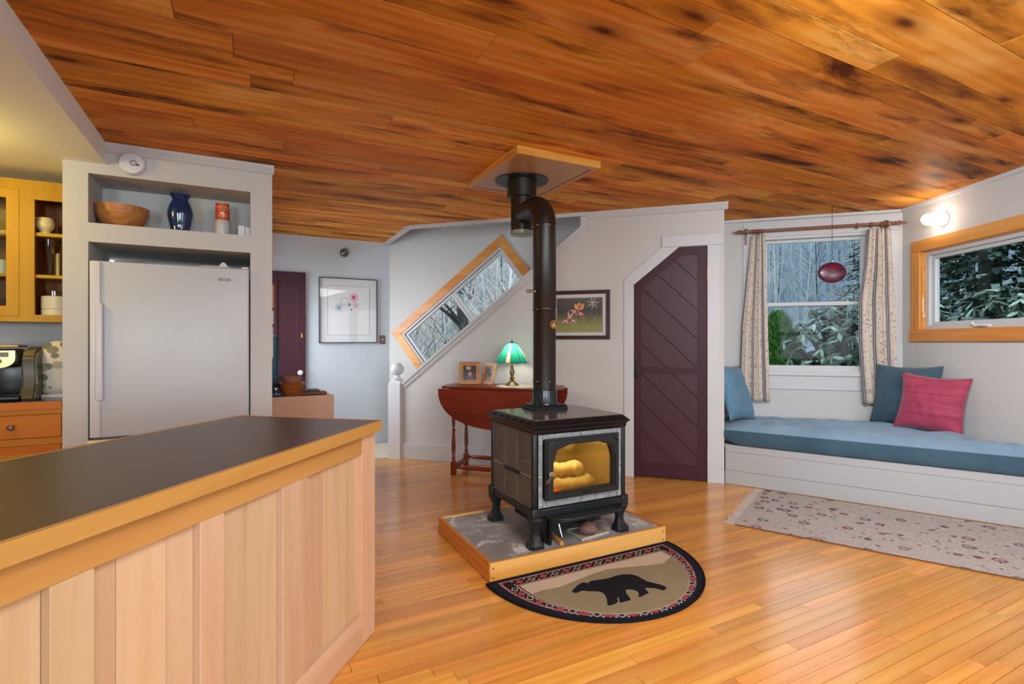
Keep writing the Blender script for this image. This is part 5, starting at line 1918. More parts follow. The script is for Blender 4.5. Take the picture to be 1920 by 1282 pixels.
def curtain(label, lefts, rights, folds, seed, amp0=.022, amp1=.03, cloth=.62):
    """edges given as (pixel x, pixel y) down each side on the curtain's plane"""
    yc_ = yr + .006
    L = [DW.hit(x, y, yc_) for x, y in lefts]
    Rr = [DW.hit(x, y, yc_) for x, y in rights]
    def at(E, z):
        for p, q in zip(E, E[1:]):
            if q[1] <= z <= p[1]:
                f = (p[1] - z) / max(1e-6, p[1] - q[1])
                return p[0] + (q[0] - p[0]) * f
        return E[-1][0] if z < E[-1][1] else E[0][0]
    z1 = max(L[0][1], Rr[0][1]); 
    bm = BM()
    uvl = bm.loops.layers.uv.new('UVMap')
    NX, NZ = 110, 44
    g = []
    for j in range(NZ + 1):
        f = j / NZ
        row = []
        for i in range(NX + 1):
            u = i / NX
            zt_ = z1
            zb_ = L[-1][1] + (Rr[-1][1] - L[-1][1]) * u
            z = zt_ + (zb_ - zt_) * f
            xl, xr = at(L, z), at(Rr, z)
            ph = 2 * math.pi * folds * u + seed + .5 * math.sin(f * 2.5 + seed) * (u - .5)
            amp = amp0 + (amp1 - amp0) * f
            x = xl + (xr - xl) * u + .008 * math.sin(ph * 2) * (1 if 0 < u < 1 else 0)
            y = yc_ + amp * math.sin(ph) * (.6 + .4 * noise.noise(Vector((u * 4, f * 2, seed)))) 
            row.append((bm.verts.new((x, y, z)), (u * cloth * (1), f * (zt_ - zb_))))
        g.append(row)
    for j in range(NZ):
        for i in range(NX):
            q = [g[j + 1][i], g[j + 1][i + 1], g[j][i + 1], g[j][i]]
            fc = bm.faces.new([v for v, _ in q])
            for lp, (_, uv) in zip(fc.loops, q):
                lp[uvl].uv = uv
    cx = (L[-1][0] + Rr[-1][0]) / 2
    t = thing('curtain', label, 'curtain', DW, (cx, yc_, L[-1][1]))
    o = part('cloth', bm, cmat, t, smooth='all')
    md = o.modifiers.new('thickness', 'SOLIDIFY'); md.thickness = .0012
    return t
curtain('printed cream curtain left of the double-hung window', [(1409, 441), (1400, 520), (1391, 610), (1386, 752)], [(1434, 441), (1437, 520), (1441, 640), (1445, 752)], 4.2, .6)
curtain('printed cream curtain right of the double-hung window', [(1628, 429.5), (1622, 500), (1612, 560), (1611, 640), (1619, 758)], [(1669, 429.5), (1673, 500), (1679, 600), (1684, 752)], 5.2, 2.2)

# ------------------------------------------------------------------ hanging glass disc
ohx, ohy = 2.85, 4.616
ol = DW.l(ohx, ohy)
oz = HC - (511 - 641) * ohy / F
t = thing('glass_pendant', 'purple swirled glass disc hanging on a cord before the window', 'ornament', DW, (ol[0], ol[1], oz))
def glassdisc():
    g = G('swirl_glass')
    nz = g.noise(g.coord((3, 3, 16), rot=(0, .15, 0)), 3.0, 4, .6, 1.5)
    col = g.ramp(nz, [(.3, '#140a20'), (.42, '#3a0e2e'), (.5, '#8a1830'), (.58, '#2a1840'), (.68, '#7a2040'), (.8, '#6a5a80')])
    tl = g.n('BsdfTranslucent', {0: col})
    g.set(col=col, rough=.3, coat=.15)
    mx = g.n('MixShader', {0: .3, 1: g.b.outputs[0], 2: tl.outputs[0]})
    g.t.links.new(mx.outputs[0], g.t.nodes['Material Output'].inputs[0])
    return g.m
bm = BM(); ball(bm, (ol[0], ol[1], oz), .113, .02, .092, 36, 18); part('disc', bm, glassdisc(), t, smooth=True)
bm = BM(); lathe(bm, [(.011, oz + .088), (.014, oz + .094), (.008, oz + .102), (.011, oz + .11), (.004, oz + .118)], (ol[0], ol[1], 0), 14); part('neck', bm, M['bulb_glass'], t, smooth=True)
bm = BM(); tube(bm, [(ol[0], ol[1], oz + .117), (ol[0], ol[1], H - .012)], .0022, 6); part('cord', bm, M['black'], t, smooth=True)
bm = BM(); tube(bm, [(ol[0], ol[1], H + .002), (ol[0], ol[1], H - .01), (ol[0] + .008, ol[1], H - .018), (ol[0] + .014, ol[1], H - .01)], .0025, 6); part('hook', bm, M['brass'], t, smooth=True)

# ------------------------------------------------------------------ right window: pine casing and white awning sash
t = struct('window_3', BM(), M['trim'], RW, (rx0, DR, rz_bot))
cwl = RW.hx(1729.8, DR - .02) - RW.hx(1711.7, DR - .02)
czb = RW.hit(1741, 613.3, DR)[1]
czt = RW.hit(1741, 474, DR)[1]
ycs = DR - .024
xe = rx0 + RWL
cwl = .1
bm = BM(); box(bm, rx0, rx0 + cwl, ycs, DR - .0005, rz_bot + .1005, rz_top - .1005, .002); part('casing_board', bm, M['pine_trim_v'], t)
bm = BM(); box(bm, xe - cwl, xe, ycs, DR - .0005, rz_bot + .1005, rz_top - .1005, .002); part('casing_board', bm, M['pine_trim_v'], t)
bm = BM(); box(bm, rx0, xe, ycs, DR - .0005, rz_top - .1, rz_top, .002); part('casing_board', bm, M['pine_trim'], t)
bm = BM(); box(bm, rx0 - .012, xe + .012, ycs - .004, DR - .0005, rz_bot, rz_bot + .1, .002); part('casing_board', bm, M['pine_trim'], t)
bm = BM(); sheet_holes(bm, [(rx0 + .092, rz_bot + .092), (xe - .092, rz_bot + .092), (xe - .092, rz_top - .092), (rx0 + .092, rz_top - .092)], [[(rx0 + .108, rz_bot + .106), (xe - .108, rz_bot + .106), (xe - .108, rz_top - .106), (rx0 + .108, rz_top - .106)]], DR - .002, DR + .075)
part('jamb_lining', bm, M['pine_trim'], t)
fx0_, fx1_, fz0_, fz1__ = rx0 + .106, xe - .106, rz_bot + .104, rz_top - .104
def rframe(name, e, w, y0, y1, par):
    bm = BM(); sheet_holes(bm, [(fx0_ + e, fz0_ + e), (fx1_ - e, fz0_ + e), (fx1_ - e, fz1__ - e), (fx0_ + e, fz1__ - e)], [[(fx0_ + e + w, fz0_ + e + w), (fx1_ - e - w, fz0_ + e + w), (fx1_ - e - w, fz1__ - e - w), (fx0_ + e + w, fz1__ - e - w)]], y0, y1)
    return part(name, bm, M['trim'], par)
rframe('window_frame', 0, .036, DR + .03, DR + .12, t)
s_ = rframe('sash', .036, .03, DR + .06, DR + .1, t)
bm = BM(); box(bm, fx0_ + .06, fx1_ - .06, DR + .078, DR + .082, fz0_ + .06, fz1__ - .06); part('pane', bm, M['pane'], s_)
# crank and lock lever
ccx = RW.hx(1843, DR + .02)
bm = BM()
box(bm, ccx - .04, ccx + .06, DR + .016, DR + .034, fz0_ + .006, fz0_ + .026, .004)
tube(bm, [(ccx - .07, DR + .002, fz0_ + .034), (ccx - .045, DR - .002, fz0_ + .016), (ccx, DR + .004, fz0_ + .022), (ccx + .05, DR + .014, fz0_ + .02)], .008, 10)
ball(bm, (ccx - .072, DR + .002, fz0_ + .038), .011, None, None, 12, 8)
part('crank_handle', bm, M['white'], t, smooth=True)
bm = BM()
lz0, lz1 = RW.hit(1739, 594, DR + .02)[1], RW.hit(1739, 559, DR + .02)[1]
tube(bm, [(fx0_ + .004, DR + .02, lz0), (fx0_ - .004, DR + .012, lz0 + .02), (fx0_ - .002, DR + .006, lz1 - .02), (fx0_ + .002, DR + .014, lz1)], [.008, .007, .006, .007], 10)
part('lock_lever', bm, M['white'], t, smooth=True)

# ------------------------------------------------------------------ bare-bulb wall lamp
bxw, bzw = RW.hit(1769, 411, DR)
t = thing('wall_lamp', 'round bare-bulb wall lamp, lit, above the pine-framed window', 'lamp', RW, (bxw, DR, bzw))
bm = BM(); lathe(bm, [(.062, DR - .0005), (.064, DR - .006), (.058, DR - .014), (.05, DR - .016), (.034, DR - .02), (.024, DR - .035), (.022, DR - .05)], (bxw, 0, bzw), 28, 'y'); part('base', bm, M['white'], t, smooth=True)
bm = BM(); ball(bm, (bxw, DR - .115, bzw), .05, .062, .05, 24, 14); part('bulb', bm, M['bulb'], t, smooth=True)

# ------------------------------------------------------------------ pale runner rug along the bench
rcn = [BN.hitz(1426, 918.5, 0), BN.hitz(1385, 985.5, 0)]
ry1, ry0 = rcn[0][1], rcn[1][1]
rx_ = (rcn[0][0] + rcn[1][0]) / 2
rl_ = 1.78
ry1 = min(ry1, yb - .03)
def rugmat():
    g = G('runner_print')
    tc = g.n('TexCoord').outputs['Object']
    vn = g.n('TexVoronoi', {'Vector': g.n('Mapping', {'Vector': tc, 'Scale': (9, 9, 0)}).outputs[0], 'Scale': 1.0, 'Randomness': .75}, feature='F1')
    vb = g.n('TexVoronoi', {'Vector': g.n('Mapping', {'Vector': tc, 'Scale': (21, 21, 0)}).outputs[0], 'Scale': 1.0, 'Randomness': .9}, feature='F1')
    nz = g.noise(g.n('Mapping', {'Vector': tc, 'Scale': (1, 1, 0)}).outputs[0], 26, 4, .6, 2.5)
    d = vn.outputs['Distance']
    r1 = g.ramp(d, [(.16, (0, 0, 0)), (.2, (1, 1, 1)), (.29, (1, 1, 1)), (.34, (0, 0, 0))])
    core = g.ramp(d, [(.08, (1, 1, 1)), (.12, (0, 0, 0))])
    pickv = g.n('SeparateColor', {0: vn.outputs['Color']})
    pk = g.math('GREATER_THAN', pickv.outputs[0], .12)
    vine = g.ramp(nz, [(.45, (0, 0, 0)), (.48, (1, 1, 1)), (.51, (1, 1, 1)), (.54, (0, 0, 0))])
    dots = g.math('MULTIPLY', g.ramp(vb.outputs['Distance'], [(.2, (1, 1, 1)), (.28, (0, 0, 0))]), g.math('GREATER_THAN', g.n('SeparateColor', {0: vb.outputs['Color']}).outputs[1], .5))
    base = g.mix(g.noise(tc, 9, 3), lin('#b4aaa4'), lin('#c4bab4'))
    fl = g.mix(g.math('GREATER_THAN', pickv.outputs[1], .5), lin('#3c3642'), lin('#702630'))
    broken = g.ramp(g.noise(tc, 60, 2), [(.4, (0, 0, 0)), (.55, (1, 1, 1))])
    c = g.mix(g.math('MULTIPLY', vine, .7), base, lin('#8a7f80'))
    c = g.mix(g.math('MULTIPLY', dots, .85), c, lin('#584c50'))
    c = g.mix(g.math('MULTIPLY', g.math('MULTIPLY', r1, pk), g.math('MULTIPLY_ADD', broken, .4, .5)), c, fl)
    c = g.mix(g.math('MULTIPLY', g.math('MULTIPLY', core, pk), .75), c, fl)
    g.set(col=c, rough=.95, spec=.1)
    g.bump(g.noise(tc, 300, 2), .35, .003)
    return g.m
t = thing('runner_rug', 'pale floral runner rug with fringed ends along the window bench', 'rug', BN, (rx_ + rl_ / 2, (ry0 + ry1) / 2, 0))
rm = rugmat()
bm = BM(); box(bm, rx_, rx_ + rl_, ry0, ry1, .0008, .008, .002); part('pile', bm, rm, t)
rl = plain('runner_line', '#b4a8a2', .95, bump=.3, bscale=300)
bm = BM()
for e, w in ((.135, .006), (.15, .004)):
    sheet = [(rx_ + e, ry0 + e), (rx_ + rl_ - e, ry0 + e), (rx_ + rl_ - e, ry1 - e), (rx_ + e, ry1 - e)]
    for k in range(4):
        p, q = Vector(sheet[k]), Vector(sheet[(k + 1) % 4])
        d = (q - p).normalized(); n_ = Vector((-d.y, d.x)) * w
        prism(bm, [p[:], q[:], (q + n_)[:], (p + n_)[:]], 'z', .007, .0084)
part('border_lines', bm, rl, t)
for k in range(2):
    xx = rx_ if k == 0 else rx_ + rl_ - .012
    bm = BM(); box(bm, xx - .002, xx + .014, ry0, ry1, .0005, .0088, .002); part('end_binding', bm, rl, t)
bm = BM()
for s, xx in ((-1, rx_), (1, rx_ + rl_)):
    n = 90
    for k in range(n):
        y = ry0 + (ry1 - ry0) * (k + .5) / n
        dy = random.uniform(-.012, .012)
        L = random.uniform(.06, .09)
        box_ = [(xx, y - .003), (xx, y + .003), (xx + s * L, y + dy + .0022), (xx + s * L, y + dy - .0022)]
        prism(bm, box_ if s < 0 else box_[::-1], 'z', .0006, random.uniform(.002, .005))
part('fringe', bm, plain('fringe', '#c2b7b0', .95), t, kind='stuff')
bm = BM(); tube(bm, [(rx_, ry0 - .001, .0045), (rx_ + rl_, ry0 - .001, .0045)], .0042, 6); tube(bm, [(rx_, ry1 + .001, .0045), (rx_ + rl_, ry1 + .001, .0045)], .0042, 6)
part('edge_binding', bm, plain('runner_edge', '#6c4c38', .95), t, smooth=True)
# ------------------------------------------------------------------ refrigerator in its recess
fa0, fa1_ = UV.hx(168, 3.99), UV.hx(467, 3.99)
fzb, fzt = UV.hit(168, 822, 3.99)[1], UV.hit(168, 487.5, 3.99)[1]
t = thing('refrigerator', 'white refrigerator with a full-height left handle set into the wall recess', 'refrigerator', UV, ((fa0 + fa1_) / 2, 4.3, 0))
bm = BM(); box(bm, fa0 + .006, fa1_ - .006, 4.055, 4.75, .03, fzt + .004, .006); part('cabinet', bm, M['fridge'], t)
bm = BM(); box(bm, fa0 + .01, fa1_ - .01, 4.046, 4.056, .05, fzt - .004); part('gasket', bm, plain('gasket_grey', '#8a8a8e', .7), t)
bm = BM(); box(bm, fa0, fa1_, 3.985, 4.046, fzb, fzt, .012, 3); dr = part('door', bm, M['fridge'], t, smooth=True)
bm = BM()
zh0, zh1 = UV.hit(180, 752, 3.97)[1], fzt - .004
box(bm, fa0 + .002, fa0 + .055, 3.972, 3.99, fzb + .003, fzt - .003, .008, 2)
box(bm, fa0 + .03, fa0 + .07, 3.958, 3.985, zh0, UV.hit(180, 568, 3.97)[1], .012, 3)
part('handle', bm, M['white'], dr, smooth=True, label='white moulded vertical handle')
bx_, bz_ = UV.hit(421.5, 524.3, 3.984)
bw_ = .034
bm = BM(); sheet_holes(bm, [(bx_ - bw_ - .006, bz_ + .009), (bx_ - bw_ + .002, bz_ - .009), (bx_ + bw_ - .002, bz_ - .009), (bx_ + bw_, bz_ + .009)], [[(bx_ - bw_ + .004, bz_ + .005), (bx_ - bw_ + .008, bz_ - .006), (bx_ + bw_ - .008, bz_ - .006), (bx_ + bw_ - .006, bz_ + .005)]], 3.982, 3.9856); part('badge', bm, plain('badge_grey', '#55534f', .4, .3), dr)
def text_bm(body, size):
    cu = bpy.data.curves.new('tmp_text', 'FONT'); cu.body = body; cu.size = size; cu.align_x = 'CENTER'; cu.align_y = 'CENTER'
    o = bpy.data.objects.new('tmp_text', cu); C.objects.link(o)
    me = bpy.data.meshes.new_from_object(o.evaluated_get(bpy.context.evaluated_depsgraph_get()))
    bpy.data.objects.remove(o)
    bm = BM(); bm.from_mesh(me)
    bmesh.ops.triangulate(bm, faces=bm.faces[:])
    return bm
bm = text_bm('Kenmore', .0125)
for v in bm.verts:
    v.co = Vector((bx_ + v.co.x, 3.9842, bz_ + v.co.y))
part('badge_lettering', bm, plain('badge_ink', '#55534f', .5), dr, kind='stuff')
bm = BM(); box(bm, fa0, fa1_, 3.99, 4.046, .09, fzb - .045, .012, 3)
dw = part('freezer_drawer', bm, M['fridge'], t, smooth=True)
bm = BM(); box(bm, fa0 - .012, fa1_ + .004, 3.955, 4.04, fzb - .042, fzb - .012, .013, 3); part('drawer_lip', bm, plain('lip_warm_lit', '#e2d6bc', .4), dw, smooth=True, label='rounded drawer lip, warm light put into its colour')  # warm light on the upward face put into the lip colour
bm = BM(); box(bm, fa1_ - .045, fa1_ - .004, 4.0, 4.05, fzt + .0005, fzt + .014, .004); part('hinge_cover', bm, M['white'], t)
# packets lying on the refrigerator
def box_on(name, label, px0, px1, py0, py1, d, dep, m, cat='box'):
    x0, z0 = UV.hit(px0, py1, d); x1, z1 = UV.hit(px1, py0, d)
    return x0, x1
zt_f = fzt + .0045
x0, x1 = UV.hx(377, 4.15), UV.hx(431, 4.15)
bm = BM(); box(bm, x0, x1, 4.12, 4.24, zt_f, zt_f + .022, .002)
solo('flat_packet', bm, plain('packet_grey', '#b8b0a4', .7, vary=.15), 'flat grey packet lying on top of the refrigerator', 'packet', UV, ((x0 + x1) / 2, 4.18, zt_f))
bm = BM()
xc = UV.hx(419, 4.2)
prism(bm, [(xc - .03, zt_f + .023), (xc + .03, zt_f + .023), (xc + .012, zt_f + .05), (xc - .004, zt_f + .055), (xc - .014, zt_f + .045)], 'y', 4.16, 4.2)
solo('crumpled_tissue', bm, M['white'], 'small crumpled white paper on the flat packet above the refrigerator', 'paper', UV, (xc, 4.18, zt_f + .0225))

# ------------------------------------------------------------------ things in the wall niche
nzs = nz0 + .0008
def nx(px, d):
    return UV.hx(px, d)
bcx, bd = nx(229, 4.2), 4.2
br = (nx(282, 4.2) - nx(177, 4.2)) / 2
bh = .145
prof = [(0, 0), (br * .55, 0), (br * .6, .008), (br * .82, bh * .35), (br * .97, bh * .72), (br, bh), (br * .965, bh), (br * .93, bh * .72), (br * .77, bh * .38), (br * .5, .02), (0, .016)]
bm = BM(); lathe(bm, [(r, nzs + z) for r, z in prof], (bcx, bd, 0), 40)
bwood = wood('bowl_wood', [(.2, '#8a5426'), (.5, '#b07438'), (.8, '#c88c4c')], 0, 2.2, rough=.45, tone=.05, ring=.18)
t = thing('wooden_bowl', 'wide turned wooden bowl on the wall niche shelf', 'bowl', UV, (bcx, bd, nzs))
part('bowl', bm, bwood, t, smooth=True)
vx, vd = nx(338, 4.2), 4.2
sc_ = .97
vb_ = [(0, 0), (.052, 0), (.056, .005), (.052, .02), (.06, .06), (.073, .12), (.074, .145), (.065, .18), (.05, .208), (.045, .222), (.05, .235), (.063, .248), (.065, .254), (.058, .25), (.042, .222), (.04, .1), (0, .09)]
sc_ = (UV.hit(338, 366, 4.2)[1] - nz0) / .254
bm = BM(); lathe(bm, [(r * sc_ * .98, nzs + z * sc_) for r, z in vb_], (vx, vd, 0), 36)
t = thing('blue_vase', 'glossy dark blue ceramic vase in the wall niche', 'vase', UV, (vx, vd, nzs))
part('body', bm, plain('cobalt_glaze', '#0f2a5a', .12, coat=.6), t, smooth=True)
# white painted jar with an orange tin standing on it
jx, jd = nx(417, 4.2), 4.2
jz1 = UV.hit(417, 413, 4.2)[1]
jh = jz1 - nz0
jr = (nx(432.5, 4.2) - nx(402.5, 4.2)) / 2
t = thing('white_jar', 'squat white pot with grey drawing under the orange tin', 'jar', UV, (jx, jd, nzs))
def jarmat():
    g = G('jar_glaze')
    nz = g.noise(g.coord(), 34, 3, .6, 1.5)
    g.set(col=g.mix(g.ramp(nz, [(.5, (0, 0, 0)), (.53, (.8, .8, .8)), (.56, (0, 0, 0))]), lin('#c9c5c2'), lin('#77706a')), rough=.35)
    return g.m
bm = BM(); lathe(bm, [(0, nzs), (jr * .8, nzs), (jr * .98, nzs + jh * .3), (jr * 1.0, nzs + jh * .6), (jr * .9, nzs + jh * .92), (jr * .8, nzs + jh - .002), (0, nzs + jh - .002)], (jx, jd, 0), 32)
part('body', bm, jarmat(), t, smooth=True)
tz1 = UV.hit(417, 382.5, 4.2)[1]
tr_ = jr * .87
t = thing('orange_tin', 'orange drinks tin with pale lettering stacked on the white pot', 'tin', UV, (jx, jd, nzs + jh))
zb_ = nzs + jh - .001
bm = BM(); lathe(bm, [(0, zb_), (tr_, zb_), (tr_, tz1), (tr_ * .94, tz1 + .001), (tr_ * .93, tz1 - .004), (0, tz1 - .004)], (jx, jd, 0), 36)
part('can', bm, plain('orange_print', '#c2441c', .45), t, smooth=True)
bm = BM(); lathe(bm, [(tr_ + .0006, tz1 - .003), (tr_ + .001, tz1), (tr_ * .95, tz1 + .002)], (jx, jd, 0), 36)
part('rim', bm, plain('tin_rim', '#c8a888', .4, .4), t, smooth=True)
# lettering and picture curved round the tin
def on_can(name, body, size, z, m):
    bm = text_bm(body, size)
    bmesh.ops.subdivide_edges(bm, edges=bm.edges[:], cuts=1)
    a0 = -math.pi / 2 + .06
    for v in bm.verts:
        an = a0 + v.co.x / tr_
        v.co = Vector((jx + (tr_ + .0008) * math.cos(an), jd + (tr_ + .0008) * math.sin(an), z + v.co.y))
    return part(name, bm, m, t, kind='stuff')
ink = plain('tin_ink', '#e6c0a0', .6)
on_can('lettering', 'Cook Dunn', .026, tz1 - .028, ink)
on_can('small_lettering', 'NATURAL', .013, tz1 - .05, ink)
bm = BM()
def can_patch(bm, pts, zc, off=.0007):
    a0 = -math.pi / 2 + .06
    vs = [bm.verts.new((jx + (tr_ + off) * math.cos(a0 + x / tr_), jd + (tr_ + off) * math.sin(a0 + x / tr_), zc + z)) for x, z in pts]
    c = bm.verts.new((jx + (tr_ + off) * math.cos(a0 + sum(p[0] for p in pts) / len(pts) / tr_), jd + (tr_ + off) * math.sin(a0 + sum(p[0] for p in pts) / len(pts) / tr_), zc + sum(p[1] for p in pts) / len(pts)))
    for i in range(len(vs)):
        bm.faces.new((c, vs[i], vs[(i + 1) % len(vs)]))
can_patch(bm, ell(.004, 0, .028, .011, 20), tz1 - .088)
can_patch(bm, ell(-.002, .012, .015, .012, 14), tz1 - .086)
part('cup_emblem', bm, ink, t)
# two little white boxes at the end of the shelf
for px0, px1, pyt, dd_, nm in ((446.5, 458.5, 423, 4.06, 'taller small white box at the right end of the niche shelf'), (459.5, 470, 426, 4.07, 'shorter small white box in the niche corner')):
    x0, x1 = nx(px0, dd_), nx(px1, dd_)
    zt_ = UV.hit((px0 + px1) / 2, pyt, dd_)[1]
    x1 = min(x1, nR - .002)
    bm = BM(); box(bm, x0, x1, dd_, dd_ + .035, nzs, zt_, .0015)
    solo('small_box', bm, M['white'], nm, 'box', UV, ((x0 + x1) / 2, dd_ + .017, nzs), 'little white boxes in the niche')

# smoke alarm above the niche
sx_, sz_ = UV.hit(247.5, 306.5, BF - .02)
t = thing('smoke_alarm', 'round white smoke alarm high on the fridge wall', 'smoke alarm', UV, (sx_, BF, sz_))
sr = (UV.hx(274, BF - .02) - UV.hx(221.5, BF - .02)) / 2
bm = BM(); lathe(bm, [(sr, BF - .0005), (sr, BF - .012), (sr * .97, BF - .022), (sr * .86, BF - .032), (sr * .4, BF - .037), (0, BF - .038)], (sx_, 0, sz_), 40, 'y'); part('case', bm, M['white'], t, smooth=True)
bm = BM()
cxr, czr = sx_ + sr * .13, sz_ + .0
lathe(bm, [(.018, BF - .0365), (.018, BF - .0395), (.0135, BF - .0395), (.0135, BF - .0365)], (cxr, 0, czr), 24, 'y', closed=True)
box(bm, cxr + .014, cxr + .03, BF - .0375, BF - .035, czr - .016, czr - .004)
part('test_button_ring', bm, plain('alarm_grey', '#5c5652', .5), t, smooth=True)
bm = BM()
for k in range(3):
    box(bm, cxr - .006 + k * .005, cxr - .004 + k * .005, BF - .0385, BF - .036, czr - .006, czr + .007)
for k in range(2):
    box(bm, cxr + .0, cxr + .02, BF - .0345, BF - .033, czr + .026 + k * .007, czr + .0275 + k * .007)
part('markings', bm, plain('alarm_mark', '#8c8680', .5), t, kind='stuff')

# ------------------------------------------------------------------ kitchen units left of the fridge wall
bc = 4.335
uz0, uz1 = UV.hit(60, 603, bc)[1], UV.hit(60, 338, bc)[1]
ua1 = aL - .002
ua0 = ua1 - 1.0
kd0, kd1 = UV.hx(36, bc), UV.hx(64.4, bc)
t = thing('wall_cupboard', 'yellow-lit maple wall cupboard with a glazed door and open shelves', 'cupboard', UV, ((ua0 + ua1) / 2, 4.49, uz0))
kxm = (kd0 + kd1) / 2
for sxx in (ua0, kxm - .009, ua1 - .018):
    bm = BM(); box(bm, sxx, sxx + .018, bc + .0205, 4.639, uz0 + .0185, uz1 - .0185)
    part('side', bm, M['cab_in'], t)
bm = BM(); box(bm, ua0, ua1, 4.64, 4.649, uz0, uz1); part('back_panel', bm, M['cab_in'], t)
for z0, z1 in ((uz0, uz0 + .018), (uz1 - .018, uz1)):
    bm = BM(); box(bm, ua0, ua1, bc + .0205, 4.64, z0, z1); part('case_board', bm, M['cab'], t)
# face frame
oz0, oz1 = UV.hit(90, 590.5, bc)[1], UV.hit(66, 374, bc)[1]
dzb_, dzt_ = UV.hit(20, 592, bc)[1], UV.hit(20, 353, bc)[1]
df0 = ua0 + .05
bm = BM(); sheet_holes(bm, [(ua0, uz0), (ua1, uz0), (ua1, uz1), (ua0, uz1)], [[(kd1, oz0), (ua1 - .006, oz0), (ua1 - .006, oz1), (kd1, oz1)], [(df0, dzb_), (kd0, dzb_), (kd0, dzt_), (df0, dzt_)]], bc, bc + .02); part('face_frame', bm, M['cab'], t)
ds_ = UV.hx(11.7, bc)
gz0, gz1 = UV.hit(5, 573, bc)[1], UV.hit(5, 369, bc)[1]
stw = kd0 - ds_
bm = BM(); sheet_holes(bm, [(df0 + .0015, dzb_ + .0015), (kd0 - .0015, dzb_ + .0015), (kd0 - .0015, dzt_ - .0015), (df0 + .0015, dzt_ - .0015)], [[(df0 + stw, gz0), (ds_, gz0), (ds_, gz1), (df0 + stw, gz1)]], bc - .002, bc + .018); cd = part('door', bm, M['cab'], t)
bm = BM(); box(bm, df0 + stw - .005, ds_ + .005, bc + .006, bc + .009, gz0 - .005, gz1 + .005); part('glass', bm, M['pane'], cd)
shelf_z = []
for py0, py1 in ((437, 443.5), (515.5, 521.5)):
    zt_, zb_ = UV.hit(90, py0, bc + .02)[1], UV.hit(90, py1, bc + .02)[1]
    shelf_z.append(zt_)
    bm = BM(); box(bm, kxm + .01, ua1 - .0185, bc + .021, 4.64, zb_, zt_, .001); part('shelf', bm, M['cab'], t)
    bm = BM(); box(bm, ua0 + .018, kxm - .01, bc + .021, 4.64, zb_, zt_, .001); part('shelf', bm, M['cab'], t)
fz_ = uz0 + .0185
# crockery and glass on the shelves
cream = plain('cream_glaze', '#d8cc98', .3)
def glassmat(n, c='#f4efe0'):
    g = G(n); g.set(col=lin(c), rough=.03, trans=1.0, ior=1.3); return g.m
kg = glass('thin_glass', '#efe6d0', .02, 2.2)
t = thing('cream_pitcher', 'small cream pitcher on the open top shelf of the cupboard', 'pitcher', UV, (nx(85, 4.42), 4.42, shelf_z[0] + .0008))
px_, pd_, pz_ = nx(85, 4.42), 4.42, shelf_z[0] + .0008
bm = BM(); lathe(bm, [(0, pz_), (.032, pz_), (.033, pz_ + .008), (.026, pz_ + .016), (.045, pz_ + .04), (.05, pz_ + .065), (.042, pz_ + .095), (.04, pz_ + .105), (.036, pz_ + .104), (.038, pz_ + .06), (0, pz_ + .03)], (px_, pd_, 0), 24); part('body', bm, cream, t, smooth=True)
bm = BM(); tube(bm, [(px_ - .038, pd_ - .012, pz_ + .1), (px_ - .058, pd_ - .014, pz_ + .098), (px_ - .066, pd_ - .014, pz_ + .075), (px_ - .058, pd_ - .014, pz_ + .052), (px_ - .045, pd_ - .012, pz_ + .042)], .007, 8); part('handle', bm, cream, t, smooth=True)
def tumbler(name, label, px, d, z, r0, r1, h, cat, m=None, group=None):
    x = nx(px, d); z += .0008
    bm = BM(); lathe(bm, [(0, z), (r0, z), (r1, z + h), (r1 - .003, z + h), (r0 - .003, z + .008), (0, z + .008)], (x, d, 0), 24)
    return solo(name, bm, m or kg, label, cat, UV, (x, d, z), group, smooth=True)
tumbler('glass_jar', 'small glass jar behind the cream pitcher', 106, 4.5, shelf_z[0], .035, .035, .08, 'jar')
tumbler('flared_glass', 'tall flared drinking glass on the middle open shelf', 95, 4.43, shelf_z[1], .022, .055, .235, 'glass')
tumbler('metal_tumbler', 'smoky metal tumbler beside the flared glass', 110, 4.45, shelf_z[1], .038, .042, .15, 'tumbler', plain('smoky_metal', '#6a5830', .25, .8))
cx_ = nx(104, 4.43)
t = thing('white_canister', 'white banded canister with a glass lid on the bottom open shelf', 'canister', UV, (cx_, 4.43, fz_))
bm = BM(); lathe(bm, [(0, fz_ + .0005), (.066, fz_ + .0005), (.072, fz_ + .006), (.072, fz_ + .062), (.069, fz_ + .066), (.073, fz_ + .07), (.073, fz_ + .148), (.068, fz_ + .152), (0, fz_ + .152)], (cx_, 4.43, 0), 32); part('pot', bm, plain('canister_white', '#d6ceba', .4), t, smooth=True)
bm = BM(); lathe(bm, [(.066, fz_ + .153), (.068, fz_ + .185), (.06, fz_ + .19), (.064, fz_ + .153)], (cx_, 4.43, 0), 32, closed=True); part('glass_lid', bm, kg, t, smooth=True)
tumbler('glass_bowl', 'clear glass bowl behind the glazed cupboard door, upper shelf', 3, 4.45, shelf_z[0], .04, .075, .07, 'bowl')
tumbler('white_cup', 'white cup behind the glazed cupboard door, middle shelf', 4, 4.45, shelf_z[1], .04, .045, .09, 'cup', plain('cup_white', '#d8d0bc', .4))
tumbler('stem_glass', 'tall clear glass behind the glazed cupboard door, bottom shelf', 5, 4.45, fz_, .03, .04, .13, 'glass')

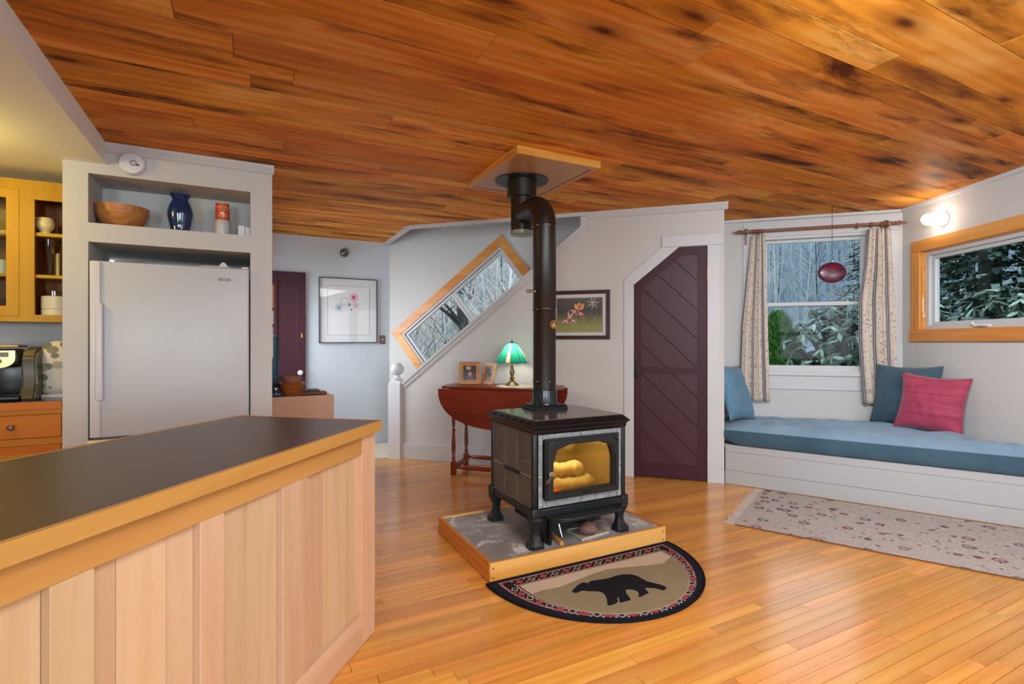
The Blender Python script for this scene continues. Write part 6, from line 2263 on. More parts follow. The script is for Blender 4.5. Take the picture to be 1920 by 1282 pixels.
# base unit with worktop
kz = .898
kf = BF + .012
t = thing('base_unit', 'orange-lit maple base unit with drawers left of the fridge wall', 'kitchen unit', UV, (ua1 - .5, 4.34, 0))
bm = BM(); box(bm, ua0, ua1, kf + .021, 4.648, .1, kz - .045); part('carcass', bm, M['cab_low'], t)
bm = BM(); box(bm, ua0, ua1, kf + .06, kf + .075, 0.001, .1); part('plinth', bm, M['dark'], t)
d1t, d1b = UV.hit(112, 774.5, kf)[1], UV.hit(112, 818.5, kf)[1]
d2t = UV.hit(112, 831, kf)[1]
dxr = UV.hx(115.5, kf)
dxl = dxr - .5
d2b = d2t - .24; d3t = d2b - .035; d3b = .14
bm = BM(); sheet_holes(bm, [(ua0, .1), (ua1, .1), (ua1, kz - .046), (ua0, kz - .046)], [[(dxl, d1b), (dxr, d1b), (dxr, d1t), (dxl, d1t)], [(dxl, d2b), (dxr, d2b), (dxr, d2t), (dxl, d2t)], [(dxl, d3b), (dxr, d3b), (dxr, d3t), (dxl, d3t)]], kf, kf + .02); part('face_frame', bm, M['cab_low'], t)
for zb_, zt_ in ((d1b, d1t), (d2b, d2t), (d3b, d3t)):
    bm = BM(); box(bm, dxl + .003, dxr - .003, kf - .001, kf + .019, zb_ + .003, zt_ - .003, .002)
    d_ = part('drawer', bm, M['cab_low'], t)
    if zb_ != d1b:
        bm = BM(); box(bm, dxl + .05, dxr - .05, kf - .0022, kf, zb_ + .05, zt_ - .05, .001); part('drawer_field', bm, M['cab_low'], d_)
    kx_ = UV.hx(20, kf - .02)
    kzz = UV.hit(20, 802, kf - .02)[1] if zb_ == d1b else (zb_ + zt_) / 2
    bm = BM(); lathe(bm, [(.006, kf), (.006, kf - .014), (.015, kf - .018), (.0175, kf - .024), (.012, kf - .03), (0, kf - .032)], (kx_, 0, kzz), 20, 'y'); part('knob', bm, plain('pewter', '#6a5c4c', .4, .7), d_, smooth=True)
bm = BM(); box(bm, ua0, ua1, kf - .0, 4.648, kz - .044, kz); w_ = part('worktop', bm, plain('black_laminate', '#15120f', .2), t, label='black worktop')
bm = BM(); box(bm, ua0, ua1, kf - .018, kf - .0005, kz - .046, kz - .003, .001); part('edge_strip', bm, M['cab_low'], w_)

# coffee machine
mx_, md_ = nx(12, 4.26), 4.26
mz_ = kz + .0008
mw_ = .118
t = thing('coffee_machine', 'black pod coffee machine with a chrome face on the kitchen worktop', 'coffee machine', UV, (mx_, md_, mz_))
blk = plain('machine_black', '#171410', .28)
gry = plain('machine_olive_side', '#4a4228', .35)
def loft(bm, levels):
    prev = None
    for pts in levels:
        q = [bm.verts.new(p) for p in pts]
        if prev:
            for i in range(len(q)):
                bm.faces.new((prev[i], prev[(i + 1) % len(q)], q[(i + 1) % len(q)], q[i]))
        else:
            bm.faces.new(q[::-1])
        prev = q
    bm.faces.new(prev)
    bmesh.ops.recalc_face_normals(bm, faces=bm.faces[:])
bm = BM(); box(bm, mx_ - mw_, mx_ + mw_, md_ - .02, md_ + .16, mz_, mz_ + .3, .02, 2); part('body', bm, blk, t, smooth=True)
bm = BM(); prism(bm, [(md_ - .15, mz_), (md_ + .14, mz_), (md_ + .14, mz_ + .3), (md_ + .03, mz_ + .325), (md_ - .09, mz_ + .3), (md_ - .12, mz_ + .26), (md_ - .1, mz_ + .1)], 'x', mx_ + mw_ - .02, mx_ + mw_ + .055)
bmesh.ops.bevel(bm, geom=bm.edges[:], offset=.012, segments=2, affect='EDGES'); part('reservoir_side', bm, gry, t, smooth=True)
bm = BM(); box(bm, mx_ - mw_, mx_ + mw_ - .015, md_ - .14, md_ + .02, mz_ + .2, mz_ + .31, .03, 3); hd = part('brew_head', bm, blk, t, smooth=True)
bm = BM()
prism(bm, [(mx_ - .085 + .085 * (1 + math.cos(R(180 + a))) , mz_ + .25 + .055 * math.sin(R(180 + a))) for a in range(0, 181, 15)] + [(mx_ + .085, mz_ + .3), (mx_ - .085, mz_ + .3)], 'y', md_ - .15, md_ - .135)
part('chrome_face', bm, plain('warm_chrome', '#c9b878', .22, .85), hd)
bm = BM(); box(bm, mx_ - .04, mx_ + .055, md_ - .153, md_ - .149, mz_ + .262, mz_ + .29, .002); part('display', bm, plain('display_grey', '#5c5844', .2), hd)
bm = BM(); lathe(bm, [(0, md_ - .158), (.013, md_ - .157), (.014, md_ - .149)], (mx_ + .012, 0, mz_ + .238), 18, 'y'); part('button', bm, blk, hd, smooth=True)
bm = BM(); box(bm, mx_ - .07, mx_ + .09, md_ - .12, md_ + .05, mz_ + .318, mz_ + .335, .007, 2); part('lid_handle', bm, plain('lid_steel', '#b8a878', .3, .8), t, smooth=True)
bm = BM(); box(bm, mx_ - mw_ - .0, mx_ + mw_ - .01, md_ - .17, md_ + .01, mz_, mz_ + .03, .01, 2); part('drip_tray', bm, M['black'], t, smooth=True)
# covered toaster
qx0, qx1 = nx(74, 4.3), aL - .004
t = thing('toaster_cover', 'quilted leaf-print appliance cover on the worktop beside the coffee machine', 'appliance cover', UV, ((qx0 + qx1) / 2, 4.33, mz_))
def leafmat():
    g = G('leaf_print')
    vn = g.n('TexVoronoi', {'Vector': g.n('Mapping', {'Vector': g.n('TexCoord').outputs['Object'], 'Scale': (13, 8, 17), 'Rotation': (0, .5, 0)}).outputs[0], 'Scale': 1.0}, feature='F1')
    d = g.ramp(vn.outputs['Distance'], [(.38, (1, 1, 1)), (.44, (0, 0, 0))])
    pk = g.n('SeparateColor', {0: vn.outputs['Color']})
    lc = g.mix(pk.outputs[0], lin('#6e6e5c'), lin('#b8b2a0'))
    g.set(col=g.mix(g.math('MULTIPLY', d, g.math('GREATER_THAN', pk.outputs[1], .25)), lin('#ded6c6'), lc), rough=.9)
    g.bump(g.noise(g.coord(), 30, 2), .3, .01)
    return g.m
lm = leafmat()
topz_ = UV.hit(105, 639, 4.3)[1]
hC = topz_ - mz_
def cov(e, z, r):
    w, d = (qx1 - qx0) / 2 - e, .075 - e * .5
    cx, cy = (qx0 + qx1) / 2, 4.33
    return [(cx + sx * w * (1 - abs(dg) * .0) , cy + sy * d, z) for sx, sy, dg in ((-1, -.6, 0), (-.85, -1, 0), (.85, -1, 0), (1, -.6, 0), (1, .6, 0), (.85, 1, 0), (-.85, 1, 0), (-1, .6, 0))]
bm = BM()
loft(bm, [cov(.02, mz_ + .028, 0), cov(.012, mz_ + hC * .3, 0), cov(-.004, mz_ + hC * .55, 0), cov(-.006, mz_ + hC * .72, 0), cov(.012, mz_ + hC * .88, 0), cov(.04, mz_ + hC * .96, 0), cov(.075, mz_ + hC, 0)])
bmesh.ops.subdivide_edges(bm, edges=bm.edges[:], cuts=1, use_grid_fill=True, smooth=.3)
part('cover', bm, lm, t, smooth='all')
bm = BM(); prism(bm, [((qx0 + qx1) / 2 + (p[0] - (qx0 + qx1) / 2) * .9, p[1]) for p in cov(.0, 0, 0)], 'z', mz_, mz_ + .022); part('toaster_base', bm, plain('toaster_cream', '#d4ccb8', .4), t)
bm = BM(); tube(bm, [(qx0 + .012, 4.27, mz_ + .1), (qx0 - .008, 4.262, mz_ + .075), (qx0 - .008, 4.262, mz_ + .03), (qx0 + .01, 4.268, mz_ + .008), (qx0 + .022, 4.27, mz_ + .03), (qx0 + .02, 4.27, mz_ + .085), (qx0 + .012, 4.27, mz_ + .1)], .006, 8); part('tie_strap', bm, plain('strap', '#cbc3b0', .8), t, smooth=True)
# ceiling lamp of the kitchen (seen mirrored in the cupboard glass)
t = thing('kitchen_ceiling_lamp', 'round opal kitchen ceiling lamp, mirrored in the cupboard glass', 'lamp', UV, (-1.6, 3.535, ZK))
bm = BM(); lathe(bm, [(.15, ZK - .001), (.155, ZK - .02), (.15, ZK - .03)], (-1.6, 3.535, 0), 32); part('rim', bm, M['brass'], t, smooth=True)
bm = BM(); lathe(bm, [(.148, ZK - .031), (.13, ZK - .06), (.08, ZK - .085), (0, ZK - .095)], (-1.6, 3.535, 0), 32); part('opal_dome', bm, emis('opal_dome', '#ffcf80', 9), t, smooth=True)

# ------------------------------------------------------------------ hall: low cabinet, things on it, maroon door, picture, light, switch
hb = 4.93
ha_r = UV.hx(626, hb)
hzt2 = UV.hit(626, 740, hb)[1]
t = thing('hall_cabinet', 'low cabinet with a peach front and grey top behind the fridge wall', 'cabinet', UV, (.5, hb + .2, 0))
hbk = hb + .42
bm = BM(); box(bm, AR + .004, ha_r, hb, hb + .02, .001, hzt2, .001); part('front_panel', bm, plain('peach_panel', '#cfa68c', .6, vary=.04), t, label='peach front panel')
bm = BM(); box(bm, AR + .004, ha_r - .018, hb + .0205, hbk, hzt2 - .03, hzt2 - .004, .001); part('top', bm, M['slate_top'], t)
bm = BM(); box(bm, ha_r - .018, ha_r, hb + .0205, hbk, .001, hzt2 - .012); part('side_panel', bm, plain('peach_side', '#c8a088', .6), t)
zt_h = hzt2 - .0035
# two nested wooden bowls, trays
bx2, bd2 = UV.hx(547, hb + .13), hb + .13
r2 = (UV.hx(573, bd2) - UV.hx(521, bd2)) / 2
sc3 = r2 / .125
def bowlp(z, r0, r1, h, th=.008):
    return [(0, z), (r0, z), (r1, z + h), (r1 - th, z + h), (r0 - th, z + th), (0, z + th)]
hB = UV.hit(547, 717, bd2)[1] - zt_h
bm = BM(); lathe(bm, bowlp(zt_h, r2 * .66, r2, hB), (bx2, bd2, 0), 32)
solo('salad_bowl', bm, wood('bowl_teak', [(.2, '#7a3a14'), (.8, '#a85c28')], 0, 3, rough=.35, tone=.05), 'flared brown wooden salad bowl on the low hall cabinet', 'bowl', UV, (bx2, bd2, zt_h), smooth=True)
zn_ = zt_h + .0095
hB2 = UV.hit(547, 705, bd2)[1] - zn_
bm = BM(); lathe(bm, bowlp(zn_, r2 * .5, r2 * .66, hB2, .006), (bx2 + .004, bd2, 0), 32)
solo('nested_bowl', bm, plain('speckled_bowl', '#9a6248', .6, bump=.5, bscale=140, vary=.3), 'reddish speckled bowl nested inside the wooden salad bowl', 'bowl', UV, (bx2 + .004, bd2, zn_), smooth=True)
x0_, x1_ = UV.hx(572, hb + .18), UV.hx(611, hb + .18)
bm = BM(); box(bm, x0_ - .05, x1_, hb + .1, hb + .3, zt_h, zt_h + .03, .012, 2)
solo('wooden_tray', bm, wood('tray_wood', [(.2, '#6a3a18'), (.8, '#92582a')], 0, 2, rough=.4), 'brown wooden tray under the dark folder on the hall cabinet', 'tray', UV, ((x0_ + x1_) / 2, hb + .2, zt_h))
bm = BM(); box(bm, x0_ - .04, x1_ - .06, hb + .12, hb + .28, zt_h + .0305, zt_h + .045, .003)
solo('dark_folder', bm, plain('folder_dark', '#3a3c44', .5), 'dark grey folder lying on the wooden tray', 'folder', UV, (x0_, hb + .2, zt_h + .0305))
bm = BM(); box(bm, x1_ - .058, x1_ - .012, hb + .12, hb + .28, zt_h + .0305, zt_h + .04, .001)
solo('paper_pad', bm, M['white'], 'white pad beside the dark folder on the wooden tray', 'pad', UV, (x1_ - .035, hb + .2, zt_h + .0305))
# glass jug and things hanging by the wall edge
gx_ = UV.hx(516, hb + .1)
bm = BM(); lathe(bm, [(0, zt_h), (.05, zt_h), (.055, zt_h + .02), (.05, zt_h + .08), (.03, zt_h + .1), (.035, zt_h + .125), (.03, zt_h + .125), (.046, zt_h + .07), (0, zt_h + .01)], (gx_, hb + .1, 0), 20)
solo('glass_jug', bm, glass('jug_glass', '#c4dce8', .02, 2.5), 'pale blue glass jug on the hall cabinet by the fridge wall', 'jug', UV, (gx_, hb + .1, zt_h), smooth=True)
def edge_item(name, label, cat, b, th, py0, py1, m, blen=.2, bev=.006):
    z1_, z0_ = UV.hit(514, py0, b)[1], UV.hit(514, py1, b)[1]
    bm = BM(); box(bm, AR + .0008, AR + th, b, b + blen, z0_, z1_, bev)
    solo(name, bm, m, label, cat, UV, (AR, b + blen / 2, z0_))
edge_item('hanging_board', 'tan wooden board hanging on the end of the fridge wall', 'cutting board', 4.34, .026, 533, 577, M['pine_trim_v'])
edge_item('white_card', 'white card fixed below the tan hanging board', 'card', 4.36, .026, 582, 608, M['white'], .15)
edge_item('white_holder', 'long white holder hanging on the fridge wall end above the hall cabinet', 'holder', 4.34, .022, 612, 672, M['white'], .18)
edge_item('cornice_board', 'orange wooden strip high on the end of the fridge wall', 'wall strip', 4.2, .014, 436, 504, M['pine_trim_v'], .12, .002)
ez1, ez0 = UV.hit(518, 628, 5.5)[1], UV.hit(518, 722, 5.5)[1]
bm = BM(); box(bm, AR + .001, UV.hx(521.5, 5.5), 5.5, 5.56, ez0, ez1, .02, 2)
solo('teal_apron', bm, plain('teal_cloth', '#1f4450', .9, vary=.2), 'dark teal apron hanging beside the maroon hall door', 'apron', UV, (AR + .03, 5.53, ez0))
# maroon panelled door on the picture wall
da0, da1 = UV.hx(505, BP), UV.hx(572.5, BP)
dz1 = UV.hit(545, 510, BP)[1]
t = struct('door_2', BM(), M['maroon'], UV, ((da0 + da1) / 2, BP, 0))
wS = da1 - UV.hx(554.5, BP)
tR = dz1 - UV.hit(545, 527, BP)[1]
bm = BM(); box(bm, da0, da1, BP - .02, BP - .002, .01, dz1); part('panel', bm, M['maroon'], t)
for a0_, a1_ in ((da0, da0 + wS * .75), (da1 - wS, da1)):
    bm = BM(); box(bm, a0_, a1_, BP - .036, BP - .0205, .01, dz1, .002); part('stile', bm, M['maroon'], t)
for z0_, z1_ in ((dz1 - tR, dz1), (.85, 1.0), (.01, .2)):
    bm = BM(); box(bm, da0 + wS * .75 + .0005, da1 - wS - .0005, BP - .036, BP - .0205, z0_, z1_, .002); part('rail', bm, M['maroon'], t)
kx2, kz2 = UV.hit(563, 698.5, BP - .06)
bm = BM(); lathe(bm, [(.02, BP - .036), (.02, BP - .042), (.009, BP - .046), (.009, BP - .06), (.026, BP - .07), (.03, BP - .084), (.02, BP - .098), (0, BP - .102)], (kx2, 0, kz2), 24, 'y'); part('knob', bm, M['white'], t, smooth=True, label='white porcelain door knob')
bm = BM(); lx2, lz2 = UV.hit(566, 629, BP - .04); box(bm, lx2 - .008, lx2 + .008, BP - .039, BP - .036, lz2 - .025, lz2 + .025, .002); part('keyhole_plate', bm, M['brass'], t)
# white picture with coloured starbursts
x0, z1 = UV.hit(597.8, 518.5, BP - .02); x1, z0 = UV.hit(707.5, 643, BP - .02)
t = thing('starburst_picture', 'large white print of small coloured starbursts in a thin black frame', 'picture', UV, ((x0 + x1) / 2, BP, (z0 + z1) / 2))
yb_ = BP - .001
frame_parts(t, x0, x1, z0, z1, yb_, .011, plain('black_frame', '#12151a', .3), .026)
bm = BM(); box(bm, x0 + .008, x1 - .008, yb_ - .012, yb_, z0 + .008, z1 - .008); part('mat', bm, plain('mat_cool', '#c8cacc', .8), t)
ix0, iz1 = UV.hit(613.9, 534.5, BP - .02); ix1, iz0 = UV.hit(693, 628, BP - .02)
bm = BM(); sheet_holes(bm, [(ix0, iz0), (ix1, iz0), (ix1, iz1), (ix0, iz1)], [[(ix0 + .004, iz0 + .004), (ix1 - .004, iz0 + .004), (ix1 - .004, iz1 - .004), (ix0 + .004, iz1 - .004)]], yb_ - .0135, yb_ - .012); part('mat_edge', bm, plain('mat_edge', '#8e8c8c', .7), t)
bm = BM(); flat(bm, [(ix0 + .004, iz0 + .004), (ix1 - .004, iz0 + .004), (ix1 - .004, iz1 - .004), (ix0 + .004, iz1 - .004)], yb_ - .0125); part('print', bm, plain('print_paper', '#cfcfd0', .7), t)
rg = random.Random(2)
def burst(px, py, rin, r1, r2, n, col, colray, nm):
    cx, cz = UV.hit(px, py, BP - .02)
    bm = BM()
    if rin > 0:
        flat(bm, ell(cx, cz, rin, rin * 1.05, 14), yb_ - .0131)
    if n:
        for k in range(n):
            petal(bm, (cx + r1 * math.cos(2 * math.pi * k / n), cz + r1 * math.sin(2 * math.pi * k / n)), 360 * k / n + rg.uniform(-8, 8), r2 - r1, .006, yb_ - .0132)
    part(nm, bm, plain('burst_' + nm, col, .7), t)
burst(663.6, 557.5, .026, .036, .056, 14, '#c04a78', 0, 'pink_starburst')
burst(635.5, 576, .02, .026, .046, 12, '#6fa0ac', 0, 'teal_starburst')
burst(646, 565, 0, .034, .056, 11, '#9a9aa0', 0, 'grey_starburst')
burst(667, 572, .03, .036, .05, 12, '#bcb0b2', 0, 'pale_starburst')
burst(655.5, 571, .015, .02, .03, 7, '#6a7c98', 0, 'blue_starburst')
burst(659, 580, .012, 0, 0, 0, '#6a82a0', 0, 'blue_dot')
bm = BM(); flat(bm, [(x0 + .01, z0 + .01), (x1 - .01, z0 + .01), (x1 - .01, z1 - .01), (x0 + .01, z1 - .01)], yb_ - .02); part('glass', bm, M['picture_glass'], t)
# clear globe wall light
gx, gz = UV.hit(646.5, 473, BP - .08)
t = thing('globe_wall_light', 'small clear glass globe light high on the hall wall', 'lamp', UV, (gx, BP, gz))
bm = BM(); lathe(bm, [(.045, BP - .0005), (.045, BP - .012), (.025, BP - .02), (.022, BP - .06), (0, BP - .062)], (gx, 0, gz), 24, 'y'); part('holder', bm, plain('holder_dark', '#4a4c4c', .4, .5), t, smooth=True)
bm = BM(); ball(bm, (gx, BP - .085, gz), .06); part('globe', bm, glass('globe_glass', '#dfe8ea', .02, 3.0), t, smooth=True)
# old brass switch plate
x0, z1 = UV.hit(711.5, 628.5, BP - .004); x1, z0 = UV.hit(722.5, 645, BP - .004)
t = thing('switch_plate', 'ornate dark metal switch plate with a white toggle right of the starburst print', 'switch', UV, ((x0 + x1) / 2, BP, (z0 + z1) / 2))
bm = BM(); box(bm, x0, x1, BP - .006, BP - .0005, z0, z1, .003); part('plate', bm, plain('switch_metal', '#6c625e', .45, .5, bump=1, bscale=120, vary=.4), t)
bm = BM(); box(bm, (x0 + x1) / 2 - .005, (x0 + x1) / 2 + .005, BP - .02, BP - .005, (z0 + z1) / 2 - .008, (z0 + z1) / 2 + .012, .002); part('toggle', bm, M['white'], t)
# ------------------------------------------------------------------ outside: lawn, wooded hillside, shrubs
def ground_z(X, Y):
    d = DW.l(X, Y)[1] - YX
    lx = DW.l(X, Y)[0]
    z = -.55 + .055 * max(0, d)
    z += .34 * max(0, d - 22) * (1 if d > 22 else 0)
    # the bank left of the house is steeper and wooded close by
    w = max(0, min(1, (-lx + .2) / 3.0))
    z += w * (.10 * max(0, d - 2) + .18 * max(0, min(d, 22) - 8))
    wr = max(0, min(1, (lx - 4.5) / 5))
    z += wr * .05 * max(0, lx - 4.5)
    return z + .12 * noise.noise(Vector((X * .25, Y * .25, 0))) * min(1, d / 6)
g = G('meadow_and_hazy_litter')
pos = g.n('TexCoord').outputs['Object']
sx3 = g.n('SeparateXYZ', {0: pos})
n1 = g.noise(pos, 1.6, 6, .7)
n2 = g.noise(pos, 9, 5, .7)
dist = sx3.outputs[1]
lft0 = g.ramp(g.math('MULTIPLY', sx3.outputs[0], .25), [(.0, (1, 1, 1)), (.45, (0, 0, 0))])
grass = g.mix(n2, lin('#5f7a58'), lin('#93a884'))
litter = g.mix(lft0, g.mix(n2, lin('#6c7f90'), lin('#95a7b5')), g.mix(n2, lin('#a69c94'), lin('#d6ccc4')))  # bluish haze put into the far hill's litter colour
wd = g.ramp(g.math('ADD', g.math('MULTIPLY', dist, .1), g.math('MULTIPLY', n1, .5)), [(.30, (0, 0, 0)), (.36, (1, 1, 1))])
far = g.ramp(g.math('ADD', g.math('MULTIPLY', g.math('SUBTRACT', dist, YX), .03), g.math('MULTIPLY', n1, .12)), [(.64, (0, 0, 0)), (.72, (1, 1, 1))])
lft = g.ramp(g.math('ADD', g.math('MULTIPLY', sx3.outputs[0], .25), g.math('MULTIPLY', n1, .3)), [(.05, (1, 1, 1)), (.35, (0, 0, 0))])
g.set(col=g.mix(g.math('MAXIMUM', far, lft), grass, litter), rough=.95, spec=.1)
g.bump(n2, .5, .05)
bm = BM()
NXg, NYg = 90, 60
vs = []
for j in range(NYg + 1):
    row = []
    for i in range(NXg + 1):
        lx = -45 + 100 * i / NXg
        d = .17 + 75 * (j / NYg) ** 1.8
        X, Y, _ = DW.w(lx, YX + d)
        row.append(bm.verts.new((lx, YX + d, ground_z(X, Y))))
    vs.append(row)
for j in range(NYg):
    for i in range(NXg):
        bm.faces.new((vs[j][i], vs[j][i + 1], vs[j + 1][i + 1], vs[j + 1][i]))
# the strip beside the right wall
row = []
for lx, y in ((c2x + .2, YX + .17), (55, YX + .17), (55, -30), (c2x - 2.4, -30)):
    row.append(bm.verts.new((lx, y, -.55)))
bm.faces.new(row)
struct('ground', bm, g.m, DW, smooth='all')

bark_hazy = plain('winter_bark_hazy', '#9aaebc', .95, vary=.35)  # bluish haze of distance put into the bark colour
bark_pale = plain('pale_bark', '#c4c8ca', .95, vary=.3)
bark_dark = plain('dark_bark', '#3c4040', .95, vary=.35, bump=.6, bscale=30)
def branch(bm, p, d, L, r, depth, rg, seg, spread=.6, kids=(2, 4), up=.12):
    pts, rs = [p.copy()], [r]
    n = 4 if depth > 0 else 3
    q = p.copy(); dd = d.copy()
    for i in range(n):
        dd = (dd + Vector((rg.uniform(-1, 1), rg.uniform(-1, 1), rg.uniform(-.6, 1))) * .16 + Vector((0, 0, up * .3))).normalized()
        q = q + dd * (L / n)
        pts.append(q.copy()); rs.append(r * (1 - .75 * (i + 1) / n))
    bm.tube(pts, rs, seg)
    if depth == 0:
        return
    for k in range(rg.randint(*kids)):
        f = rg.uniform(.3, 1)
        i = min(n - 1, int(f * n))
        b0 = pts[i].lerp(pts[i + 1], f * n - i)
        a = rg.uniform(0, 2 * math.pi)
        sd = Vector((math.cos(a), math.sin(a), rg.uniform(-.1, .9))).normalized()
        branch(bm, b0, (dd * (1 - spread) + sd * spread).normalized(), L * rg.uniform(.4, .62), r * .42, depth - 1, rg, max(3, seg - 1), spread, kids, up)
def make_tree(name, label, fr_pos, h, seed, m, depth=3, lean=0, kids=(3, 5), r=None, group=None, spread=.6, limbs=13):
    rg = random.Random(seed)
    X, Y = fr_pos
    z = ground_z(X, Y) - .1
    t = bpy.data.objects.new(name, None); C.objects.link(t)
    t.location = (X, Y, z); tag(t, label, 'tree', group); BASE[t.name] = Vector((0, 0, 0))
    r = r or h * .012
    bm = BM()
    pts, rs = [], []
    for i in range(9):
        f = i / 8
        pts.append(Vector((lean * f * h + rg.uniform(-.1, .1) * f, rg.uniform(-.1, .1) * f, h * f)))
        rs.append(r * (1 - .9 * f) + .01)
    tube(bm, pts, rs, 8)
    part('trunk', bm, m, t, smooth='all')
    bm = PM()
    for k in range(limbs):
        f = rg.uniform(.22, .98)
        i = min(7, int(f * 8))
        b0 = pts[i].lerp(pts[i + 1], f * 8 - i)
        a = rg.uniform(0, 2 * math.pi)
        branch(bm, b0, Vector((math.cos(a), math.sin(a), rg.uniform(.3, 1.1))).normalized(), h * rg.uniform(.2, .34) * (1.15 - f * .7), r * .34 * (1.1 - f * .7), depth - 1, rg, 4, spread, kids)
    part('branches', bm.bm(), m, t, smooth='all', kind='stuff')
    return t
LBL = 'bare grey winter tree on the wooded bank beyond the windows'
GRP = 'bare trees on the bank'
rg = random.Random(21)
def spaced(n, gap, gen):
    out = []
    for _ in range(6000):
        if len(out) >= n: break
        X, Y = gen()
        if any((X - q[0]) ** 2 + (Y - q[1]) ** 2 < gap * gap for q in out): continue
        out.append((X, Y))
    return out
def polar(a0, a1, d0, d1):
    a, d = R(rg.uniform(a0, a1)), rg.uniform(d0, d1)
    return d * math.sin(a), d * math.cos(a)
# single trees: the close wood behind the stairs and the first row on the hillside
near_ = spaced(16, 2.6, lambda: polar(-20, 6, 15, 30)) + spaced(20, 3.0, lambda: polar(18, 48, 31, 44))
protos = []
for i, (X, Y) in enumerate(near_):
    if i < 4 or i in (16, 17, 18):
        o = make_tree('bare_tree', LBL, (X, Y), (rg.uniform(5, 6.5) if i < 16 else rg.uniform(7, 8.5)), 30 + i, (bark_pale, bark_hazy) [i % 2] if i < 16 else bark_hazy, 3, rg.uniform(-.05, .05), group=GRP, limbs=14)
        protos.append(o)
    else:
        o = copy_tree(protos[i % 4] if i < 16 else protos[4 + i % 3])
        sc_ = rg.uniform(.75, 1.1)
        o.location = (X, Y, ground_z(X, Y) - .1)
        o.rotation_euler = (0, 0, rg.uniform(0, 6.28)); o.scale = (sc_, sc_, sc_)
# the uncountable far wood: one mass of slender stems and twigs
def slim(bm, X, Y, h, rg):
    z = ground_z(X, Y) - .2
    r = h * .007
    top = Vector((X + rg.uniform(-.6, .6), Y + rg.uniform(-.6, .6), z + h))
    base = Vector((X, Y, z))
    bm.tube([base, base.lerp(top, .5), top], [r, r * .6, .01], 4)
    for k in range(16):
        f = rg.uniform(.2, 1)
        p = base.lerp(top, f)
        a = rg.uniform(0, 6.283)
        d = Vector((math.cos(a), math.sin(a), rg.uniform(.3, 1.3))).normalized()
        L = h * rg.uniform(.12, .26) * (1.2 - f)
        q = p + d * L
        bm.tube([p, q], [r * .35, .006], 3)
        for m_ in range(3):
            d2 = (d + Vector((rg.uniform(-1, 1), rg.uniform(-1, 1), rg.uniform(-.3, .8)))).normalized()
            p2 = p.lerp(q, rg.uniform(.3, 1))
            bm.tube([p2, p2 + d2 * L * .55], [r * .16, .004], 3)
bmA, bmB, bmC = PM(), PM(), PM()
for X, Y in spaced(300, .9, lambda: polar(20, 42, 30, 62)) + spaced(90, 1.4, lambda: polar(42, 54, 30, 60)) + spaced(40, 3, lambda: polar(6, 20, 34, 60)):
    slim((bmA, bmB, bmC, bmA)[rg.randrange(4)], X, Y, rg.uniform(5, 8), rg)
for X, Y in spaced(150, .9, lambda: polar(-20, 8, 15, 52)):
    slim(bmC if rg.random() < .5 else bmB, X, Y, rg.uniform(4, 6.5), rg)
# brush on the forest floor
def brush(bm, X, Y, L, rg):
    p = Vector((X, Y, ground_z(X, Y) - .05))
    a = rg.uniform(0, 6.283)
    d = Vector((math.cos(a) * .6, math.sin(a) * .6, rg.uniform(.2, 1.1))).normalized()
    r = rg.uniform(.006, .016)
    q = p + d * L
    bm.tube([p, q], [r, r * .3], 3)
    for k in range(3):
        d2 = (d + Vector((rg.uniform(-1, 1), rg.uniform(-1, 1), rg.uniform(-.2, .6)))).normalized()
        p2 = p.lerp(q, rg.uniform(.2, .9))
        bm.tube([p2, p2 + d2 * L * .5], [r * .5, r * .2], 3)
for k in range(3800):
    X, Y = polar(-18, 6, 9.5, 40)
    brush((bmB, bmC, bmB)[k % 3], X, Y, rg.uniform(.5, 1.8), rg)
for k in range(2600):
    X, Y = polar(20, 52, 29, 56)
    brush((bmA, bmB, bmC)[k % 3], X, Y, rg.uniform(.8, 2.4), rg)
for bm_, m_, nm in ((bmA, bark_hazy, 'slender haze-tinted stems of the far hillside wood'), (bmB, bark_pale, 'pale stems and brush of the far hillside wood'), (bmC, bark_dark, 'dark stems and brush of the wood behind the stairs')):
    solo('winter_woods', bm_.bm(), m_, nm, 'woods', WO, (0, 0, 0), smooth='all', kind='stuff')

# one gnarled trunk close behind the stair window
sl_ = DW.hit(862, 590, YX + 6.0)
wpt = DW.w(sl_[0] + .4, YX + 6.0)
make_tree('gnarled_tree', 'dark gnarled tree leaning close outside the slanted stair window', (wpt.x, wpt.y), 6.5, 77, bark_dark, 4, -.16, (3, 4), .15, spread=.8, limbs=34)
wpt = DW.w(sl_[0] + 1.5, YX + 4.5)
make_tree('thicket_tree', 'pale tangled thicket tree right of the gnarled trunk outside the stair window', (wpt.x, wpt.y), 5.5, 91, bark_pale, 4, .1, (3, 4), .06, spread=.85, limbs=44)

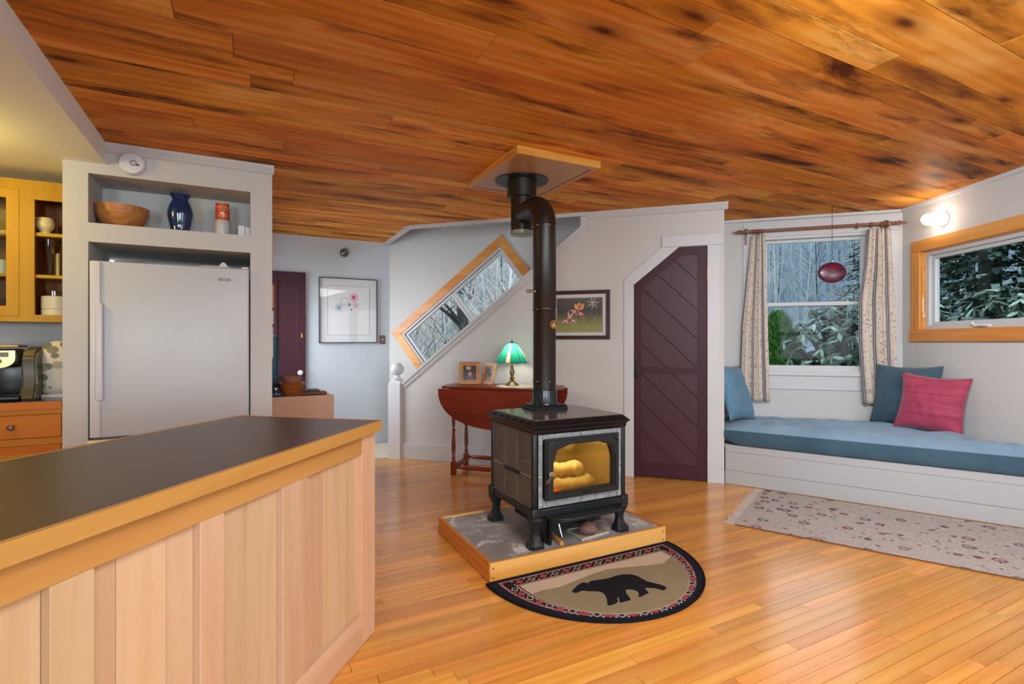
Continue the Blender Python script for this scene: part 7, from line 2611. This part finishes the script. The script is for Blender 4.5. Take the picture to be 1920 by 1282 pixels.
# evergreen branches seen through the right window
def greens(name, stops):
    g = G(name)
    at = g.n('Attribute', attribute_name='rnd').outputs['Fac']
    g.set(col=g.ramp(at, stops), rough=.9, spec=.2)
    return g.m
needles = greens('hemlock_green', [(0, '#22332e'), (.6, '#456058'), (1, '#78948c')])
def conifer(label, X, Y, h, w, seed, m, cat='tree', name='evergreen_tree', n=1500, z0=None, size=.28, droop=.35):
    rg = random.Random(seed)
    z = ground_z(X, Y) - .05 if z0 is None else z0
    t = bpy.data.objects.new(name, None); C.objects.link(t); t.location = (X, Y, z); tag(t, label, cat); BASE[t.name] = Vector((0, 0, 0))
    bm = BM(); tube(bm, [(0, 0, 0), (0, 0, h * .96)], [h * .016, .01], 7); part('trunk', bm, bark_dark, t, smooth='all')
    bm = BM()
    for k in range(n):
        f = rg.random() ** .8
        zz = h * (.04 + .96 * f)
        rr = w * (1 - f) ** .75 * (.35 + .65 * rg.random() ** .5)
        a = rg.uniform(0, 6.283)
        p = Vector((rr * math.cos(a), rr * math.sin(a), zz))
        out = Vector((math.cos(a), math.sin(a), -droop + rg.uniform(-.25, .45))).normalized()
        sd = out.cross(Vector((0, 0, 1))).normalized()
        L = size * rg.uniform(.6, 1.4); wd_ = L * .16
        v = [bm.verts.new(p - sd * wd_), bm.verts.new(p + sd * wd_), bm.verts.new(p + out * L * .6 + sd * wd_ * .8), bm.verts.new(p + out * L), bm.verts.new(p + out * L * .6 - sd * wd_ * .8)]
        bm.faces.new(v)
        for s in (-1, 1):
            e = (out * .6 + sd * s * .8).normalized()
            b0 = p + out * L * .35
            bm.faces.new((bm.verts.new(b0), bm.verts.new(b0 + e * L * .5 + Vector((0, 0, -.02))), bm.verts.new(b0 + out * L * .14)))
    o_ = part('foliage', bm, m, t, kind='stuff')
    o_.data.attributes['rnd'].data.foreach_set('value', [v for _ in range(n) for v in [rg.random()] * 3])
for i, (X, Y, h, w) in enumerate(((12.5, 8.5, 12, 3.4), (14, 5.2, 13, 3.6), (16.5, 11, 14, 4), (10.6, 11.6, 11, 3.2), (17, 7.8, 15, 4.2), (13.5, 14.5, 13, 3.6))):
    conifer(['dark evergreen nearest the house corner beyond the pine-framed window', 'tall dark evergreen farthest to the side beyond the pine-framed window', 'dark evergreen between two others at the back beyond the pine-framed window', 'dark evergreen partly behind the rhododendrons', 'tallest dark evergreen in the second row beyond the right wall', 'dark evergreen deep behind the double-hung window, at its right edge'][i], X, Y, h, w, 40 + i, needles, n=15000, size=.3)
arb = DW.hit(1462, 640, YX + 2.6)
wv_ = DW.w(arb[0] - .02, YX + 2.6)
conifer('bright green feathery arborvitae outside the double-hung window', wv_.x, wv_.y, 2.1, .8, 61, greens('arborvitae_green', [(0, '#2c5220'), (.6, '#5a9046'), (1, '#8ab870')]), 'shrub', 'arborvitae', 9000, size=.1, droop=-.9)

# rhododendrons: whorls of long drooping leaves
leaf_dark = plain('rhododendron_leaf', '#294638', .4, vary=.25)
leaf_glint = plain('rhododendron_leaf_highlight', '#8aa89e', .45, vary=.2)  # highlights on glossy leaves put in as a paler leaf colour
def leaf_mesh(m):
    bm = BM()
    prof = [(0, .006), (.25, .022), (.5, .028), (.75, .022), (1, .003)]
    L = .15
    rows_ = []
    for f, w in prof:
        dz_ = -.02 * f * f
        rows_.append([bm.verts.new((f * L, -w, dz_ - .006)), bm.verts.new((f * L, 0, dz_ + .002)), bm.verts.new((f * L, w, dz_ - .006))])
    for A, B in zip(rows_, rows_[1:]):
        for k in range(2):
            bm.faces.new((A[k], B[k], B[k + 1], A[k + 1]))
    return _mesh('leaf', bm, m, None, 'all')
LM = [leaf_mesh(leaf_dark), leaf_mesh(leaf_dark), leaf_mesh(leaf_glint)]
def rhodo(label, c, rx, ry, rz_, nwh, seed, cap_n, face):
    """leafy dome round c; leaves that face the window become single parts, the others one mass"""
    rg = random.Random(seed)
    t = bpy.data.objects.new('rhododendron', None); C.objects.link(t)
    gz = ground_z(c[0], c[1]) if DW.l(c[0], c[1])[1] > YX else -.55
    t.location = (c[0], c[1], gz); tag(t, label, 'shrub'); BASE[t.name] = Vector((0, 0, 0))
    h0 = c[2] - gz
    cand = []
    st_ = PM()
    for k in range(nwh):
        while True:
            v = Vector((rg.gauss(0, 1), rg.gauss(0, 1), rg.gauss(0, 1))).normalized()
            if v.z > -.75: break
        s = rg.uniform(.55, 1.0) if k % 3 else rg.uniform(.9, 1.08)
        p = Vector((v.x * rx * s, v.y * ry * s, h0 + v.z * rz_ * s))
        ax = (v + Vector((0, 0, .7))).normalized()
        st_.tube([p - ax * .16 - v * .1, p], [.008, .006], 4)
        st_.tube([Vector((p.x * .2, p.y * .2, max(0, h0 - rz_ * .8))), Vector((p.x * .6, p.y * .6, h0 * .5 + p.z * .35)), p - ax * .15 - v * .1], [.016, .012, .008], 4)
        for q in range(rg.randint(7, 9)):
            a = q * 2.4 + rg.uniform(-.3, .3)
            u = ax.orthogonal().normalized(); w = ax.cross(u)
            droop = rg.uniform(-.75, .1)
            d = (u * math.cos(a) + w * math.sin(a) + ax * droop * .4 + Vector((0, 0, droop * .8))).normalized()
            zax = (ax - d * ax.dot(d)).normalized()
            yax = zax.cross(d)
            mt_ = Matrix((d, yax, zax)).transposed().to_4x4()
            mt_.translation = p
            sc = rg.uniform(.65, 1.05)
            near = (p - Vector(face)).length
            cand.append((near, mt_ @ Matrix.Scale(sc, 4), LM[2] if (rg.random() < .16) else LM[0]))
    cand.sort(key=lambda e: e[0])
    part('stems', st_.bm(), bark_dark, t, smooth='all', kind='stuff')
    rest = {0: PM(), 1: PM()}
    for i, (n_, mt_, me) in enumerate(cand):
        if i < cap_n:
            o = bpy.data.objects.new('leaf', me); C.objects.link(o); o.parent = t
            o.matrix_local = mt_
        else:
            rest[1 if me is LM[2] else 0].add(me, mt_)
    for k, m in ((0, leaf_dark), (1, leaf_glint)):
        if rest[k].v:
            part('leaf_mass', rest[k].bm(), m, t, smooth='all', kind='stuff')
# behind the double-hung window
cw_ = DW.hit(1600, 640, YX + 1.9)
c_ = DW.w(cw_[0] + .05, YX + 1.9)
fcx = Vector((0, 0, 1.25)) - Vector((c_.x, c_.y, -.5))
rhodo('glossy rhododendron outside the double-hung window', (c_.x, c_.y, 1.05), .85, .8, .85, 230, 5, 290, fcx)
# outside the right window
for i, (px, dep, zc_, rx, rz_, nw) in enumerate(((1850, 1.05, 1.12, .75, .62, 190), (1960, 1.3, 1.15, .8, .6, 140))):
    q = RW.hit(px, 560, DR + dep)
    c_ = RW.w(q[0], DR + dep)
    fcx = Vector((0, 0, 1.25)) - Vector((c_.x, c_.y, -.5))
    rhodo(['rhododendron with long drooping leaves close outside the pine-framed window', 'second rhododendron farther along the wall outside the pine-framed window'][i], (c_.x, c_.y, zc_), rx, rx, rz_, nw, 15 + i, 290 if i == 0 else 150, fcx)
